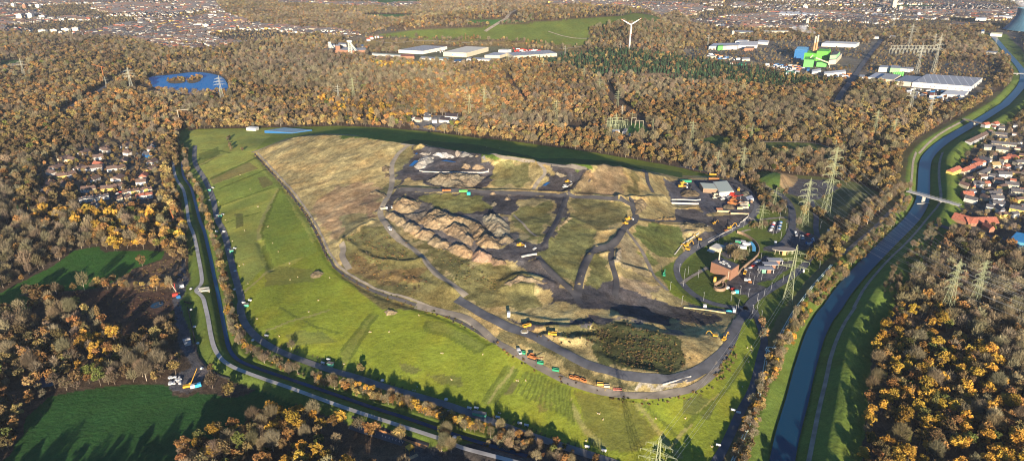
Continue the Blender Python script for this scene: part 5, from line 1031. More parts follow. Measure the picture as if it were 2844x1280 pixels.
p, h = cooling_tower(); volume_puff('steam', [(p[0]-2, p[1], p[2]+h+4, 28), (p[0]-25, p[1], p[2]+h+18, 26), (p[0]-60, p[1], p[2]+h+36, 22), (p[0]-95, p[1], p[2]+h+48, 12)], .03, 'steam rising from the cooling tower'); 
def block_tower(k, x0, x1, yb, yt, dep, label, wall=None, group=None, name='tower_block'):
    a, b, L, rz = frame_of(k, (x0, yb), (x1, yb)); ox, oy, s = CR[k]; h = hgt(a[0], a[1], a[2], oy+yt/s); t = thing(name, label, 'building', (a[0]+b[0])/2, a[1], rz, group)
    MB().box(-L/2, L/2, 0, dep, -.5, h).build('wall', wall or M_FACADE, t); MB().box(-L/2+.4, L/2-.4, .4, dep-.4, h+.003, h+.5).build('roof', M_FLAT, t); MB().box(-L*.12, L*.12, dep*.3, dep*.6, h+.5, h+3).build('lift_housing', M_CREAM, t)
TB = 'tower blocks of the far towns'
for a in (('C',1577,1608,72,-10,18,'tall pale industrial tower at the top right',M_CREAM), ('C',1628,1652,92,52,14,'small pale tower right of the tall industrial tower',M_CREAM), ('C',1460,1486,100,72,12,'pale block left of the tall industrial tower',None), ('C',368,386,280,238,12,'lone cream tower left of the green power plant',M_CREAM), ('A',88,108,55,28,14,'far tower block, leftmost of the upper three',None), ('A',172,196,66,34,14,'pinkish far tower block, middle of the upper three',M_BRICK), ('A',270,298,64,36,14,'cream far tower block, right of the upper three',None),
          ('A',128,168,150,108,16,'cream far block, left of the lower three at the left edge',None), ('A',202,246,142,102,16,'grey far block, middle of the lower three',M_GREYW), ('A',298,340,150,120,16,'yellowish far block, right of the lower three',None), ('A',1410,1455,202,178,14,'long pale block over the town, left of three',None), ('A',1462,1520,208,184,14,'long pale block over the town, middle of three',None), ('A',1530,1574,212,186,14,'long pale block over the town, right of three',None), ('A',380,430,248,226,14,'pale slab block in the far town, first of four',None),
          ('A',466,520,242,218,14,'pale slab block in the far town, second of four',None), ('A',545,592,236,212,14,'pale slab block in the far town, third of four',None), ('A',290,345,248,228,14,'pale slab block in the far town, outermost left of four',None), ('C',905,940,72,46,14,'pale block in the far right town',None), ('C',930,950,180,145,10,'cream church-like block in the far right town',M_CREAM)): block_tower(*a[:7], wall=a[7], group=TB)
# ---------------------------------------------------------------- far halls and industry
hall('J8',(808,265),(1072,279),(1335,222),9,'warehouse','large white warehouse with rows of skylights, left of the far halls','warehouse',roof=M_SKYL)
HL2 = hall('J8',(1293,300),(1545,312),(1783,247),12,'warehouse','cream flat-roofed warehouse with blue lettering below the far hill','warehouse',wall=M_CREAM,roof=rgb('cream_roof',(.60,.57,.48),noise=.05))
def lettering(t, txt, x, z, size, m, y=-.12):
    cu = bpy.data.curves.new('lettering', 'FONT'); cu.body = txt; cu.size = size; cu.extrude = .02; cu.materials.append(m); o0 = bpy.data.objects.new('lettering', cu); COL.objects.link(o0); bpy.context.view_layer.update(); me = bpy.data.meshes.new_from_object(o0); bpy.data.objects.remove(o0); o = bpy.data.objects.new('lettering', me); link(o, t); o.rotation_euler = (math.pi/2, 0, 0); o.location = (x, y, z)
M_SIGN = rgb('blue_letters', (.12,.42,.6)); lettering(HL2, 'Pumeap', 34, 3.2, 9, M_SIGN); MB().box(27, 31.5, -.2, 0, 3.2, 8.6).build('logo', M_SIGN, HL2)
hall('J8',(1740,320),(1905,324),(2005,292),8,'warehouse','grey-roofed pale warehouse right of the cream one','warehouse',wall=M_CREAM,roof=rgb('bluish_roof',(.34,.37,.42))); hall('J8',(1890,262),(1985,266),(2030,256),8,'warehouse','small white hall behind the grey-roofed warehouse','warehouse',roof=M_RWHT)
hall('J8',(2055,334),(2525,302),(2440,266),9,'warehouse','long pale warehouse with skylights, right end of the far halls','warehouse',wall=M_CREAM,roof=M_SKYL)
hall('J8',(1040,342),(1185,352),(1200,334),6,'workshop','white workshop below the left warehouse','building'); hall('J8',(1195,356),(1350,362),(1350,340),7,'workshop','greenish workshop with orange end below the warehouses','building',wall=M_GREYW,roof=rgb('greenish_roof',(.30,.38,.32))); hall('J8',(1296,360),(1330,361),(1330,350),8,'workshop','small orange hall below the cream warehouse','building',wall=M_ORG)
hall('J8',(1395,376),(1500,378),(1530,352),5,'workshop','low hall with dark blue roof at the wood edge','building',wall=M_GREYW,roof=rgb('dark_blue_roof',(.05,.13,.24))); hall('J8',(1545,356),(1700,362),(1720,344),7,'workshop','pale workshop at the wood edge, left of two','building'); hall('J8',(1705,372),(1805,374),(1815,350),8,'workshop','white workshop at the wood edge, right of two','building',roof=M_RWHT)
hall('J8',(165,275),(370,288),(440,258),12,'mine_building','long red brick colliery hall under the winding tower','building',wall=M_BRICK); hall('J8',(375,285),(462,282),(455,255),13,'mine_building','red brick colliery block right of the winding tower','building',wall=M_BRICK); hall('J8',(0,262),(130,264),(130,242),8,'mine_building','low red brick building at the left of the colliery','building',wall=M_BRICK,roof=M_RGRY)
hall('J8',(130,262),(180,264),(180,248),20,'mine_building','tall narrow red brick block of the colliery','building',wall=M_BRICK); hall('J8',(158,212),(245,216),(245,196),11,'mine_building','white hall behind the colliery, right one','building'); hall('J8',(45,210),(118,212),(118,196),9,'mine_building','white hall behind the colliery, left one','building'); hall('J8',(345,210),(430,210),(430,194),6,'mine_building','low hall with blue roof behind the colliery','building',roof=rgb('bright_blue_roof',(.06,.25,.5)))
hall('J8',(520,292),(905,318),(905,306),5,'train_shed','long green-grey train shed in front of the warehouses','building',wall=M_GREYW,roof=rgb('shed_roof',(.36,.40,.34))); hall('J8',(830,328),(980,330),(980,308),7,'workshop','reddish workshop at the end of the train shed','building',wall=M_BRICK,roof=M_RRED)
def headframe(k, bx, by, ty, lean, label, m):
    p = at(k, bx, by); ox, oy, s = CR[k]; h = hgt(p[0], p[1], p[2], oy+ty/s); t = thing('winding_tower', label, 'winding tower', p[0], p[1])
    b = MB(); w = h*.13
    for sx in (-1, 1):
        for sy in (-1, 1): b.tube((sx*w, sy*w, 0), (sx*w*.7, sy*w*.7, h*.92), .9, .7)
    for i in range(1, 8):
        z = h*i/8; 
        for sy in (-1, 1): b.tube((-w, sy*w*.85, z-h/8), (w, sy*w*.85, z), .35, k=3); b.tube((w, sy*w*.85, z-h/8), (-w, sy*w*.85, z), .35, k=3)
    b.build('frame', m, t); q = MB()
    for sy in (-1, 1): q.tube((lean, sy*w*1.6, 0), (0, sy*w*.6, h*.9), 1.1, .9); q.tube((lean*.5, -w*1.1, h*.45), (lean*.5, w*1.1, h*.45), .5)
    q.build('slanting_strut', m, t); MB().box(-w*1.3, w*1.3, -w, w, h*.9, h).build('sheave_platform', m, t)
    for sy in (-1, 1): MB().tube((0, sy*1.2-.4, h*.97), (0, sy*1.2+.4, h*.97), 3, k=14).build('winding_wheel', M_STEEL, t)
M_HF = rgb('pale_green_steel', (.55,.60,.52)); headframe('J8',290,285,128,24,'tall pale green winding tower with slanting struts over the brick colliery',M_HF); headframe('J8',68,230,145,12,'small pale winding tower left of the colliery',M_HF)
# green power plant
M_LG = rgb('mid_green_cladding', (.12,.40,.10), noise=.05)
def hb(*a, **k): return hall(*a, **k)
P_N = 'power_plant_hall'
hb('J6',(1960,640),(2165,648),(2215,600),26,P_N,'bright lime-green main block of the power plant','building',wall=M_GRN,roof=M_GRN); hb('J6',(1655,612),(1955,640),(1990,590),19,P_N,'lower lime-green block left of the main block','building',wall=M_GRN,roof=M_GRN); hb('J6',(1740,752),(1915,758),(1935,700),19,P_N,'mid-green front block of the power plant','building',wall=M_LG,roof=M_GRN); hb('J6',(1975,745),(2162,752),(2170,715),11,P_N,'low mid-green annexe in front of the main block','building',wall=M_LG,roof=M_GRN)
hb('J6',(2190,712),(2320,702),(2425,590),12,P_N,'white hall right of the green plant','building',wall=M_CREAM,roof=M_FLAT); hb('J6',(2200,690),(2318,682),(2380,615),22,P_N,'green-topped grey-roofed hall right of the power plant','building',wall=rgb('soft_green_cladding',(.25,.48,.22)),roof=M_RGRY); hb('J6',(1570,615),(1790,622),(1830,560),26,P_N,'deep blue boiler house behind the green plant','building',wall=M_BLUE,roof=rgb('light_blue_roof',(.15,.42,.62)))
for i, (x0, z0, x1, z1) in enumerate(((1850, 640, 1905, 740), (1895, 690, 1900, 620))):
    p, q = at('J6', x0, z0+60), at('J6', x1, z1+20); t = thing('conveyor_bridge', ('slanting pale conveyor pipe on the green power plant', 'short pale duct on the green power plant')[i], 'conveyor', p[0], p[1]); MB().tube((0, -14, 26), (q[0]-p[0], -16, 12), 1.6, k=6).build('duct', M_CREAM, t); MB().tube((q[0]-p[0], -16, 0), (q[0]-p[0], -16, 12), .7, k=6).build('support', M_STEEL, t)
hall('C',(1045,352),(1300,362),(1330,345),10,'warehouse','long white warehouse with ribbed roof behind the power plant','warehouse',roof=M_RIB); hall('C',(195,378),(410,376),(440,350),10,'warehouse','grey-roofed hall left in the far industrial estate','warehouse',wall=M_GREYW,roof=rgb('bluish_roof',(.34,.37,.42)))
hall('C',(265,381),(415,371),(410,362),11,'warehouse','cream front hall with green end in the far industrial estate','warehouse',wall=M_CREAM); hall('C',(262,383),(302,381),(302,370),12,'workshop','small green block at the end of the cream hall','building',wall=M_LG,roof=M_GRN); hall('C',(410,368),(560,366),(570,335),9,'warehouse','pale hall with several roof ridges in the far estate','warehouse',roof=M_RIB); hall('C',(395,330),(480,332),(500,320),7,'warehouse','white-roofed hall behind the ridged hall','warehouse',roof=M_RWHT); hall('C',(560,335),(640,342),(650,325),7,'warehouse','white shed at the right end of the ridged hall','warehouse',roof=M_RWHT)
hall('C',(463,387),(532,387),(540,375),9,'office_building','red brick office block in the far estate','building',wall=M_BRICK,roof=M_RGRY); hall('C',(600,262),(795,258),(795,248),9,'warehouse','long cream windowless hall at the wood edge','warehouse',wall=M_CREAM,roof=M_CREAM); hall('C',(385,260),(530,264),(530,250),7,'warehouse','low cream hall left of the long cream hall','warehouse',wall=M_CREAM); hall('C',(695,122),(1010,130),(1050,110),9,'warehouse','big white-roofed halls in the far right town','warehouse',roof=M_RWHT); hall('C',(280,218),(318,220),(320,205),9,'building','red building at the edge of the far town','building',wall=M_BRICK)
hall('J6',(440,700),(590,722),(610,700),4,'shed','long shed with orange roof at the pine wood edge','building',roof=M_ORG); hall('J6',(580,735),(738,732),(720,700),4,'shed','shed with bright green roof at the pine wood edge','building',wall=M_TEAL,roof=M_TEAL); hall('J6',(1430,885),(1580,888),(1590,850),4,'shed','shed with pale green roof at the pine wood edge','building',roof=rgb('pale_green_roof',(.2,.5,.3))); hall('J6',(1590,875),(1670,878),(1680,850),5,'shed','white shed beside the pale green roof','building',roof=M_RWHT)
hall('J6',(2110,930),(2500,890),(2490,850),7,'warehouse','long white lorry warehouse right of the pine wood edge','warehouse',roof=M_RWHT,win=True); hall('J6',(1895,880),(2060,850),(2050,810),5,'warehouse','pale shed below the power plant','warehouse',roof=M_RWHT); hall('J6',(1800,830),(1850,835),(1860,800),6,'shed','blue shed below the power plant','building',wall=M_BLUE,roof=M_BLUE); hall('J6',(0,610),(180,590),(170,570),5,'shed','long cream shed at the left of the far lorry yard','building',wall=M_CREAM); hall('J6',(650,645),(790,640),(780,610),5,'shed','cream building in the middle of the far lorry yard','building',wall=M_CREAM)
hall('J7',(925,968),(1578,1018),(1702,918),11,'logistics_hall','huge flat logistics hall with grey panel roof at upper right','warehouse',roof=M_PANEL,win=True); hall('J7',(720,948),(925,965),(1050,900),10,'logistics_hall','left wing of the huge logistics hall','warehouse',wall=M_CREAM,roof=rgb('dark_panel_roof',(.16,.2,.26))); hall('J7',(545,918),(712,938),(800,880),10,'logistics_hall','ribbed cream hall left of the logistics hall','warehouse',wall=M_CREAM,roof=M_FLAT,win=True); hall('J7',(430,888),(545,900),(640,845),6,'logistics_hall','low hall with grey roof at the left end of the estate','warehouse',roof=rgb('bluish_roof',(.34,.37,.42)))
hall('J7',(1245,1075),(1500,1088),(1560,1040),5,'logistics_hall','white hall in front of the huge logistics hall','warehouse',roof=M_RWHT); hall('J7',(555,800),(680,806),(690,780),11,'works_building','white works building behind the logistics hall','building'); hall('J7',(680,815),(790,822),(790,790),13,'works_building','white and green works tower behind the logistics hall','building',wall=rgb('soft_green_cladding',(.25,.48,.22))); hall('J7',(790,800),(940,806),(940,785),8,'works_building','pale works building right of the green tower','building'); hall('J7',(340,895),(400,898),(400,870),8,'works_building','white block at the crossroads','building')
for i in range(5):
    p = at('J7', 722+i*24, 868-i*2); t = thing('silo', 'green silo behind the logistics hall, %s from left' % ordn(i), 'silo', p[0], p[1], 0, 'green silos behind the logistics hall'); MB().cyl(0, 0, 0, 13, 2.4, 2.4).build('shell', M_LG, t); MB().cyl(0, 0, 13, 14.5, 2.4, .4).build('cone_top', M_LG, t)
for a in (('J7',(1740,612),(1870,618),(1875,600),7,'white building on the yards near the channel',None), ('J7',(1795,405),(1925,412),(1930,395),9,'hall with pale yellow roof left of the cooling tower',rgb('yellow_roof',(.6,.55,.3))), ('J7',(1632,232),(1752,236),(1752,222),9,'white hall at the far road',M_RWHT), ('J7',(1740,200),(1880,205),(1880,192),7,'first cream hall in the far row left of the cooling tower',M_RWHT), ('J7',(1890,206),(2040,212),(2040,198),7,'second cream hall in the far row left of the cooling tower',M_RWHT), ('J7',(1200,168),(1300,174),(1300,160),6,'far hall right of the silo ball, left one',M_RWHT), ('J7',(1310,176),(1455,190),(1455,178),6,'far hall right of the silo ball, right one',M_RWHT),
          ('J7',(300,195),(400,198),(405,180),7,'far white hall, left one above the switchyard',M_RWHT), ('J7',(480,188),(595,190),(600,172),7,'far white hall, middle one above the switchyard',M_RWHT), ('J7',(620,190),(700,196),(700,180),7,'far white hall, right one above the switchyard',M_RWHT), ('J7',(1690,405),(1722,408),(1722,385),16,'narrow blue tower near the cooling tower',M_BLUE), ('J7',(1120,1085),(1200,1090),(1200,1060),5,'reddish shed in the scrap yard',M_RRED), ('J7',(500,432),(560,436),(560,425),6,'first white shed along the country road',M_RWHT), ('J7',(680,430),(745,433),(745,420),6,'second white shed along the country road',M_RWHT), ('J7',(800,438),(860,440),(860,428),6,'third white shed along the country road',M_RWHT)):
    hall(*a[:5], 'warehouse', a[5], 'warehouse', roof=a[6])
p = at('J7', 1000, 185); t = thing('silo_ball', 'white spherical gas tank in the far town', 'gas tank', p[0], p[1]); bm = MB(); 
for i in range(9):
    for j in range(16): a = math.pi*i/8; b_ = 2*math.pi*j/16; bm.v.append((8*math.sin(a)*math.cos(b_), 8*math.sin(a)*math.sin(b_), 10+8*math.cos(a)))
bm.f = [(i*16+j, i*16+(j+1) % 16, (i+1)*16+(j+1) % 16, (i+1)*16+j) for i in range(8) for j in range(16)]; bm.build('sphere', M_RWHT, t)
for j in range(6): MB().tube((6*math.cos(j*1.05), 6*math.sin(j*1.05), 0), (6*math.cos(j*1.05), 6*math.sin(j*1.05), 10), .4).build('leg', M_STEEL, t)
hall('K8',(1335,300),(1870,345),(2235,285),7,'blue_hall','large blue hall half in the shade of the landfill hill','warehouse',z=0,wall=M_BLUE,roof=rgb('slate_blue_roof',(.16,.26,.33))); hall('K8',(985,226),(1160,233),(1225,208),5,'white_hall','small white hall left of the large blue hall','warehouse',roof=M_RWHT)
hall('B',(780,900),(875,908),(880,880),6,'long_house','long white-walled building in the hamlet behind the landfill','building',roof=M_RBRN,win=True); hall('B',(735,925),(815,930),(825,905),5,'long_house','low white-walled building in front in the hamlet','building',roof=M_RBRN); 
# ---------------------------------------------------------------- houses
HG = 'houses of the village left of the canal'
def row_house(k, x0, y0, x1, y1, wall, roof, D, h, rh, label, group, turn=0):
    a, b, L, rz = frame_of(k, (x0, y0), (x1, y1)); cx, cy = (a[0]+b[0])/2, (a[1]+b[1])/2
    if turn: rz2 = rz+math.pi/2+.3*(-1)**int(x0); ln, dp = D+5, L
    else: rz2, ln, dp = rz, L, D
    nx, ny = -math.sin(rz), math.cos(rz); off = (ln if turn else dp)/2
    x, y = cx+nx*off, cy+ny*off; CLEARP.append([(x-ln/2-1, y-ln/2-8), (x+ln/2+1, y-ln/2-8), (x+ln/2+1, y+ln/2), (x-ln/2-1, y+ln/2)] if ln < 22 else [(x-ln/2-1, y-12), (x+ln/2+1, y-12), (x+ln/2+1, y+7), (x-ln/2-1, y+7)])
    return house(x, y, rz2, ln, dp, h, rh, wall, roof, label, group, name='terraced_house' if 'terrace' in label else 'house')
W_, Y_, C__, R_, B_ = M_WHITE, M_YEL, M_CREAM, M_RRED, M_RBRN
LH = [(360,600,540,585,Y_,B_,0,'long yellow house with brown roof'),(540,585,690,545,W_,B_,0,'long white house joined to the yellow one'),(280,550,370,530,W_,B_,1,'white gabled house left of the long yellow house'),(270,440,360,480,W_,B_,1,'white gabled house behind at the village left edge'),(400,310,500,340,C__,B_,1,'cream gabled house at the upper left of the village'),(530,325,630,350,Y_,B_,0,'small yellow house at the upper left of the village'),(620,470,730,480,W_,B_,1,'white gabled house above the long white house'),
 (940,312,1100,290,W_,B_,0,'white row house in the upper middle of the village'),(1030,165,1075,180,W_,B_,1,'small white gabled house at the village top'),(1070,190,1140,200,W_,B_,0,'white low house beside the small gabled one'),(1350,115,1440,130,W_,B_,1,'white gabled house at the top of the village centre'),(700,225,790,242,W_,B_,1,'white gabled house at the top left of the village centre'),(1000,420,1085,400,W_,R_,1,'house with bright red gable in the village middle'),(1320,370,1430,370,Y_,B_,1,'yellow gabled house right of the red one'),(1150,490,1310,470,W_,B_,0,'white row house under the yellow gabled house'),
 (1330,480,1450,445,C__,B_,0,'cream row house right in the village middle'),(770,490,1080,455,M_GREYW,B_,0,'very long grey-brown row house in the village middle'),(1750,370,1830,382,W_,B_,1,'white gabled house at the right village edge'),(1740,475,1828,500,Y_,B_,1,'bright yellow gabled house at the right village edge'),(1620,600,1730,602,C__,R_,1,'house with reddish roof above the white block'),(1590,692,1745,682,W_,B_,0,'white block house at the lower right of the village'),(1200,620,1320,640,W_,B_,1,'white gabled house in the village centre'),
 (140,735,230,745,rgb('pale_blue_render',(.35,.52,.6)),B_,1,'pale blue gabled house at the far left'),(100,850,200,850,C__,M_RGRY,0,'cream house with hipped grey roof at the far left'),(745,805,870,800,W_,B_,0,'white row house, left of the yellow row'),(885,800,980,785,C__,B_,0,'cream row house hidden behind trees'),(1050,795,1180,785,Y_,B_,0,'left half of the yellow row house'),(1185,785,1310,765,Y_,B_,0,'right half of the yellow row house'),(1330,760,1408,748,W_,B_,0,'white end house of the yellow row'),
 (1790,125,1860,125,M_CYAN,M_RGRY,1,'turquoise house at the top right of the village'),(1760,172,1822,182,W_,B_,0,'white garage row under the turquoise house'),(1690,245,1760,268,M_BLUE,M_RGRY,0,'blue and white house right of the village road'),(1390,230,1470,240,W_,B_,0,'white house left of the village road'),(480,735,560,720,C__,B_,1,'cream gabled house among trees at lower left'),(200,690,260,700,W_,B_,0,'white low house at the lower left'),(880,640,930,650,W_,B_,1,'small white gabled house among yellow trees')]
for x0, y0, x1, y1, w_, r_, tn, lb in LH: row_house('J4', x0, y0, x1, y1, w_, r_, 8.5, 4.6 if not tn else 4.2, 3.6, lb, HG, tn)
def terrace(k, x0, y0, x1, y1, n, mats_, roof, where, group, D=8, h=4.6):
    a, b, L, rz = frame_of(k, (x0, y0), (x1, y1)); u = L/n; nx, ny = -math.sin(rz), math.cos(rz)
    for i in range(n):
        q = (i+.5)/n; st = (i % 3)*.9; x, y = a[0]+(b[0]-a[0])*q+nx*(D/2+st), a[1]+(b[1]-a[1])*q+ny*(D/2+st); CLEARP.append([(x-6, y-14), (x+6, y-14), (x+6, y+6), (x-6, y+6)])
        house(x, y, rz, u*.94, D, h+(i % 2)*.7, 1.9, mats_[i % len(mats_)], roof, '%s, %s unit from left' % (where, ordn(i)), group, name='terraced_house')
TG = 'terraced houses at the village south'
terrace('J4',1390,855,1845,792,7,[C__,W_,M_YEL],B_,'white and cream terrace top right of the row houses',TG); terrace('J4',1590,915,1850,885,4,[W_,W_],R_,'red-roofed terrace below the top right terrace',TG); terrace('J4',1300,955,1400,935,2,[C__],B_,'cream pair house left of the red-roofed terrace',TG); terrace('J4',1450,935,1530,915,2,[C__],B_,'cream pair between two terraces',TG)
terrace('J4',725,965,1180,905,8,[W_],M_RGRY,'long white terrace left in the shade',TG); terrace('J4',900,1055,1110,1012,4,[W_],M_RGRY,'white terrace below the long shaded one',TG); terrace('J4',1230,1092,1560,1035,6,[W_],M_RGRY,'white terrace at the village foot',TG); terrace('J4',1670,1012,1800,992,3,[C__],B_,'cream terrace right above the village foot',TG)
RG = 'houses of the village right of the river'
RH = [(315,490,385,486,Y_,R_,0,'yellow house with red roof nearest the river'),(415,490,465,474,C__,R_,0,'cream house with red roof, second from the river'),(470,467,515,452,W_,R_,0,'white house with red roof, third from the river'),(520,440,575,424,W_,R_,0,'white house with red roof, fourth from the river'),(575,416,606,402,W_,R_,1,'white gabled red-roofed house, fifth from the river'),(598,392,660,388,W_,M_RGRY,1,'large white gabled house at the end of the red-roofed row'),(765,385,838,378,C__,R_,0,'big cream house with red roof in the village middle'),(840,372,890,370,M_BRICK,R_,1,'brick house beside the big cream house'),
 (880,412,940,406,C__,M_RGRY,0,'cream house at the right edge of the village'),(585,508,660,472,C__,M_RGRY,0,'long cream house on the slanting street'),(662,432,735,430,C__,rgb('ochre_tile',(.3,.22,.1)),0,'cream house with ochre roof'),(495,598,590,604,W_,M_RGRY,0,'long white house with grey roof in the middle of the village'),(588,272,745,280,C__,M_RGRY,0,'long pale row house, front one of three'),(652,240,868,258,C__,M_RGRY,0,'long pale row house, rear one of three'),(690,290,802,302,C__,M_RGRY,0,'long pale row house, right one of three'),(655,160,790,170,C__,M_RGRY,0,'long pale row house at the village top'),
 (722,195,790,200,Y_,M_RGRY,0,'yellowish row house below the top row'),(472,232,622,165,M_GREYW,B_,0,'long brown-roofed row house slanting to the upper right'),(600,80,642,84,W_,R_,0,'small white house at the top left'),(715,108,768,112,W_,M_RGRY,0,'white house at the top middle'),(690,78,722,80,W_,R_,0,'little white house at the top'),(410,692,500,694,M_BRICK,R_,0,'red brick house left in the lower village'),(500,745,528,740,W_,M_RGRY,1,'white gabled house beside the orange trees'),(662,770,770,782,W_,M_RGRY,0,'white house with dark roof in the lower village'),(650,722,762,728,W_,M_RGRY,0,'white house behind the dark-roofed one'),
 (640,690,745,684,C__,M_RGRY,0,'cream house, topmost of three behind each other'),(805,808,940,835,Y_,M_RGRY,0,'long yellow house at the lower right'),(700,825,760,832,W_,M_RGRY,1,'white gabled house at the lower village street'),(822,662,932,672,C__,M_RGRY,0,'cream house at the right village edge, lower one'),(770,602,890,612,C__,M_RGRY,0,'cream row at the right of the village middle'),(715,512,832,518,W_,M_RGRY,0,'white row house with grey roof at the right'),(470,625,496,628,Y_,R_,1,'little yellow gabled house left in the village'),(612,990,662,995,M_BRICK,R_,1,'small house with pointed red roof below the big red roof'),(640,345,700,350,C__,B_,0,'cream house between the red-roofed row and the pale rows')]
for x0, y0, x1, y1, w_, r_, tn, lb in RH: row_house('J5', x0, y0, x1, y1, w_, r_, 9, 5.2, 3.6, lb, RG, tn)
row_house('J5',450,935,715,932,M_BRICK,R_,14,4,5,'very long building with bright red roof at the village south end',RG); row_house('J5',440,935,500,925,M_BRICK,R_,16,4,6,'short red-roofed cross wing of the long building',RG,1)
hall('J5',(785,1105),(940,1135),(1010,1060),7,'blue_hall','tent-like hall with blue roof at the right edge','building',wall=rgb('pale_blue_cladding',(.1,.32,.45)),roof=rgb('blue_membrane',(.04,.25,.5)))
# more houses in the gardens of the right village and the near parts of the far towns
M_RDUL = rgb('dull_tile', (.17,.10,.08), noise=.2); HM = {}
def simple_house_meshes():
    out = []
    for i, (w_, r_) in enumerate(((W_, R_), (W_, B_), (C__, M_RDUL), (W_, M_RGRY), (C__, B_), (M_YEL, B_), (M_BRICK, M_RGRY), (W_, M_RGRY))):
        L, D, h = 9+i % 3*2.5, 8, 4.5+i % 2*1.2; a = MB().box(-L/2, L/2, -D/2, D/2, -.5, h); b = MB().gable(-L/2, L/2, -D/2, D/2, h, h+3, .3); a.v += [(-L/2+.03,-D/2,h),(-L/2+.03,D/2,h),(-L/2+.03,0,h+2.9),(L/2-.03,-D/2,h),(L/2-.03,D/2,h),(L/2-.03,0,h+2.9)]; n = len(a.v); a.f += [(n-6, n-4, n-5), (n-3, n-2, n-1)]
        out.append((a, b, w_, r_))
    return out
SH = simple_house_meshes(); SHM = [(a.mesh('wall', w_), b.mesh('roof', r_)) for a, b, w_, r_ in SH]
CLRN = ['white house with red roof', 'white house with brown roof', 'cream house with dull red roof', 'white house with grey roof', 'cream house with brown roof', 'yellow house with brown roof', 'brick house with grey roof', 'white grey-roofed house']
def place_simple(i, x, y, rz, label, group, s=1.0):
    t = thing('house', label, 'house', x, y, rz, group, sc=s); link(bpy.data.objects.new('wall', SHM[i][0]), t); link(bpy.data.objects.new('roof', SHM[i][1]), t)
rr = random.Random(5)
def fill(name_poly, n, step, where, group, lo, hi):
    P_ = [p[:2] for p in U(c(*name_poly))]; xs = [p[0] for p in P_]; ys = [p[1] for p in P_]; got = []; tries = 0
    while len(got) < n and tries < n*60:
        tries += 1; x = rr.uniform(min(xs), max(xs)); y = rr.uniform(min(ys), max(ys))
        if not inpoly(np.array([x]), np.array([y]), P_)[0] or any((x-q[0])**2+(y-q[1])**2 < step**2 for q in got): continue
        if any(inpoly(np.array([x]), np.array([y+4]), cp)[0] for cp in CLEARP[52:]): continue
        got.append((x, y))
    got.sort(key=lambda q: q[1]); row = max(4, int(math.sqrt(len(got))))
    for r0 in range(0, len(got), row):
        R = sorted(got[r0:r0+row], key=lambda q: q[0])
        for j, (x, y) in enumerate(R):
            i = rr.randrange(8); place_simple(i, x, y, rr.choice((.25, .25, 1.8, -.5))+rr.uniform(-.15, .15), '%s %s, row %d, %s from left' % (CLRN[i], where, r0//row+1, ordn(j)), group, rr.uniform(lo, hi))
            CLEARP.append([(x-7, y-12), (x+7, y-12), (x+7, y+5), (x-7, y+5)])
fill(('J5',(400,560),(640,480),(800,340),(960,320),(1100,500),(1100,800),(800,900),(560,820),(420,640)), 44, 16, 'in the right-hand village', 'garden houses of the right village', .75, 1.0)
fill(('J5',(560,60),(1000,60),(1000,300),(900,300),(640,140)), 14, 17, 'in the right-edge allotments', 'garden houses of the right village', .5, .8)
fill(('B',(520,900),(640,880),(730,890),(720,930),(560,940)), 5, 14, 'in the small hamlet', 'hamlet houses', .8, 1.1)
# far towns: the nearest rows as houses of their own, the rest too many to count
def far_town():
    r = np.random.default_rng(3); X = []; Y = []
    X, Y = np.meshgrid(np.arange(-4600, 4600, 15.), np.arange(1500, 4700, 15.)); X = X.ravel(); Y = Y.ravel(); X = X+(r.random(X.size)-.5)*12; Y = Y+(r.random(Y.size)-.5)*10
    zi = classify(X, Y); nm = np.array([z[0] for z in ZN]+[''], object)[zi]; dn = fbm(X, Y, 260, 3)
    m = (nm == 'town') & (dn > .42) & (r.random(X.size) < .62); px, py = project(X, Y, 0); m &= (px > -120) & (px < 2960) & (py > -30); X, Y = X[m], Y[m]; px, py = px[m], py[m]
    o_ = np.argsort(Y); near = [i for i in o_ if 0 < px[i] < 2844][:130]; ns = set(near); near.sort(key=lambda i: (round(Y[i]/60), X[i]))
    rows = {}
    for i in near: rows.setdefault(round(Y[i]/60), []).append(i)
    ang = lambda i: (.3 if vnoise(X[i], Y[i], 400) > .5 else -.35)+(1.57 if vnoise(X[i]+77, Y[i], 150) > .5 else 0)
    for ri, (k_, L) in enumerate(sorted(rows.items())):
        for j, i in enumerate(sorted(L, key=lambda i: X[i])):
            t_ = rr.randrange(8); place_simple(t_, float(X[i]), float(Y[i]), float(ang(i)), '%s in far town, row %d from front, %s from left' % (CLRN[t_], ri+1, ordn(j)), 'houses at the near edge of the far towns', rr.uniform(.9, 1.3))
    V = {}; 
    for i in range(len(X)):
        if i in ns: continue
        a, b, w_, r_ = SH[rr.choice((1, 1, 3, 3, 3, 4, 4, 2, 5, 6, 7, 7, 7, 0))]; s = rr.uniform(.8, 1.5); an = float(ang(i)); ca, sa = math.cos(an)*s, math.sin(an)*s; ln = rr.choice((1, 1, 1, 1.7, 2.6))
        for q, mt in ((a, w_), (b, r_)):
            vv, ff = V.setdefault(mt.name, ([], [])); n = len(vv); vv += [(x*ln*ca-y*sa+X[i], x*ln*sa+y*ca+Y[i], z*s) for x, y, z in q.v]; ff += [tuple(v+n for v in f) for f in q.f]
    av, af, am, ms = [], [], [], []
    for k_, (vv, ff) in V.items(): n = len(av); av += vv; af += [tuple(v+n for v in f) for f in ff]; am += [len(ms)]*len(ff); ms.append(MATS[k_])
    me = bpy.data.meshes.new('distant_town'); me.from_pydata(av, [], af); [me.materials.append(m) for m in ms]; me.polygons.foreach_set('material_index', am); o = bpy.data.objects.new('distant_town', me); link(o); tag(o, 'countless white and red-roofed houses of the distant towns', 'town', kind='stuff')
    print('TOWN', len(X))
far_town()
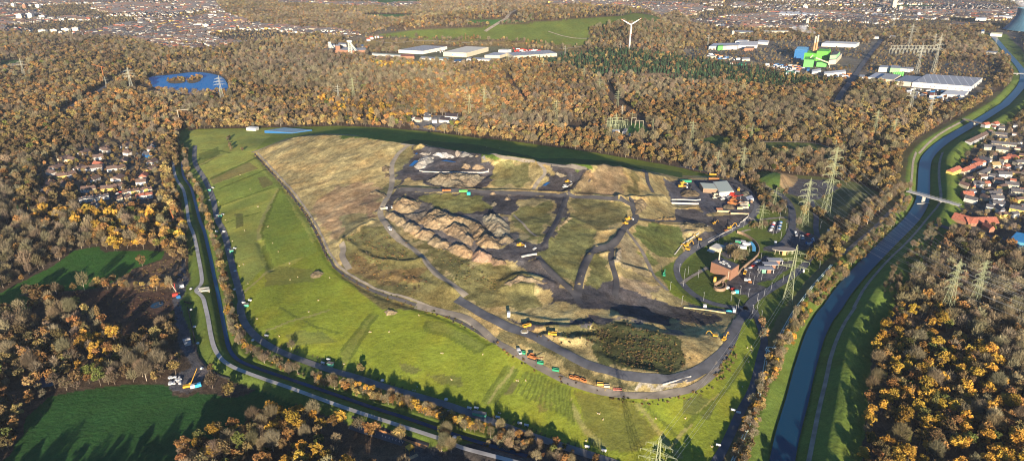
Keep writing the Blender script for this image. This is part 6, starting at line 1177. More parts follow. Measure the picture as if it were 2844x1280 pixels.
# ---------------------------------------------------------------- recycling depot, gate area
hall('J1',(1425,612),(1748,596),(1590,345),6.2,'recycling_hall','large recycling hall with pale grey-green roof','hall',roof=rgb('pale_green_grey_roof',(.42,.46,.38),noise=.05)); hall('J1',(1062,522),(1385,548),(1292,410),6,'recycling_hall','lower open-fronted hall left of the large recycling hall','hall',wall=rgb('rusty_wall',(.25,.17,.11)),roof=rgb('pale_green_grey_roof',(.42,.46,.38)))
hall('J1',(1880,724),(2195,716),(2150,640),4,'workshop','white workshop with grey roof right of the crushing machines','building',roof=rgb('pale_grey_roof',(.45,.47,.5))); 
for i, (x, y) in enumerate(((1970,768),(1975,802),(1980,836),(1995,872))):
    p = at('J1', x, y); container(p[0], p[1], 0, M_CREAM, 'cream container beside the workshop, %s from back' % ordn(i), L=12-i, group='cream containers beside the workshop')
p = at('J1', 1440, 585); container(p[0], p[1], -.02, M_CREAM, 'long cream container in front of the large hall', L=16); p = at('J1', 1890, 890); container(p[0], p[1], 0, rgb('sand_paint',(.6,.45,.22)), 'sand-coloured container at the lower edge of the depot', L=7)
p = at('J1', 2150, 740); container(p[0], p[1], 1.2, M_WOOD, 'brown skip at the workshop corner', L=5); p = at('J1', 2075, 815); container(p[0], p[1], 0, M_LG, 'small light green skip by the containers', L=3, h=2)
p = at('J1', 680, 290); container(p[0], p[1], 0, M_TEAL, 'long bright green trailer at the back of the depot', L=15, h=3, name='trailer', cat='trailer'); p = at('J1', 1430, 920); container(p[0], p[1], 0, rgb('rust_paint',(.3,.13,.07)), 'rust-red open skip behind the concrete wall', L=8, open_=True)
p = at('J1', 1305, 240); container(p[0], p[1], -.1, M_ORG, 'orange trailer behind the large hall', L=14, h=3, name='trailer', cat='trailer')
p = at('J1', 1285, 140); lorry(p[0], p[1], -.15, M_YP, M_YP, 'yellow dump truck on the track behind the large hall', L=10)
def loader(k, x, y, rz, label, m=None, s=1.0):
    m = m or M_YP; p = at(k, x, y); t = thing('wheel_loader', label, 'wheel loader', p[0], p[1], rz, 'yellow wheel loaders', sc=s)
    MB().box(-3.2, .4, -1.2, 1.2, 1.0, 2.5).build('engine_housing', m, t); c_ = MB().box(-.9, .8, -.9, .9, 2.5, 3.5).build('cab', m, t); MB().box(-.95, .85, -.8, .8, 2.7, 3.3).build('window', M_GLASS, c_); MB().box(.6, 1.9, -.7, .7, .9, 1.7).build('front_frame', m, t)
    MB().tube((1.6, -.6, 1.6), (3.8, -.6, .9), .22).tube((1.6, .6, 1.6), (3.8, .6, .9), .22).build('lift_arm', m, t); MB().box(3.6, 4.8, -1.5, 1.5, .1, 1.2).build('bucket', M_STEEL, t)
    for xx in (-2, 1.4):
        for sy in (-1, 1): MB().tube((xx, sy*.95, .85), (xx, sy*1.5, .85), .85, k=10).build('wheel', M_BLK, t)
loader('J1',620,335,.2,'yellow wheel loader in the left yard of the depot, rear one',s=1.3); loader('J1',590,412,.1,'yellow wheel loader in the left yard of the depot, front one',s=1.6); loader('J1',1862,478,1.2,'yellow wheel loader right of the large hall',s=1.3); loader('E',1350,825,0,'yellow wheel loader at the edge of the heap yard',s=1.15); loader('E',2165,628,.4,'orange-yellow loader at the track crossing, upper one',s=1.2); loader('E',2140,660,2.8,'orange-yellow loader at the track crossing, lower one',s=1.0); loader('E',1705,345,.5,'yellow loader in the small dark pit',s=1.0)
def screener(k, x, y, rz, label, m, s=1.0):
    p = at(k, x, y); t = thing('screening_machine', label, 'machine', p[0], p[1], rz, 'screening and crushing machines', sc=s)
    for sy in (-1, 1): MB().box(-4, 4, sy*1.2-.3, sy*1.2+.3, 0, .9).build('track', M_BLK, t)
    MB().box(-4.5, 3, -1.3, 1.3, 1.1, 2.6).build('body', m, t); h_ = MB(); h_.v = [(-3,-1.8,4.4),(1,-1.8,4.4),(1,1.8,4.4),(-3,1.8,4.4),(-2,-.8,2.6),(0,-.8,2.6),(0,.8,2.6),(-2,.8,2.6)]; h_.f = [(0,1,5,4),(1,2,6,5),(2,3,7,6),(3,0,4,7),(4,5,6,7)]; h_.build('hopper', m, t)
    b = MB(); b.v = [(2,-.6,1.8),(2,.6,1.8),(10,.6,5.2),(10,-.6,5.2),(2,-.6,1.4),(2,.6,1.4),(10,.6,4.8),(10,-.6,4.8)]; b.f = [(0,1,2,3),(4,5,6,7),(0,3,7,4),(1,2,6,5),(2,3,7,6)]; b.build('conveyor_belt', m, t); MB().tube((8, 0, 0), (8, 0, 4), .15).build('conveyor_support', M_STEEL, t)
screener('J1',1740,625,-.8,'red screening machine right behind the others',M_RED,1.3); screener('J1',1770,720,-1.0,'dark red and orange crusher in the middle of the depot',M_ORG,1.1); screener('J1',1730,800,-.55,'orange conveyor machine at the front of the depot',M_ORG,1.4); screener('J1',1520,690,.3,'grey-green machine left of the red screening machine',M_GREYW,1.0); screener('J1',1330,660,.2,'pale machine left in the middle of the depot',M_CREAM,.8); screener('E',1690,385,.4,'pale crusher with a green body in the small dark pit',M_GREYW,.9); screener('K2',480,610,-.5,'orange machine among the green skips on the lower track',M_ORG,.9)
heap('J1',((560,520),(640,470),(900,470),(1000,560),(960,610),(700,620),(600,600)),4,(.16,.13,.08),'low brown earth heap in front of the left depot yard',seed=4,group='heaps in the depot'); heap('J1',((740,400),(780,330),(840,380),(840,450),(770,470)),5,(.07,.068,.07),'dark ash heap in the left depot yard',seed=5,group='heaps in the depot'); heap('J1',((1490,830),(1600,780),(1760,830),(1760,890),(1560,890)),3.5,(.17,.14,.09),'earth heap under the orange conveyor',seed=6,group='heaps in the depot')
heap('J1',((2480+0-600,520),(2050,500),(2130,560),(2120,620),(1960,610)),3,(.2,.18,.13),'grey heap behind the white workshop',seed=9,group='heaps in the depot')
heap('F',((0,520),(120,530),(190,550),(230,580),(150,590),(0,560)),4,(.24,.19,.10),'smooth tan soil ridge above the excavators',seed=11)
for a in (('concrete_wall','J1',[(360,765),(970,785)],1.8,.5,M_CONCR,'pale concrete wall at the left lower edge of the depot'), ('concrete_wall','J1',[(365,690),(480,690),(640,690),(900,705),(1010,690)],1.5,.5,M_CONCR,'upper concrete wall beside the left lagoon'), ('concrete_wall','J1',[(1380,955),(1670,970),(1680,1012),(2090,1028)],2.6,.5,rgb('tan_concrete',(.42,.32,.2)),'tan retaining wall along the front of the depot'), ('concrete_wall','J1',[(2090,1028),(2060,1085),(1960,1159)],2,.5,M_CONCR,'curved end of the depot retaining wall'),
          ('concrete_wall','J2',[(980,0),(870,60),(860,110),(700,190),(560,255),(300,410)],1.1,.6,M_CONCR,'long concrete barrier along the access road'), ('concrete_wall','F',[(190,545),(120,600),(0,680),(-60,760)],1.0,.6,M_CONCR,'concrete barrier below the excavators'), ('concrete_wall','J3',[(470,925),(1000,985),(1410,1045)],1.2,.7,rgb('yellowish_concrete',(.5,.42,.22)),'yellowish kerb wall along the ramp at the gate'),
          ('concrete_wall','E',[(590,258),(620,265),(740,270),(1060,272),(1110,262),(1110,250)],1.2,1.0,M_CONCR,'low pale bund around the big ash pit'), ('concrete_wall','K3',[(1500,1060),(1560,1045),(1620,1035),(1665,1030)],1.5,1.6,M_CONCR,'row of concrete blocks at the heap yard'), ('concrete_wall','K2',[(2220,960),(2400,910),(2600,850)],1.2,.8,M_CONCR,'low concrete edge of the lower landfill track'),
          ('sheet_pile_wall','K1',[(262,370),(292,500),(322,640),(345,780),(365,835),(430,910),(500,950),(560,985),(640,1005)],1.3,.8,M_BLK,'dark sheet pile wall along the construction yard'), ('sheet_pile_wall','K1',[(230,318),(295,335)],1.2,.8,M_BLK,'short dark wall at the top of the construction yard')):
    poly_wall(*a)
BW = hall('J2',(335,935),(692,1088),(832,985),11.5,'brick_building','red brick administration building with open flat roof','building',wall=M_BRICK,roof=rgb('dark_roof',(.07,.07,.08)))
for i, (x, y) in enumerate(((6, 5), (10, 4.5), (14, 6), (11, 8), (17, 4), (7, 9))): MB().box(x, x+2.6, y, y+1.3, 12.3, 13.4).build('roof_unit', M_RWHT, BW)
MB().box(21.3, 22.2, -.12, .03, 1, 10).build('stair_window', M_CREAM, BW)
p = at('J2', 470, 900); t = thing('chimney', 'slender pale chimney behind the brick building', 'chimney', p[0], p[1]); MB().tube((0, 0, 0), (0, 0, hgt(p[0], p[1], p[2], 610+545/6.44)), .8, .6, 10).build('shaft', M_CREAM, t)
poly_wall('brick_wall','J2',[(832,985),(900,900),(1020,800),(1150,700),(1205,620),(1215,560),(1190,480),(1120,400),(1010,320),(900,262),(815,240)],3.2,.8,rgb('pale_brick',(.29,.195,.125),scale=1.5),'long curved brick wall sweeping from the brick building round the containers',sm=1)
poly_wall('brick_wall','J3',[(1165,450),(1300,370),(1440,262),(1460,255)],4.0,1.2,rgb('pale_brick',(.29,.195,.125)),'straight brick wall from the tower to the brick building'); poly_wall('brick_wall','J3',[(1150,500),(1200,545),(1300,560),(1390,540),(1420,480),(1400,410),(1330,380)],3,1.2,rgb('pale_brick',(.29,.195,.125)),'round brick wall end with a spiral, near the yellow tower',sm=2); poly_wall('brick_wall','J3',[(1190,480),(1240,505),(1330,490),(1360,450),(1340,410)],2.2,1.0,rgb('pale_brick',(.29,.195,.125)),'inner ring of the spiral brick wall',sm=2)
p = at('J3', 1155, 400); t = thing('yellow_tower', 'small yellow tower at the end of the brick wall', 'tower', p[0], p[1]); MB().tube((0, 0, 0), (0, 0, 8), 1.7, 1.4, 10).build('shaft', rgb('ochre_paint',(.62,.40,.1)), t); MB().cyl(0, 0, 8, 8.6, 1.6, .4).build('cap', M_YP, t)
hall('J2',(320,540),(490,592),(605,520),3.6,'depot_office','flat office with cream roof beside the access road','building',wall=M_CREAM,roof=rgb('cream_roof',(.60,.57,.48))); hall('J2',(275,560),(400,600),(440,575),1.2,'bus_shelter','low pale blue shelter in front of the flat office','building',roof=rgb('pale_blue_roof',(.3,.42,.52)))
for i, (x, y, L, m, lb) in enumerate(((905,420,8,M_RWHT,'white site cabin, rear left of the cabin group'), (985,455,9,M_RWHT,'large white site cabin, rear right of the cabin group'), (850,495,7,M_RWHT,'white site cabin, front middle of the cabin group'), (925,515,7,M_RWHT,'white site cabin, front right of the cabin group'), (830,415,6,M_TEAL,'green site cabin at the back of the cabin group'), (770,480,5,rgb('mint_paint',(.3,.6,.45)),'mint green cabin at the left of the cabin group'), (705,475,3,M_YP,'yellow tank at the left end of the cabin group'))):
    p = at('J2', x, y); container(p[0], p[1], -.25, m, lb, L=L, W=3.4, h=3, name='site_cabin', group='site cabins inside the brick wall', top=M_RWHT if i < 4 else M_FLAT, cat='cabin')
w3 = U(c('J2',(1045,450),(1090,490),(1115,540),(1110,600),(1060,605),(1130,610),(1145,550),(1130,490),(1080,435)))
ribbon('curved_blue_roof', [(p[0], p[1]) for p in U(c('J2',(1050,430),(1090,470),(1120,530),(1115,600)))], 3.6, rgb('glazed_blue_roof',(.12,.42,.62),rough=.3), dz=2.4, step=2, kind=None); tag(bpy.data.objects['curved_blue_roof'], 'curved pale blue roof along the inside of the brick wall', 'roof')
for i, (A, B, C_) in enumerate((((1370,800),(1640,805),(1610,760)), ((1295,880),(1560,880),(1530,825)), ((1215,960),(1480,962),(1460,895)))):
    a, b, d = at('J2', *A), at('J2', *B), at('J2', *C_); L = math.hypot(b[0]-a[0], b[1]-a[1]); rz = math.atan2(b[1]-a[1], b[0]-a[0]); t = thing('weighbridge_building', 'flat grey-roofed weighbridge building, %s of three' % ('rearmost', 'middle', 'frontmost')[i], 'building', a[0], a[1], rz, 'weighbridge buildings'); D = 7.5
    MB().box(0, L, 0, D, 4.2, 4.7).build('roof', rgb('flat_grey_roof',(.27,.28,.30),noise=.05), t); MB().box(L*.2, L*.45, 1, D-1, 0, 4.2).build('green_office', rgb('mint_wall',(.2,.5,.3)) if i == 2 else M_CREAM, t); MB().box(L*.55, L*.8, 1, D-1, 0, 4.2).build('brick_office', M_BRICK, t)
    for x in (.6, L-.6):
        for y in (.6, D-.6): MB().box(x-.2, x+.2, y-.2, y+.2, 0, 4.2).build('column', M_STEEL, t)
a, b, L, rz = frame_of('J2', (1455,640), (1885,650)); t = thing('oval_canopy', 'wide lens-shaped canopy with pale edge behind the weighbridge', 'canopy', (a[0]+b[0])/2, (a[1]+b[1])/2+5, rz)
pr = [(math.cos(q)*L/2, (7*abs(math.sin(q))**1.0)*(1 if math.sin(q) > 0 else -1)*.8) for q in [2*math.pi*i/36 for i in range(36)]]; MB().prism(pr, 5.5, 6.0).build('rim', M_CREAM, t); MB().prism([(x*.97, y*.94) for x, y in pr], 6.003, 6.2).build('roof', rgb('brown_grey_roof',(.20,.17,.15)), t); MB().box(-2, 2, -3.5, .5, 0, 5.5).build('office', rgb('orange_wall',(.6,.33,.14)), t)
for i in range(5): x = L*(-.36+.18*i); MB().tube((x, -1.5, 0), (x, -1.5, 5.5), .25, k=6).build('column', M_CREAM, t)
p = at('J2', 1500, 425); t = thing('kiosk', 'tiny white kiosk on the lawn by the depot road', 'kiosk', p[0], p[1]); MB().box(-1.2, 1.2, -1, 1, 0, 2.6).build('wall', M_RWHT, t); MB().box(-1.5, 1.5, -1.3, 1.3, 2.603, 2.8).build('roof', M_FLAT, t)
hall('J2',(2470,300),(2545,310),(2500,225),3.5,'long_shed','narrow shed with cream roof right of the car park','building',roof=rgb('cream_roof',(.60,.57,.48))); hall('J2',(1990,945),(2022,948),(2025,925),2.6,'small_hut','small white hut on the meadow beside the tall pylon','hut',roof=M_RWHT)
# cars
PT = [M_SILV, M_DARKC, M_RWHT, M_BLUE, M_RED, M_SILV]; PN = ['silver', 'black', 'white', 'blue', 'red', 'silver']
def cars(k, pts, rz, where, group, L=4.4):
    for i, (x, y) in enumerate(pts): q = (i*5+int(x)) % 6; p = at(k, x, y); car('car', p[0], p[1], rz, PT[q], '%s car %s, %s of its row' % (PN[q], where, ordn(i)), group, L)
cars('J2',[(1415+8*i, 200-20*i) for i in range(8)], .1, 'in the left row of the small car park', 'cars in the small car park'); cars('J2',[(1555+5*i, 200-19*i) for i in range(9)], .1, 'in the right row of the small car park', 'cars in the small car park')
cars('J2',[(1985,300),(2000,325),(2040,285),(2065,300),(2090,265),(1990,345)], .2, 'in the upper left of the large car park', 'cars in the large car park'); cars('J2',[(2180,350),(2185,375),(2175,395),(2160,365)], 1.3, 'at the right of the large car park', 'cars in the large car park'); cars('J2',[(2055,425),(2085,440),(2110,445),(2135,430),(2155,415)], 1.0, 'in the curved lower row of the large car park', 'cars in the large car park')
cars('J2',[(1055,865),(1085,840),(1110,820),(1130,795),(1150,770),(1175,760),(1190,735),(1215,745)], .4, 'along the curved brick wall', 'cars along the brick wall')
cars('J5',[(215+0,720),(235,725)], -.2, 'on the river bridge', 'cars on the bridge'); cars('J4',[(430,470),(455,490),(270,640),(285,660),(1340,800),(1300,820),(1700,130),(1650,190),(1600,210)], .5, 'parked in the left village', 'cars parked in the left village')
cars('J5',[(265,1005),(290,1008),(410,1042),(440,1046),(465,1050)], -.1, 'by the road at the village south', 'cars by the village road')
def at_lorry(k, x, y, rz, cm_, bm_, lb, L=8.5, **kw): p = at(k, x, y); return lorry(p[0], p[1], rz, cm_, bm_, lb, L, **kw)
TRG = 'lorries on the landfill and at the gate'
at_lorry('J2',960,960,1.1,M_RWHT,M_YP,'yellow lorry on the weighbridge ramp',9,group=TRG); at_lorry('J3',1890,330,-.15,M_RWHT,M_RWHT,'white van on the paved yard below the weighbridge',6,group=TRG); p = at('J3', 1955, 352); container(p[0], p[1], -.3, M_ORG, 'small orange skip beside the white van', L=3, h=1.6)
at_lorry('J2',1870,280,1.35,M_RWHT,M_RWHT,'white coach at the left edge of the large car park',11,name='coach',group=TRG); at_lorry('E',795,415,3.14,M_ORG,M_ORG,'orange tipper truck on the central landfill track',10,group=TRG); at_lorry('E',920,420,3.14,M_LG,M_LG,'light green tipper truck on the central landfill track',10,group=TRG); p = at('E', 960, 435); container(p[0], p[1], 0, rgb('turquoise_paint',(.03,.45,.4)), 'turquoise container beside the light green truck', L=4, W=3.4, h=3)
at_lorry('E',322,550,.5,M_RWHT,M_CREAM,'cream tipper truck at the left track junction',8,group=TRG); at_lorry('E',365,702,-1.1,M_RWHT,M_SILV,'white truck with blue-grey body descending the left haul road',7,group=TRG); p = at('E', 380, 533); car('car', p[0], p[1], 1.8, M_RWHT, 'white car at the left track junction', 'cars on the landfill', 5); p = at('E', 1457, 846); car('car', p[0], p[1], 1.0, M_RWHT, 'white car at the right edge of the heap yard', 'cars on the landfill', 5)
at_lorry('K2',402,185,.45,M_YP,M_YP,'yellow tipper truck where the haul roads fork',7,group=TRG); at_lorry('K2',745,295,3.0,M_YP,M_YP,'yellow tipper truck below the fork of the haul roads',7,group=TRG)
p = at('K2', 160, 38); container(p[0], p[1], 1.5, M_RWHT, 'small white cabin beside the upper haul road', L=3, h=4, name='site_cabin', cat='cabin'); p = at('K2', 370, 245); t = thing('traffic_island', 'round white kerb island at the haul road fork', 'traffic island', p[0], p[1]); MB().cyl(0, 0, 0, .8, 3.2, 3.2, 18).build('kerb_ring', M_CONCR, t); MB().cyl(0, 0, .803, 1.0, 2.4, 2.2, 18).build('filling', rgb('dry_filling',(.3,.25,.15)), t)
for x, y, rz, m, L, lb in ((345,535,-.35,M_TEAL,7.5,'green open skip, topmost on the lower track'), (585,672,-.3,M_TEAL,7.5,'green open skip, second on the lower track'), (790,768,-.3,M_TEAL,8,'green open skip, third on the lower track'), (1010,868,-.5,M_ORG,6.5,'rust-orange open skip, first of three side by side'), (1070,875,-.55,M_ORG,6.5,'rust-orange open skip, second of three side by side'), (1158,908,-.75,M_ORG,7.5,'rust-orange open skip, third of three side by side'), (1385,958,-.12,rgb('amber_paint',(.6,.34,.08)),7.5,'amber open skip near the end of the row'), (1475,985,-.12,M_CREAM,6.5,'empty pale steel frame beside the amber skip'), (1618,1022,-.08,rgb('dusty_red',(.45,.15,.11)),10,'long flat dusty red skip at the end of the row')):
    p = at('K2', x, y); container(p[0], p[1], rz, m, lb, L=L*.64, W=2.0, h=1.8 if L < 9 else 1.0, name='skip', group='skips along the lower landfill track', open_=True, cat='skip')
at_lorry('K2',300,535,1.9,M_RWHT,M_SILV,'white lorry beside the topmost green skip',6,group=TRG); heap('K2',((835,800),(870,780),(915,815),(880,825)),1.8,SAND,'small sand heap beside the third green skip',seed=21)
EXG = 'yellow excavators'
for k, x, y, rz, lb, s in (('J2',680,165,0,'yellow excavator with raised boom above the access road',1.2), ('J2',145,370,2.9,'yellow excavator at the left end of the concrete barrier',1.15), ('J2',405,80,.3,'small yellow excavator at the top of the tip area',.9), ('F',28,700,.3,'yellow excavator beside the bend of the access road, front one',1.2), ('F',35,728,2.6,'yellow excavator beside the bend of the access road, rear one',1.2), ('I',240,222,2.9,'yellow excavator with low boom at the lower haul road bend',1.0), ('I',312,250,.8,'yellow excavator with raised boom at the lower haul road bend',1.0)):
    p = at(k, x, y); excavator(p[0], p[1], rz, lb, s=s, up=1.2 if 'raised' in lb else 0)
p = at('J2', 620, 200); t = container(p[0], p[1], .3, M_ORG, 'orange machine part lying beside the excavator', L=5, h=1.5); p = at('J3', 35, 210); excavator(p[0], p[1], 1.3, 'turquoise green machine beside the ring road', m=M_TEAL, group='green machine', s=1.0)
p = at('J3', 1485, 1005); car('car', p[0], p[1], -.1, M_CYAN, 'bright blue car at the gate ramp', 'cars at the gate', 5.5); p = at('J3', 1590, 1012); container(p[0], p[1], 1.5, M_RWHT, 'white lorry box at the gate ramp', L=4, h=3.4); p = at('J3', 940, 915); container(p[0], p[1], 0, M_RWHT, 'small white cabin in the shade beside the ramp', L=3, h=3)
p = at('J3', 1655, 590); container(p[0], p[1], 0, M_CYAN, 'blue waste container at the edge of the paved yard', L=3.6, h=3); 
for i, (x, y) in enumerate(((1445,492),(1570,525),(1580,600))): p = at('J3', x, y); container(p[0], p[1], .4, (M_RWHT, M_RED, M_CREAM)[i], ('white', 'red and white', 'cream')[i]+' waste container beside the round brick wall', L=3.4, h=2)
for i, (k, x, y) in enumerate([('J3',x,y) for x, y in ((375,125),(570,180),(490,235),(797,250),(465,445),(915,765),(1530,770),(1690,930),(1635,1045),(1915,680),(1735,620),(1928,300),(2030,400),(2125,230),(2210,300),(2420,550),(2265,680),(2115,790),(2120,935),(2010,1050),(2205,1180),(170,530),(430,850))]+[('J2',x,y) for x, y in ((485,400),(115,515),(725,240),(935,135),(1240,740),(1460,270),(1525,245),(1690,200),(1600,340),(740,580),(1035,580),(2300,170),(1925,400),(2290,870),(1635,1120))]+[('F',x,y) for x, y in ((775,445),(730,500),(555,300),(480,240))]): lamp(k, x, y, 'slim street lamp %s' % ('in the gate area, %s from lower left' % ordn(i) if i < 23 else 'by the depot car parks, %s from left' % ordn(i-23)))
# ---------------------------------------------------------------- pipeline, bridges
def pipeline():
    L = U(c('F', (1122,842),(980,1000),(860,1159)))+U(c('I', (830,45),(760,170),(690,310)))
    L2 = U(c('I', (640,335),(600,560),(545,780),(480,930),(420,1070),(370,1180)))
    lp = U(c('I', (690,310),(640,312),(628,335),(655,345)))
    t = thing('pipeline', 'long pale green double pipeline beside the service road on the right', 'pipeline', L[0][0], L[0][1], z=0); x0, y0 = L[0][:2]
    for off in (-.9, .9):
        b = MB()
        for seg in (L, lp, L2):
            for p, q in zip(seg[:-1], seg[1:]): b.tube((p[0]-x0+off, p[1]-y0, 2.2), (q[0]-x0+off, q[1]-y0, 2.2), .38, k=6)
        b.build('pipe', rgb('pale_green_pipe',(.45,.56,.50)), t)
    for seg in (L, L2):
        for p in resample([q[:2] for q in seg], 16)[:60]: MB().box(p[0]-x0-1.6, p[0]-x0+1.6, p[1]-y0-.2, p[1]-y0+.2, 0, 1.8).build('support', M_CONCR, t)
pipeline()
def bridge(k, A, B, w, z, label, m=None, piers=2, n='road_bridge', arch=0):
    a, b, L, rz = frame_of(k, A, B); t = thing(n, label, 'bridge', a[0], a[1], rz, z=0); d = MB(); N_ = 12
    for i in range(N_): z0 = z+arch*math.sin(math.pi*i/N_); z1 = z+arch*math.sin(math.pi*(i+1)/N_); x0, x1 = L*i/N_, L*(i+1)/N_; q = len(d.v); d.v += [(x0,-w/2,z0),(x1,-w/2,z1),(x1,w/2,z1),(x0,w/2,z0),(x0,-w/2,z0-.8),(x1,-w/2,z1-.8),(x1,w/2,z1-.8),(x0,w/2,z0-.8)]; d.f += [(q,q+1,q+2,q+3),(q+4,q+5,q+1,q),(q+3,q+2,q+6,q+7),(q+7,q+6,q+5,q+4)]
    d.build('deck', m or M_CONCR, t)
    for s in (-1, 1):
        r = MB(); r.tube((0, s*w/2, z+1.1+arch*.5), (L, s*w/2, z+1.1+arch*.5), .09)
        for i in range(0, 21): r.tube((L*i/20, s*w/2, z), (L*i/20, s*w/2, z+1.1+arch*.5), .06, k=3)
        r.build('railing', M_STEEL, t)
    for i in range(piers): x = L*(i+1)/(piers+1); MB().box(x-.7, x+.7, -w/2+.4, w/2-.4, -5, z-.8).build('pier', M_CONCR, t)
bridge('F',(1690,305),(2085,415),8,6,'concrete road bridge over the blue river'); bridge('C',(2110,915),(2300,940),6,5,'far bridge over the river at the upper right',m=rgb('rust_brown_deck',(.25,.19,.14)),piers=1); bridge('J7',(2010,832),(2174,840),5,4,'thin footbridge over the river at the far right',piers=1)
bridge('K1',(358,206),(458,214),1.2,3.2,'pale curved beam over the canal, upper one of two',n='canal_arch',m=M_CREAM,piers=0,arch=1.5); bridge('K1',(362,226),(462,232),1.2,3.2,'pale curved beam over the canal, lower one of two',n='canal_arch',m=M_CREAM,piers=0,arch=1.5)
# weir and stairs at the river
p = at('F', 1810, 385); t = thing('river_sill', 'small sill across the river below the bridge', 'weir', p[0], p[1], .1, z=-2.6); MB().box(-9, 9, -.6, .6, 0, .9).build('sill', M_CONCR, t)
# ---------------------------------------------------------------- cranes on the left, construction bits
def crane(k, x, y, tipx, tipy, m, label, h0=2.6, dirz=0, up=16, group=None, mast=False, sc=1.0):
    p = at(k, x, y); ox, oy, s = CR[k]; t = thing('mobile_crane', label, 'crane', p[0], p[1], dirz, group, sc=sc)
    for sy in (-1, 1): MB().box(-3.4, 3.4, sy*1.7-.5, sy*1.7+.5, 0, 1.2).build('track', M_BLK, t)
    b = MB().box(-4.2, 2.2, -1.6, 1.6, 1.3, 3.2).build('machine_house', m, t); MB().box(1.0, 2.6, .5, 1.6, 3.2, 4.3).build('cab', m, t); j = MB(); w = .7
    T = (tipx, tipy, up)
    for oy_, oz in ((-w, 0), (w, 0), (0, w)): j.tube((2, oy_, 2.5+oz), (T[0], T[1]+oy_*.4, T[2]+oz*.4), .2, .14)
    for i in range(10):
        f = i/10; g = (i+1)/10; q0 = [2+(T[0]-2)*f, T[1]*f, 2.5+(T[2]-2.5)*f]; q1 = [2+(T[0]-2)*g, T[1]*g, 2.5+(T[2]-2.5)*g]; j.tube((q0[0], q0[1]-w*(1-.6*f), q0[2]), (q1[0], q1[1]+w*(1-.6*g), q1[2]), .1, k=3); j.tube((q0[0], q0[1]+w*(1-.6*f), q0[2]), (q1[0], q1[1], q1[2]+w*(1-.6*g)), .1, k=3)
    j.build('boom', m if not mast else M_CREAM, t); MB().tube((-3, 0, 3), (T[0], T[1], T[2]), .07, k=3).build('cable', M_BLK, t)
    if mast: MB().tube((3.5, 0, 0), (3.5, 0, up*.9), .5, .4).build('drill_mast', M_RED, t)
crane('K1',172,245,4,5,M_ORG,'orange-red drilling crane with pale mast in the construction yard',dirz=2.6,up=20,mast=True,sc=.62); crane('K1',268,1082,9,9,M_YP,'yellow crane with its boom stretched over the construction yard',dirz=.35,up=13,sc=.85); crane('D',1310,510,3,2,M_ORG,'orange crane beside the canal at the village edge',dirz=1.9,up=15)
p = at('A', 785, 600); t = thing('tower_crane', 'orange tower crane left of the lake', 'crane', p[0], p[1]); MB().tube((0, 0, 0), (0, 0, 30), .9, .9).build('mast', M_ORG, t); MB().tube((8, 0, 28), (-22, 0, 36), .7, .5).build('jib', M_ORG, t)
p = at('A', 1350, 905); t = thing('tower_crane', 'pale tower crane between lake and landfill', 'crane', p[0], p[1]); MB().tube((0, 0, 0), (0, 0, 18), .6, .6).build('mast', M_CREAM, t); MB().tube((-3, 0, 18), (22, 0, 20), .5, .4).build('jib', M_CREAM, t)
for x, y, m, lb, L in ((180,280,M_BLUE,'blue drum container beside the drilling crane',3.5), (150,262,M_RED,'red container beside the drilling crane',5), (210,185,M_RWHT,'white ring tank beside the drilling crane',4), (355,1070,rgb('sky_blue_paint',(.05,.35,.65)),'blue container beside the yellow crane',4.5), (318,1078,M_SILV,'pale cabin beside the yellow crane',5), (265,700,M_GREYW,'grey generator set in the middle of the construction yard',5), (255,670,M_GREYW,'grey pipe rack in the middle of the construction yard',6)):
    p = at('K1', x, y); container(p[0], p[1], .5, m, lb, L=L)
for i in range(16):
    x, y = rr.uniform(100, 200), rr.uniform(985, 1075); p = at('K1', x, y); t = thing('plastic_bale', 'pale wrapped bale in the pile left of the yellow crane', 'bale', p[0], p[1], rr.random()*3, 'pale bales piled left of the yellow crane', sc=rr.uniform(.7, 1.3)); MB().prism([(-1.2,-.8),(1.0,-1.0),(1.3,.5),(.2,1.1),(-1.1,.8)], 0, 1.1).build('bale', M_RWHT, t)
for i, (k, x, y) in enumerate((('K1',290,388),('K1',323,540),('K1',352,688),('K1',388,912),('H',310,553),('H',790,695),('G',1905,250),('D',1767,1023),('D',1772,886),('H',852,980),('D',1580,352),('D',1440,1020))):
    p = at(k, x, y); t = thing('shaft_cover', 'white round shaft cover %s' % ('on the canal bank, %s from top' % ordn(i) if i < 4 else ('beside the service road, lower left', 'beside the service road, bottom middle', 'at the bend of the service road', 'left of the road below the sheds', 'on the road edge above the sheds', 'on the grass below the canal', 'at the road beside the top shed', 'at the canal bend')[i-4]), 'shaft cover', p[0], p[1], 0, 'round shaft covers'); MB().cyl(0, 0, 0, .7, 1.5, 1.5, 16).build('ring', M_CONCR, t); MB().cyl(0, 0, .7, 1.3, 1.3, .5, 16).build('lid', M_RWHT, t)
for i in range(15):
    f = i/14; p = at('K5', 430+850*f, 372+283*f); 
    if i == 7: continue
    t = thing('concrete_post', 'T-shaped concrete post beside the track, %s from left' % ordn(i), 'post', p[0], p[1], 1.2, 'T-shaped concrete posts'); MB().box(-.12, .12, -.12, .12, 0, 1.4).build('stem', M_CONCR, t); MB().box(-.6, .6, -.15, .15, 1.4, 1.6).build('crossbar', M_CONCR, t)
ribbon('construction_track', [p[:2] for p in U(c('K5', (350,330),(600,420),(900,510),(1300,640)))], 7, M_ASPH, dz=.3); ribbon('trench_soil', [p[:2] for p in U(c('K5', (440,265),(700,350),(1000,440),(1350,570),(1700,720)))], 3, rgb('orange_soil',(.42,.2,.08)), dz=.35)
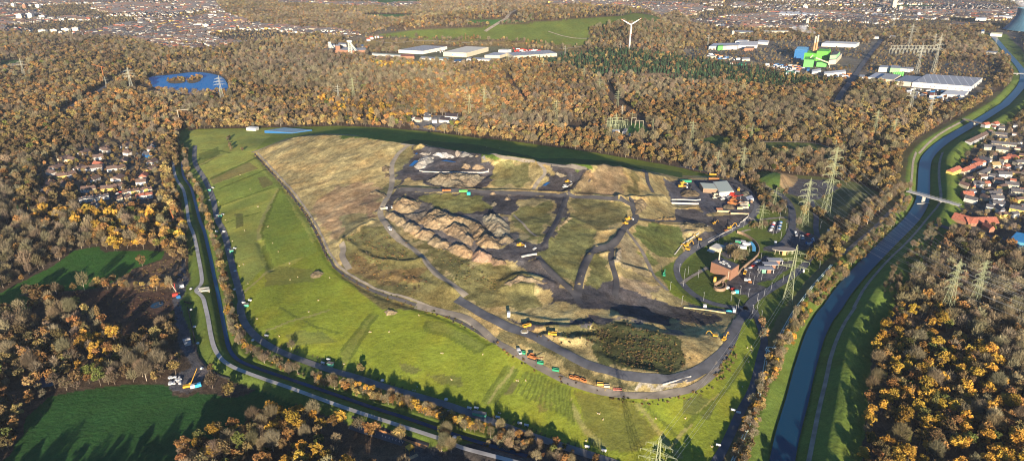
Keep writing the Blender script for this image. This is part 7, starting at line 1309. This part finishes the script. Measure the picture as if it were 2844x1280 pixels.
for i, (A, B) in enumerate((((370,190),(455,215)), ((600,290),(805,355)), ((840,372),(1052,445)), ((1088,455),(1340,545)), ((1350,552),(1750,690)))):
    a, b = at('K5', *A), at('K5', *B); t = thing('black_strip', 'black strip lying by the canal, %s from left' % ordn(i), 'pipe', a[0], a[1], 0, 'black strips by the canal'); q = MB()  # black strips beside the canal, each built from three parallel tubes
    for o_ in (-.8, 0, .8): q.tube((0, o_, .6), (b[0]-a[0], b[1]-a[1]+o_, .6), .5, k=8)
    q.build('pipe', M_BLK, t)
p = at('K5', 1410, 800); t = thing('yellow_hopper', 'yellow hopper standing over its dark shadow at the bottom edge', 'hopper', p[0], p[1], .75); b = MB(); b.v = [(-2.4,-2.4,4.5),(2.4,-2.4,4.5),(2.4,2.4,4.5),(-2.4,2.4,4.5),(-.8,-.8,1.5),(.8,-.8,1.5),(.8,.8,1.5),(-.8,.8,1.5)]; b.f = [(0,1,5,4),(1,2,6,5),(2,3,7,6),(3,0,4,7),(4,5,6,7),(0,3,2,1)]; b.build('bin', M_YP, t)
for sx in (-1, 1):
    for sy in (-1, 1): MB().tube((sx*2, sy*2, 0), (sx*2, sy*2, 4.3), .15).build('leg', M_YP, t)
heap('K5',((1290,890),(1340,860),(1410,870),(1500,820),(1530,860),(1450,920),(1380,950),(1300,940)),3,(.45,.3,.16),'split sandy heap below the yellow hopper',seed=31,group='heaps at the bottom edge')
# ---------------------------------------------------------------- gas stations and wells on the green slope
def gas_hut(k, x, y, label, L=5, rz=.0):
    p = at(k, x, y); t = thing('gas_hut', label, 'hut', p[0], p[1], rz, 'green gas huts along the service road'); MB().box(-L/2, L/2, -1.4, 1.4, 0, 2.7).build('wall', rgb('mint_green_wall',(.09,.42,.26)), t); MB().box(-L/2-.2, L/2+.2, -1.6, 1.6, 2.703, 2.95).build('roof', rgb('brown_grey_roof',(.20,.17,.15)), t); MB().box(-L/2-.05, -L/2+.02, -.5, .5, .1, 2.2).build('door', M_STEEL, t)
for k, x, y, L, rz, lb in (('D',1580,280,4,.3,'green gas hut, topmost along the service road'), ('D',1662,475,4,.3,'green gas hut, second from top along the service road'), ('D',1748,740,4,.3,'green gas hut, third from top along the service road'), ('D',1858,1150,4,.3,'green gas hut, fourth from top along the service road'), ('G',2492,440,5,-.35,'green gas hut at the lower left bend'), ('H',1042,815,10,-.3,'long green gas station building at the bottom middle')): gas_hut(k, x, y, lb, L, rz)
def tank(k, x, y, lb, m=None):
    p = at(k, x, y); t = thing('gas_tank', lb, 'tank', p[0], p[1], -.3, 'small tanks beside the gas huts'); MB().tube((-1.6, 0, 1.2), (1.6, 0, 1.2), .8, k=12).build('vessel', m or M_RWHT, t); MB().box(-1.2, -.8, -.6, .6, 0, .8).build('foot', M_STEEL, t); MB().box(.8, 1.2, -.6, .6, 0, .8).build('foot', M_STEEL, t)
for i, (k, x, y) in enumerate((('D',1605,262),('D',1632,470),('D',1680,462),('D',1635,590),('D',1690,592),('D',1727,730),('D',1770,718),('D',1838,1128),('D',1885,1110),('G',2478,400),('G',2435,425),('H',1018,765),('H',965,765),('H',815,795),('H',1345,880),('H',1395,895),('H',1180,835),('K4',1420,610),('H',1980,1085),('G',2010,220),('I',378,780),('I',268,1045),('I',420,800))):
    tank(k, x, y, 'white gas vessel by the service road, %s from top left' % ordn(i), M_RWHT)
WELL = None
for i, (k, x, y) in enumerate([('D',x,y) for x, y in ((1945,400),(2020,550),(2055,675),(2098,738),(2183,828),(2245,930),(1885,270),(1810,160),(1650,365),(1700,500),(1835,835),(1805,845),(1752,660),(2485,935),(2400,1105),(2187,950),(1535,150),(1870,980),(1845,580))]+[('H',x,y) for x, y in ((210,188),(222,188),(360,186),(585,62),(752,346),(766,348),(1066,356),(830,546),(1322,553),(1334,555),(1390,553),(20,428),(572,600),(1185,796),(1198,800),(1933,800),(1946,803),(1972,846),(2370,838),(540,625),(556,628),(1845,1005))]+[('G',2328,35),('G',1938,88),('G',2105,220),('I',20,838),('I',488,306),('I',515,298),('I',515,325),('I',495,412),('I',560,200),('I',450,600),('I',220,1050),('E',25,160),('E',262,135),('E',1095,80),('E',1195,85)]):
    p = at(k, x, y); lb = 'small gas well head with marker posts, %s counted down the slope' % ordn(i)
    if WELL is None:
        WELL = thing('gas_well', lb, 'gas well', p[0], p[1], 0, 'gas well heads dotted over the green slope'); MB().cyl(0, 0, 0, .9, .7, .6, 8).build('well_pipe', M_CREAM, WELL); MB().box(-1.3, -1.1, -.1, .1, 0, 1.5).box(1.1, 1.3, -.1, .1, 0, 1.5).build('marker_posts', M_YEL, WELL)
    else: copy_thing(WELL, p[0], p[1], random.random()*3, lb, sc=.7)
# ---------------------------------------------------------------- soil heaps
HS = (.38,.285,.165); HS2 = (.30,.25,.165); PALE = (.40,.37,.32)
for i, (poly, h, col, lb) in enumerate((
 (((100,520),(150,450),(230,430),(330,450),(410,480),(405,530),(330,590),(200,590),(130,560)),7,HS,'big tan heap at the left end of the heap yard'),
 (((30,585),(110,570),(200,610),(270,680),(215,740),(120,690),(50,640)),6,HS,'tan ridge heap, first of the long lower row'), (((220,725),(300,680),(410,735),(395,800),(340,825),(240,775)),6.5,HS,'tan ridge heap, second of the long lower row'), (((345,835),(430,755),(560,790),(560,840),(495,895),(400,870)),6.5,HS,'tan ridge heap, third of the long lower row'),
 (((490,905),(590,825),(740,905),(740,930),(690,972),(560,955)),6.5,HS,'tan ridge heap, fourth of the long lower row'), (((700,975),(770,915),(900,930),(975,985),(955,1070),(820,1050),(720,1005)),6.5,HS,'tan ridge heap, fifth of the long lower row'), (((960,1065),(1000,1000),(1100,1000),(1180,1035),(1180,1110),(1080,1130),(980,1110)),7,(.40,.28,.19),'tan heap closing the lower row at its right end'),
 (((220,600),(360,600),(470,560),(500,580),(400,680),(330,660)),4.5,(.16,.14,.11),'low grey-brown heap behind the lower row'), (((395,690),(450,620),(520,570),(640,560),(750,600),(860,640),(880,720),(760,730),(640,770),(480,750)),8,HS,'large tan heap in the middle of the yard'), (((500,590),(560,565),(740,595),(640,650),(590,640)),10,(.15,.14,.13),'dark grey crest on the large tan heap'),
 (((640,775),(740,715),(850,710),(950,760),(1000,880),(950,945),(850,880),(720,820)),7.5,(.34,.26,.16),'tan heap with dark cracks in the middle row'), (((760,640),(850,625),(960,660),(1110,740),(1180,820),(1000,890),(950,760),(860,720),(760,690)),8,HS,'long tan heap between the middle and the right'), (((1065,640),(1130,610),(1260,600),(1330,680),(1380,780),(1360,830),(1250,850),(1180,800),(1100,720)),8.5,(.36,.31,.21),'pale grey-topped heap at the upper right of the yard'),
 (((1000,910),(1050,850),(1180,830),(1250,880),(1275,940),(1250,975),(1060,965)),7,HS,'tan heap at the lower right of the middle row'), (((1250,905),(1280,830),(1350,815),(1425,885),(1370,915)),6,(.34,.28,.18),'pointed tan heap at the right end'), 
 (((470,250),(560,200),(640,160),(760,165),(900,190),(1000,195),(1115,200),(1060,250),(990,300),(830,318),(640,295),(540,275)),9,HS2,'long flat-topped grey-tan heap in the big ash pit'),
 (((845,108),(870,60),(900,50),(960,100),(920,112)),5,SAND,'sandy cone in the big ash pit, left one'), (((965,112),(1000,65),(1040,60),(1105,112),(1040,120)),5,SAND,'sandy cone in the big ash pit, right one'), (((1158,388),(1180,355),(1215,360),(1240,392),(1200,398)),3.5,SAND,'small sandy cone left at the central track'), (((1310,445),(1335,408),(1365,410),(1392,445),(1350,450)),4,SAND,'small sandy cone right at the central track'),
 (((1165,515),(1180,465),(1215,465),(1250,495),(1210,520)),4,HS2,'small heap at the right end of the grass oval'), (((1375,915),(1420,885),(1500,890),(1560,925),(1480,945)),2,(.15,.14,.13),'low dark heap beside the yellow wheel loader'), (((1140,1080),(1200,1060),(1320,1100),(1340,1140),(1200,1150)),3,(.3,.22,.14),'low tan bank at the lower edge of the heap yard'), (((0,410),(20,370),(50,400),(45,430),(10,430)),4,HS,'tan heap at the left track junction'))):
    heap('K3', poly, h, col, lb, seed=i+40)
for i, (k, poly, h, col, lb) in enumerate((('E',((550,225),(590,165),(640,140),(695,150),(690,190),(640,225),(580,250)),5,PALE,'pale grey heap beside the blue basin'), ('E',((690,140),(720,115),(780,120),(855,150),(830,165),(760,160)),4,(.5,.48,.45),'whitish heap at the back of the ash pit'), ('E',((590,130),(620,115),(680,125),(650,145)),2.5,PALE,'low pale heap at the back left of the ash pit'), ('E',((860,130),(920,120),(960,145),(900,160)),2.5,PALE,'low grey-white heap at the back of the ash pit'),
  ('E',((950,145),(975,130),(1000,150),(975,158)),3,PALE,'small cone in the row at the back of the pit, left'), ('E',((1005,150),(1020,135),(1040,152)),2.5,SAND,'small cone in the row at the back of the pit, middle'), ('E',((1050,165),(1075,140),(1105,175),(1075,178)),4,PALE,'small cone in the row at the back of the pit, right'), ('E',((1600,280),(1625,262),(1660,275),(1700,295),(1650,308)),4.5,HS2,'small grey heap in the small dark pit'),
  ('E',((1790,330),(1830,270),(1870,255),(1900,280),(1860,350),(1800,400),(1750,400)),4,(.30,.22,.12),'tan bank at the right of the small dark pit'), ('E',((2200,475),(2290,475),(2310,520),(2260,570),(2215,590),(2220,520)),4,(.28,.21,.12),'rounded tan bank at the track crossing'), ('E',((200,430),(260,410),(330,430),(340,465),(280,440)),3,HS,'tan bank at the left track junction'), ('E',((300,235),(340,215),(370,225),(365,262),(310,262)),2.5,(.2,.15,.09),'low brown heap left of the haul road, upper'), ('E',((320,280),(350,270),(370,280),(365,305),(330,310)),2.5,(.2,.15,.09),'low brown heap left of the haul road, lower'),
  ('E',((1220,1110),(1330,1040),(1450,1065),(1560,1100),(1480,1110),(1350,1090),(1280,1120)),4,(.30,.23,.14),'cracked tan bank at the lower middle'), ('K2',((2300,170),(2330,130),(2400,115),(2511,125),(2560,160),(2500,205),(2400,215)),2.5,(.40,.28,.14),'flat tan heap at the lower pit ramp'), ('J1',((330,1159),(480,1130),(430,1060),(250,1080),(100,1100),(0,1120),(0,1180)),2.5,(.36,.26,.12),'tan bank left below the depot'), ('E',((2050,930),(2070,870),(2110,830),(2120,900),(2090,960)),2.5,(.40,.33,.22),'pale gravel bank beside the fork of tracks'),
  ('E',((1740,610),(1700,600),(1640,660),(1600,720),(1640,700),(1690,650)),2.5,(.34,.26,.14),'tan bank along the dark diagonal track'), ('D',((2345,900),(2400,875),(2450,900),(2420,930),(2350,935)),2.2,(.30,.23,.13),'small tan mound with a hollow on the green slope, upper'), ('H',((320,35),(360,10),(430,30),(400,60),(330,70)),2.2,(.30,.23,.13),'small tan mound with a hollow on the green slope, lower'), ('K1',((0,320),(30,300),(60,320),(40,345),(0,350)),1,(.1,.1,.1),'low dark spoil beside the pond'))):
    heap(k, poly, h, col, lb, seed=i+80, group='soil heaps on the landfill')
# ---------------------------------------------------------------- substation
for i, (x, y, w_) in enumerate(((640,940,9),(700,940,9),(760,945,9),(650,890,9),(710,880,9),(780,880,9),(840,880,9),(660,840,9),(740,830,9),(820,825,9),(880,900,7),(920,860,6))):
    p = at('K7', x, y); t = thing('switchgear_gantry', 'green lattice gantry in the substation, %s in order of depth' % ordn(i), 'gantry', p[0], p[1], .1, 'gantries of the substation')
    for sx in (-1, 1): MB().tube((sx*w_/2, 0, 0), (sx*w_/2, 0, 11), .35, .25).build('column', M_PYL, t)
    MB().tube((-w_/2, 0, 10.5), (w_/2, 0, 10.5), .3).build('beam', M_PYL, t)
for i, (x0, x1, y) in enumerate(((1005,1075,860),(1060,1130,905),(1130,1190,910))):
    a, b, L, rz = frame_of('K7', (x0, y), (x1, y)); t = thing('line_portal', 'pale portal frame on the substation lawn, %s from left' % ordn(i), 'portal', (a[0]+b[0])/2, a[1], rz, 'portal frames on the substation lawn')
    for sx in (-1, 1): MB().tube((sx*L/2, 0, 0), (sx*L/2, 0, 14), .35, .3).build('column', M_CREAM, t)
    MB().tube((-L/2, 0, 14), (L/2, 0, 14), .3).build('beam', M_CREAM, t)
hall('K7',(690,1000),(815,1000),(815,975),5,'control_building','white control building at the front of the substation','building',roof=M_RWHT); hall('K7',(860,998),(910,1000),(940,950),4,'control_building','narrow white building with brown roof in the substation','building',roof=rgb('brown_grey_roof',(.20,.17,.15))); p = at('K7', 1010, 1030); container(p[0], p[1], 0, M_RWHT, 'white container on the lawn in front of the substation', L=11, h=4)
for i in range(26):
    p = at('J7', 690+i*20, 598-(i % 2)*40); t = thing('switchyard_gantry', 'grey gantry of the far switchyard, %s from left, %s row' % (ordn(i//2), ('front', 'rear')[i % 2]), 'gantry', p[0], p[1], 0, 'gantries of the far switchyard')
    MB().tube((-4, 0, 0), (-4, 0, 14), .5).tube((4, 0, 0), (4, 0, 14), .5).build('column', M_PYLG, t); MB().tube((-4, 0, 13.5), (4, 0, 13.5), .45).build('beam', M_PYLG, t)
# parked trailers and sheds of the far estate
fn = 0
for poly, n, where in ((('J6',(980,700),(1600,740),(1800,800),(1600,860),(1200,800)), 46, 'in the far lorry yard'), (('J6',(2200,860),(2560,880),(2560,960),(1900,960)), 16, 'below the long lorry warehouse'), (('J6',(0,520),(300,560),(700,640),(500,640),(60,600)), 22, 'in the left part of the far yard'), (('J7',(860,1000),(1240,1010),(1500,1120),(1400,1160),(900,1120)), 34, 'in front of the logistics hall'), (('J8',(1100,225),(1290,240),(1280,265),(1110,272)), 12, 'between the far white warehouses'), (('J8',(2050,222),(2340,240),(2300,258),(2050,262)), 22, 'behind the long far warehouse')):
    P_ = [p[:2] for p in U(c(*poly))]; xs = [p[0] for p in P_]; ys = [p[1] for p in P_]; got = []
    for _ in range(n*40):
        if len(got) >= n: break
        x, y = rr.uniform(min(xs), max(xs)), rr.uniform(min(ys), max(ys))
        if inpoly(np.array([x]), np.array([y]), P_)[0] and all(abs(x-q[0])+abs(y-q[1]) > 13 for q in got): got.append((x, y))
    got.sort(key=lambda q: q[1])
    cs_ = [(M_RWHT, 'white'), (M_RWHT, 'white'), (M_CREAM, 'cream'), (M_SILV, 'silver'), (M_BLUE, 'blue'), (M_ORG, 'orange'), (M_RED, 'red')]
    for r0 in range(0, len(got), 8):
        for j, (x, y) in enumerate(sorted(got[r0:r0+8])):
            m_, nm_ = (cs_[rr.randrange(6)] if 'behind the long' not in where else cs_[6-rr.randrange(2)*5]); t = thing('lorry_trailer', '%s trailer %s, row %d, %s in it' % (nm_, where, r0//8+1, ordn(j)), 'trailer', x, y, rr.choice((.2, 1.7))+rr.uniform(-.1, .1), 'parked trailers '+where); MB().box(-6, 6, -1.3, 1.3, 1.1, 4).build('box', m_, t); MB().box(-5, -2.5, -1.1, 1.1, 0, 1.1).build('wheels', M_BLK, t)
def wires(a, b, label, hs=(.52, .64, .76, .88), L=9):
    # a, b: (x, y, z, height); sagging conductors between two pylons
    t = thing('power_line', label, 'power line', a[0], a[1], 0, 'wires between the pylons', z=a[2])
    for f in hs:
        for s_ in (-L, L):
            q = MB(); P0 = Vector((s_, 0, a[3]*f-2)); P1 = Vector((b[0]-a[0]+s_, b[1]-a[1], b[2]-a[2]+b[3]*f-2)); n = 12; prev = P0
            for i in range(1, n+1): u = i/n; p_ = P0.lerp(P1, u); p_.z -= 4*8*u*(1-u); q.tube(prev, p_, .05, k=3); prev = p_
            q.build('wire', M_STEEL, t)
def pyl(k, bx, by, ty): p = at(k, bx, by); return (p[0], p[1], p[2], hgt(p[0], p[1], p[2], CR[k][1]+ty/CR[k][2]))
pa, pb, pc, pd, pe = pyl('K6',470,1090,165), pyl('K6',930,985,185), pyl('F',905,542,180), pyl('F',1070,470,-60), pyl('F',788,1120,680)
wires(pc, pa, 'thin wires from the car park pylon over the river to the left wood pylon'); wires(pd, pb, 'thin wires from the tallest pylon over the river to the right wood pylon'); wires(pa, (pa[0]+170, pa[1]-190, 0, pa[3]), 'thin wires running from the left wood pylon to the lower right'); wires(pb, (pb[0]+170, pb[1]-190, 0, pb[3]), 'thin wires running from the right wood pylon to the lower right')
wires(pe, (t_[0], t_[1], zat(*t_), 50) if (t_ := onplane(*c('K4', (2225, 1110))[0], 9)) else None, 'thin wires over the green slope between the meadow pylon and the bottom pylon', (.62, .73))
# clear ground under the larger things so that no tree grows through them
def register_clear():
    bpy.context.view_layer.update()
    for o in list(COL.objects):
        if o.parent is None and o.type == 'EMPTY' and o.get('category') in ('building', 'warehouse', 'hall', 'gantry', 'wind turbine', 'cooling tower', 'winding tower', 'portal', 'crane', 'tank', 'hut', 'container', 'chimney', 'cabin', 'trailer', 'kiosk', 'canopy'):
            xs, ys, hz = [], [], 0
            for ch in o.children:
                for v in ch.bound_box: w_ = ch.matrix_world @ Vector(v); xs.append(w_.x); ys.append(w_.y)
            if xs: CLEARP.append([(min(xs)-3, min(ys)-20), (max(xs)+3, min(ys)-20), (max(xs)+3, max(ys)+3), (min(xs)-3, max(ys)+3)])
register_clear()
make_forest()
# ---------------------------------------------------------------- light
EL, AZ = D2R(12.0), D2R(-4.9)
toward = Vector((-math.sin(AZ)*math.cos(EL), -math.cos(AZ)*math.cos(EL), math.sin(EL)))
sd = bpy.data.lights.new('sun', 'SUN'); sun = bpy.data.objects.new('sun', sd); COL.objects.link(sun); sd.energy = 5.0; sd.angle = D2R(.5); sd.color = (1.0, .84, .64)
sun.rotation_euler = toward.to_track_quat('Z', 'Y').to_euler(); sun.location = (0, 0, 900)
w = bpy.data.worlds.new('World'); scene.world = w; w.use_nodes = True; nt = w.node_tree; bg = nt.nodes['Background']
sky = nt.nodes.new('ShaderNodeTexSky'); sky.sky_type = 'NISHITA'; sky.sun_disc = False; sky.sun_elevation = EL; sky.sun_rotation = math.pi+AZ; sky.altitude = 100; sky.air_density = 1.2; sky.dust_density = .2; sky.ozone_density = 7.0
nt.links.new(sky.outputs[0], bg.inputs['Color']); bg.inputs['Strength'].default_value = .075
HAZE = 1
if HAZE:
    bm_ = [( -9000, -900, -8), (9000, -900, -8), (9000, 26000, -8), (-9000, 26000, -8), (-9000, -900, 345), (9000, -900, 345), (9000, 26000, 345), (-9000, 26000, 345)]
    me = bpy.data.meshes.new('haze'); me.from_pydata(bm_, [], [(3,2,1,0),(4,5,6,7),(0,1,5,4),(1,2,6,5),(2,3,7,6),(3,0,4,7)])
    m = bpy.data.materials.new('haze'); m.use_nodes = True; nt = m.node_tree; nt.nodes.remove(nt.nodes['Principled BSDF']); v = nt.nodes.new('ShaderNodeVolumePrincipled')
    v.inputs['Color'].default_value = (.80, .88, 1, 1); v.inputs['Density'].default_value = 2.6e-5; v.inputs['Anisotropy'].default_value = .0
    nt.links.new(v.outputs[0], nt.nodes['Material Output'].inputs['Volume']); me.materials.append(m)
    o = bpy.data.objects.new('haze', me); link(o); tag(o, 'thin bluish autumn haze lying over the whole landscape', 'haze', kind='stuff')
vs = scene.view_settings; vs.view_transform = 'Standard'; vs.look = 'None'; vs.exposure = 1.3; vs.gamma = 1
scene.cycles.use_denoising = True; scene.cycles.sample_clamp_direct = 3; scene.cycles.sample_clamp_indirect = 1; scene.cycles.filter_width = 1.1; scene.cycles.max_bounces = 5; scene.cycles.diffuse_bounces = 2; scene.cycles.glossy_bounces = 2; scene.cycles.volume_bounces = 1; scene.cycles.transparent_max_bounces = 8
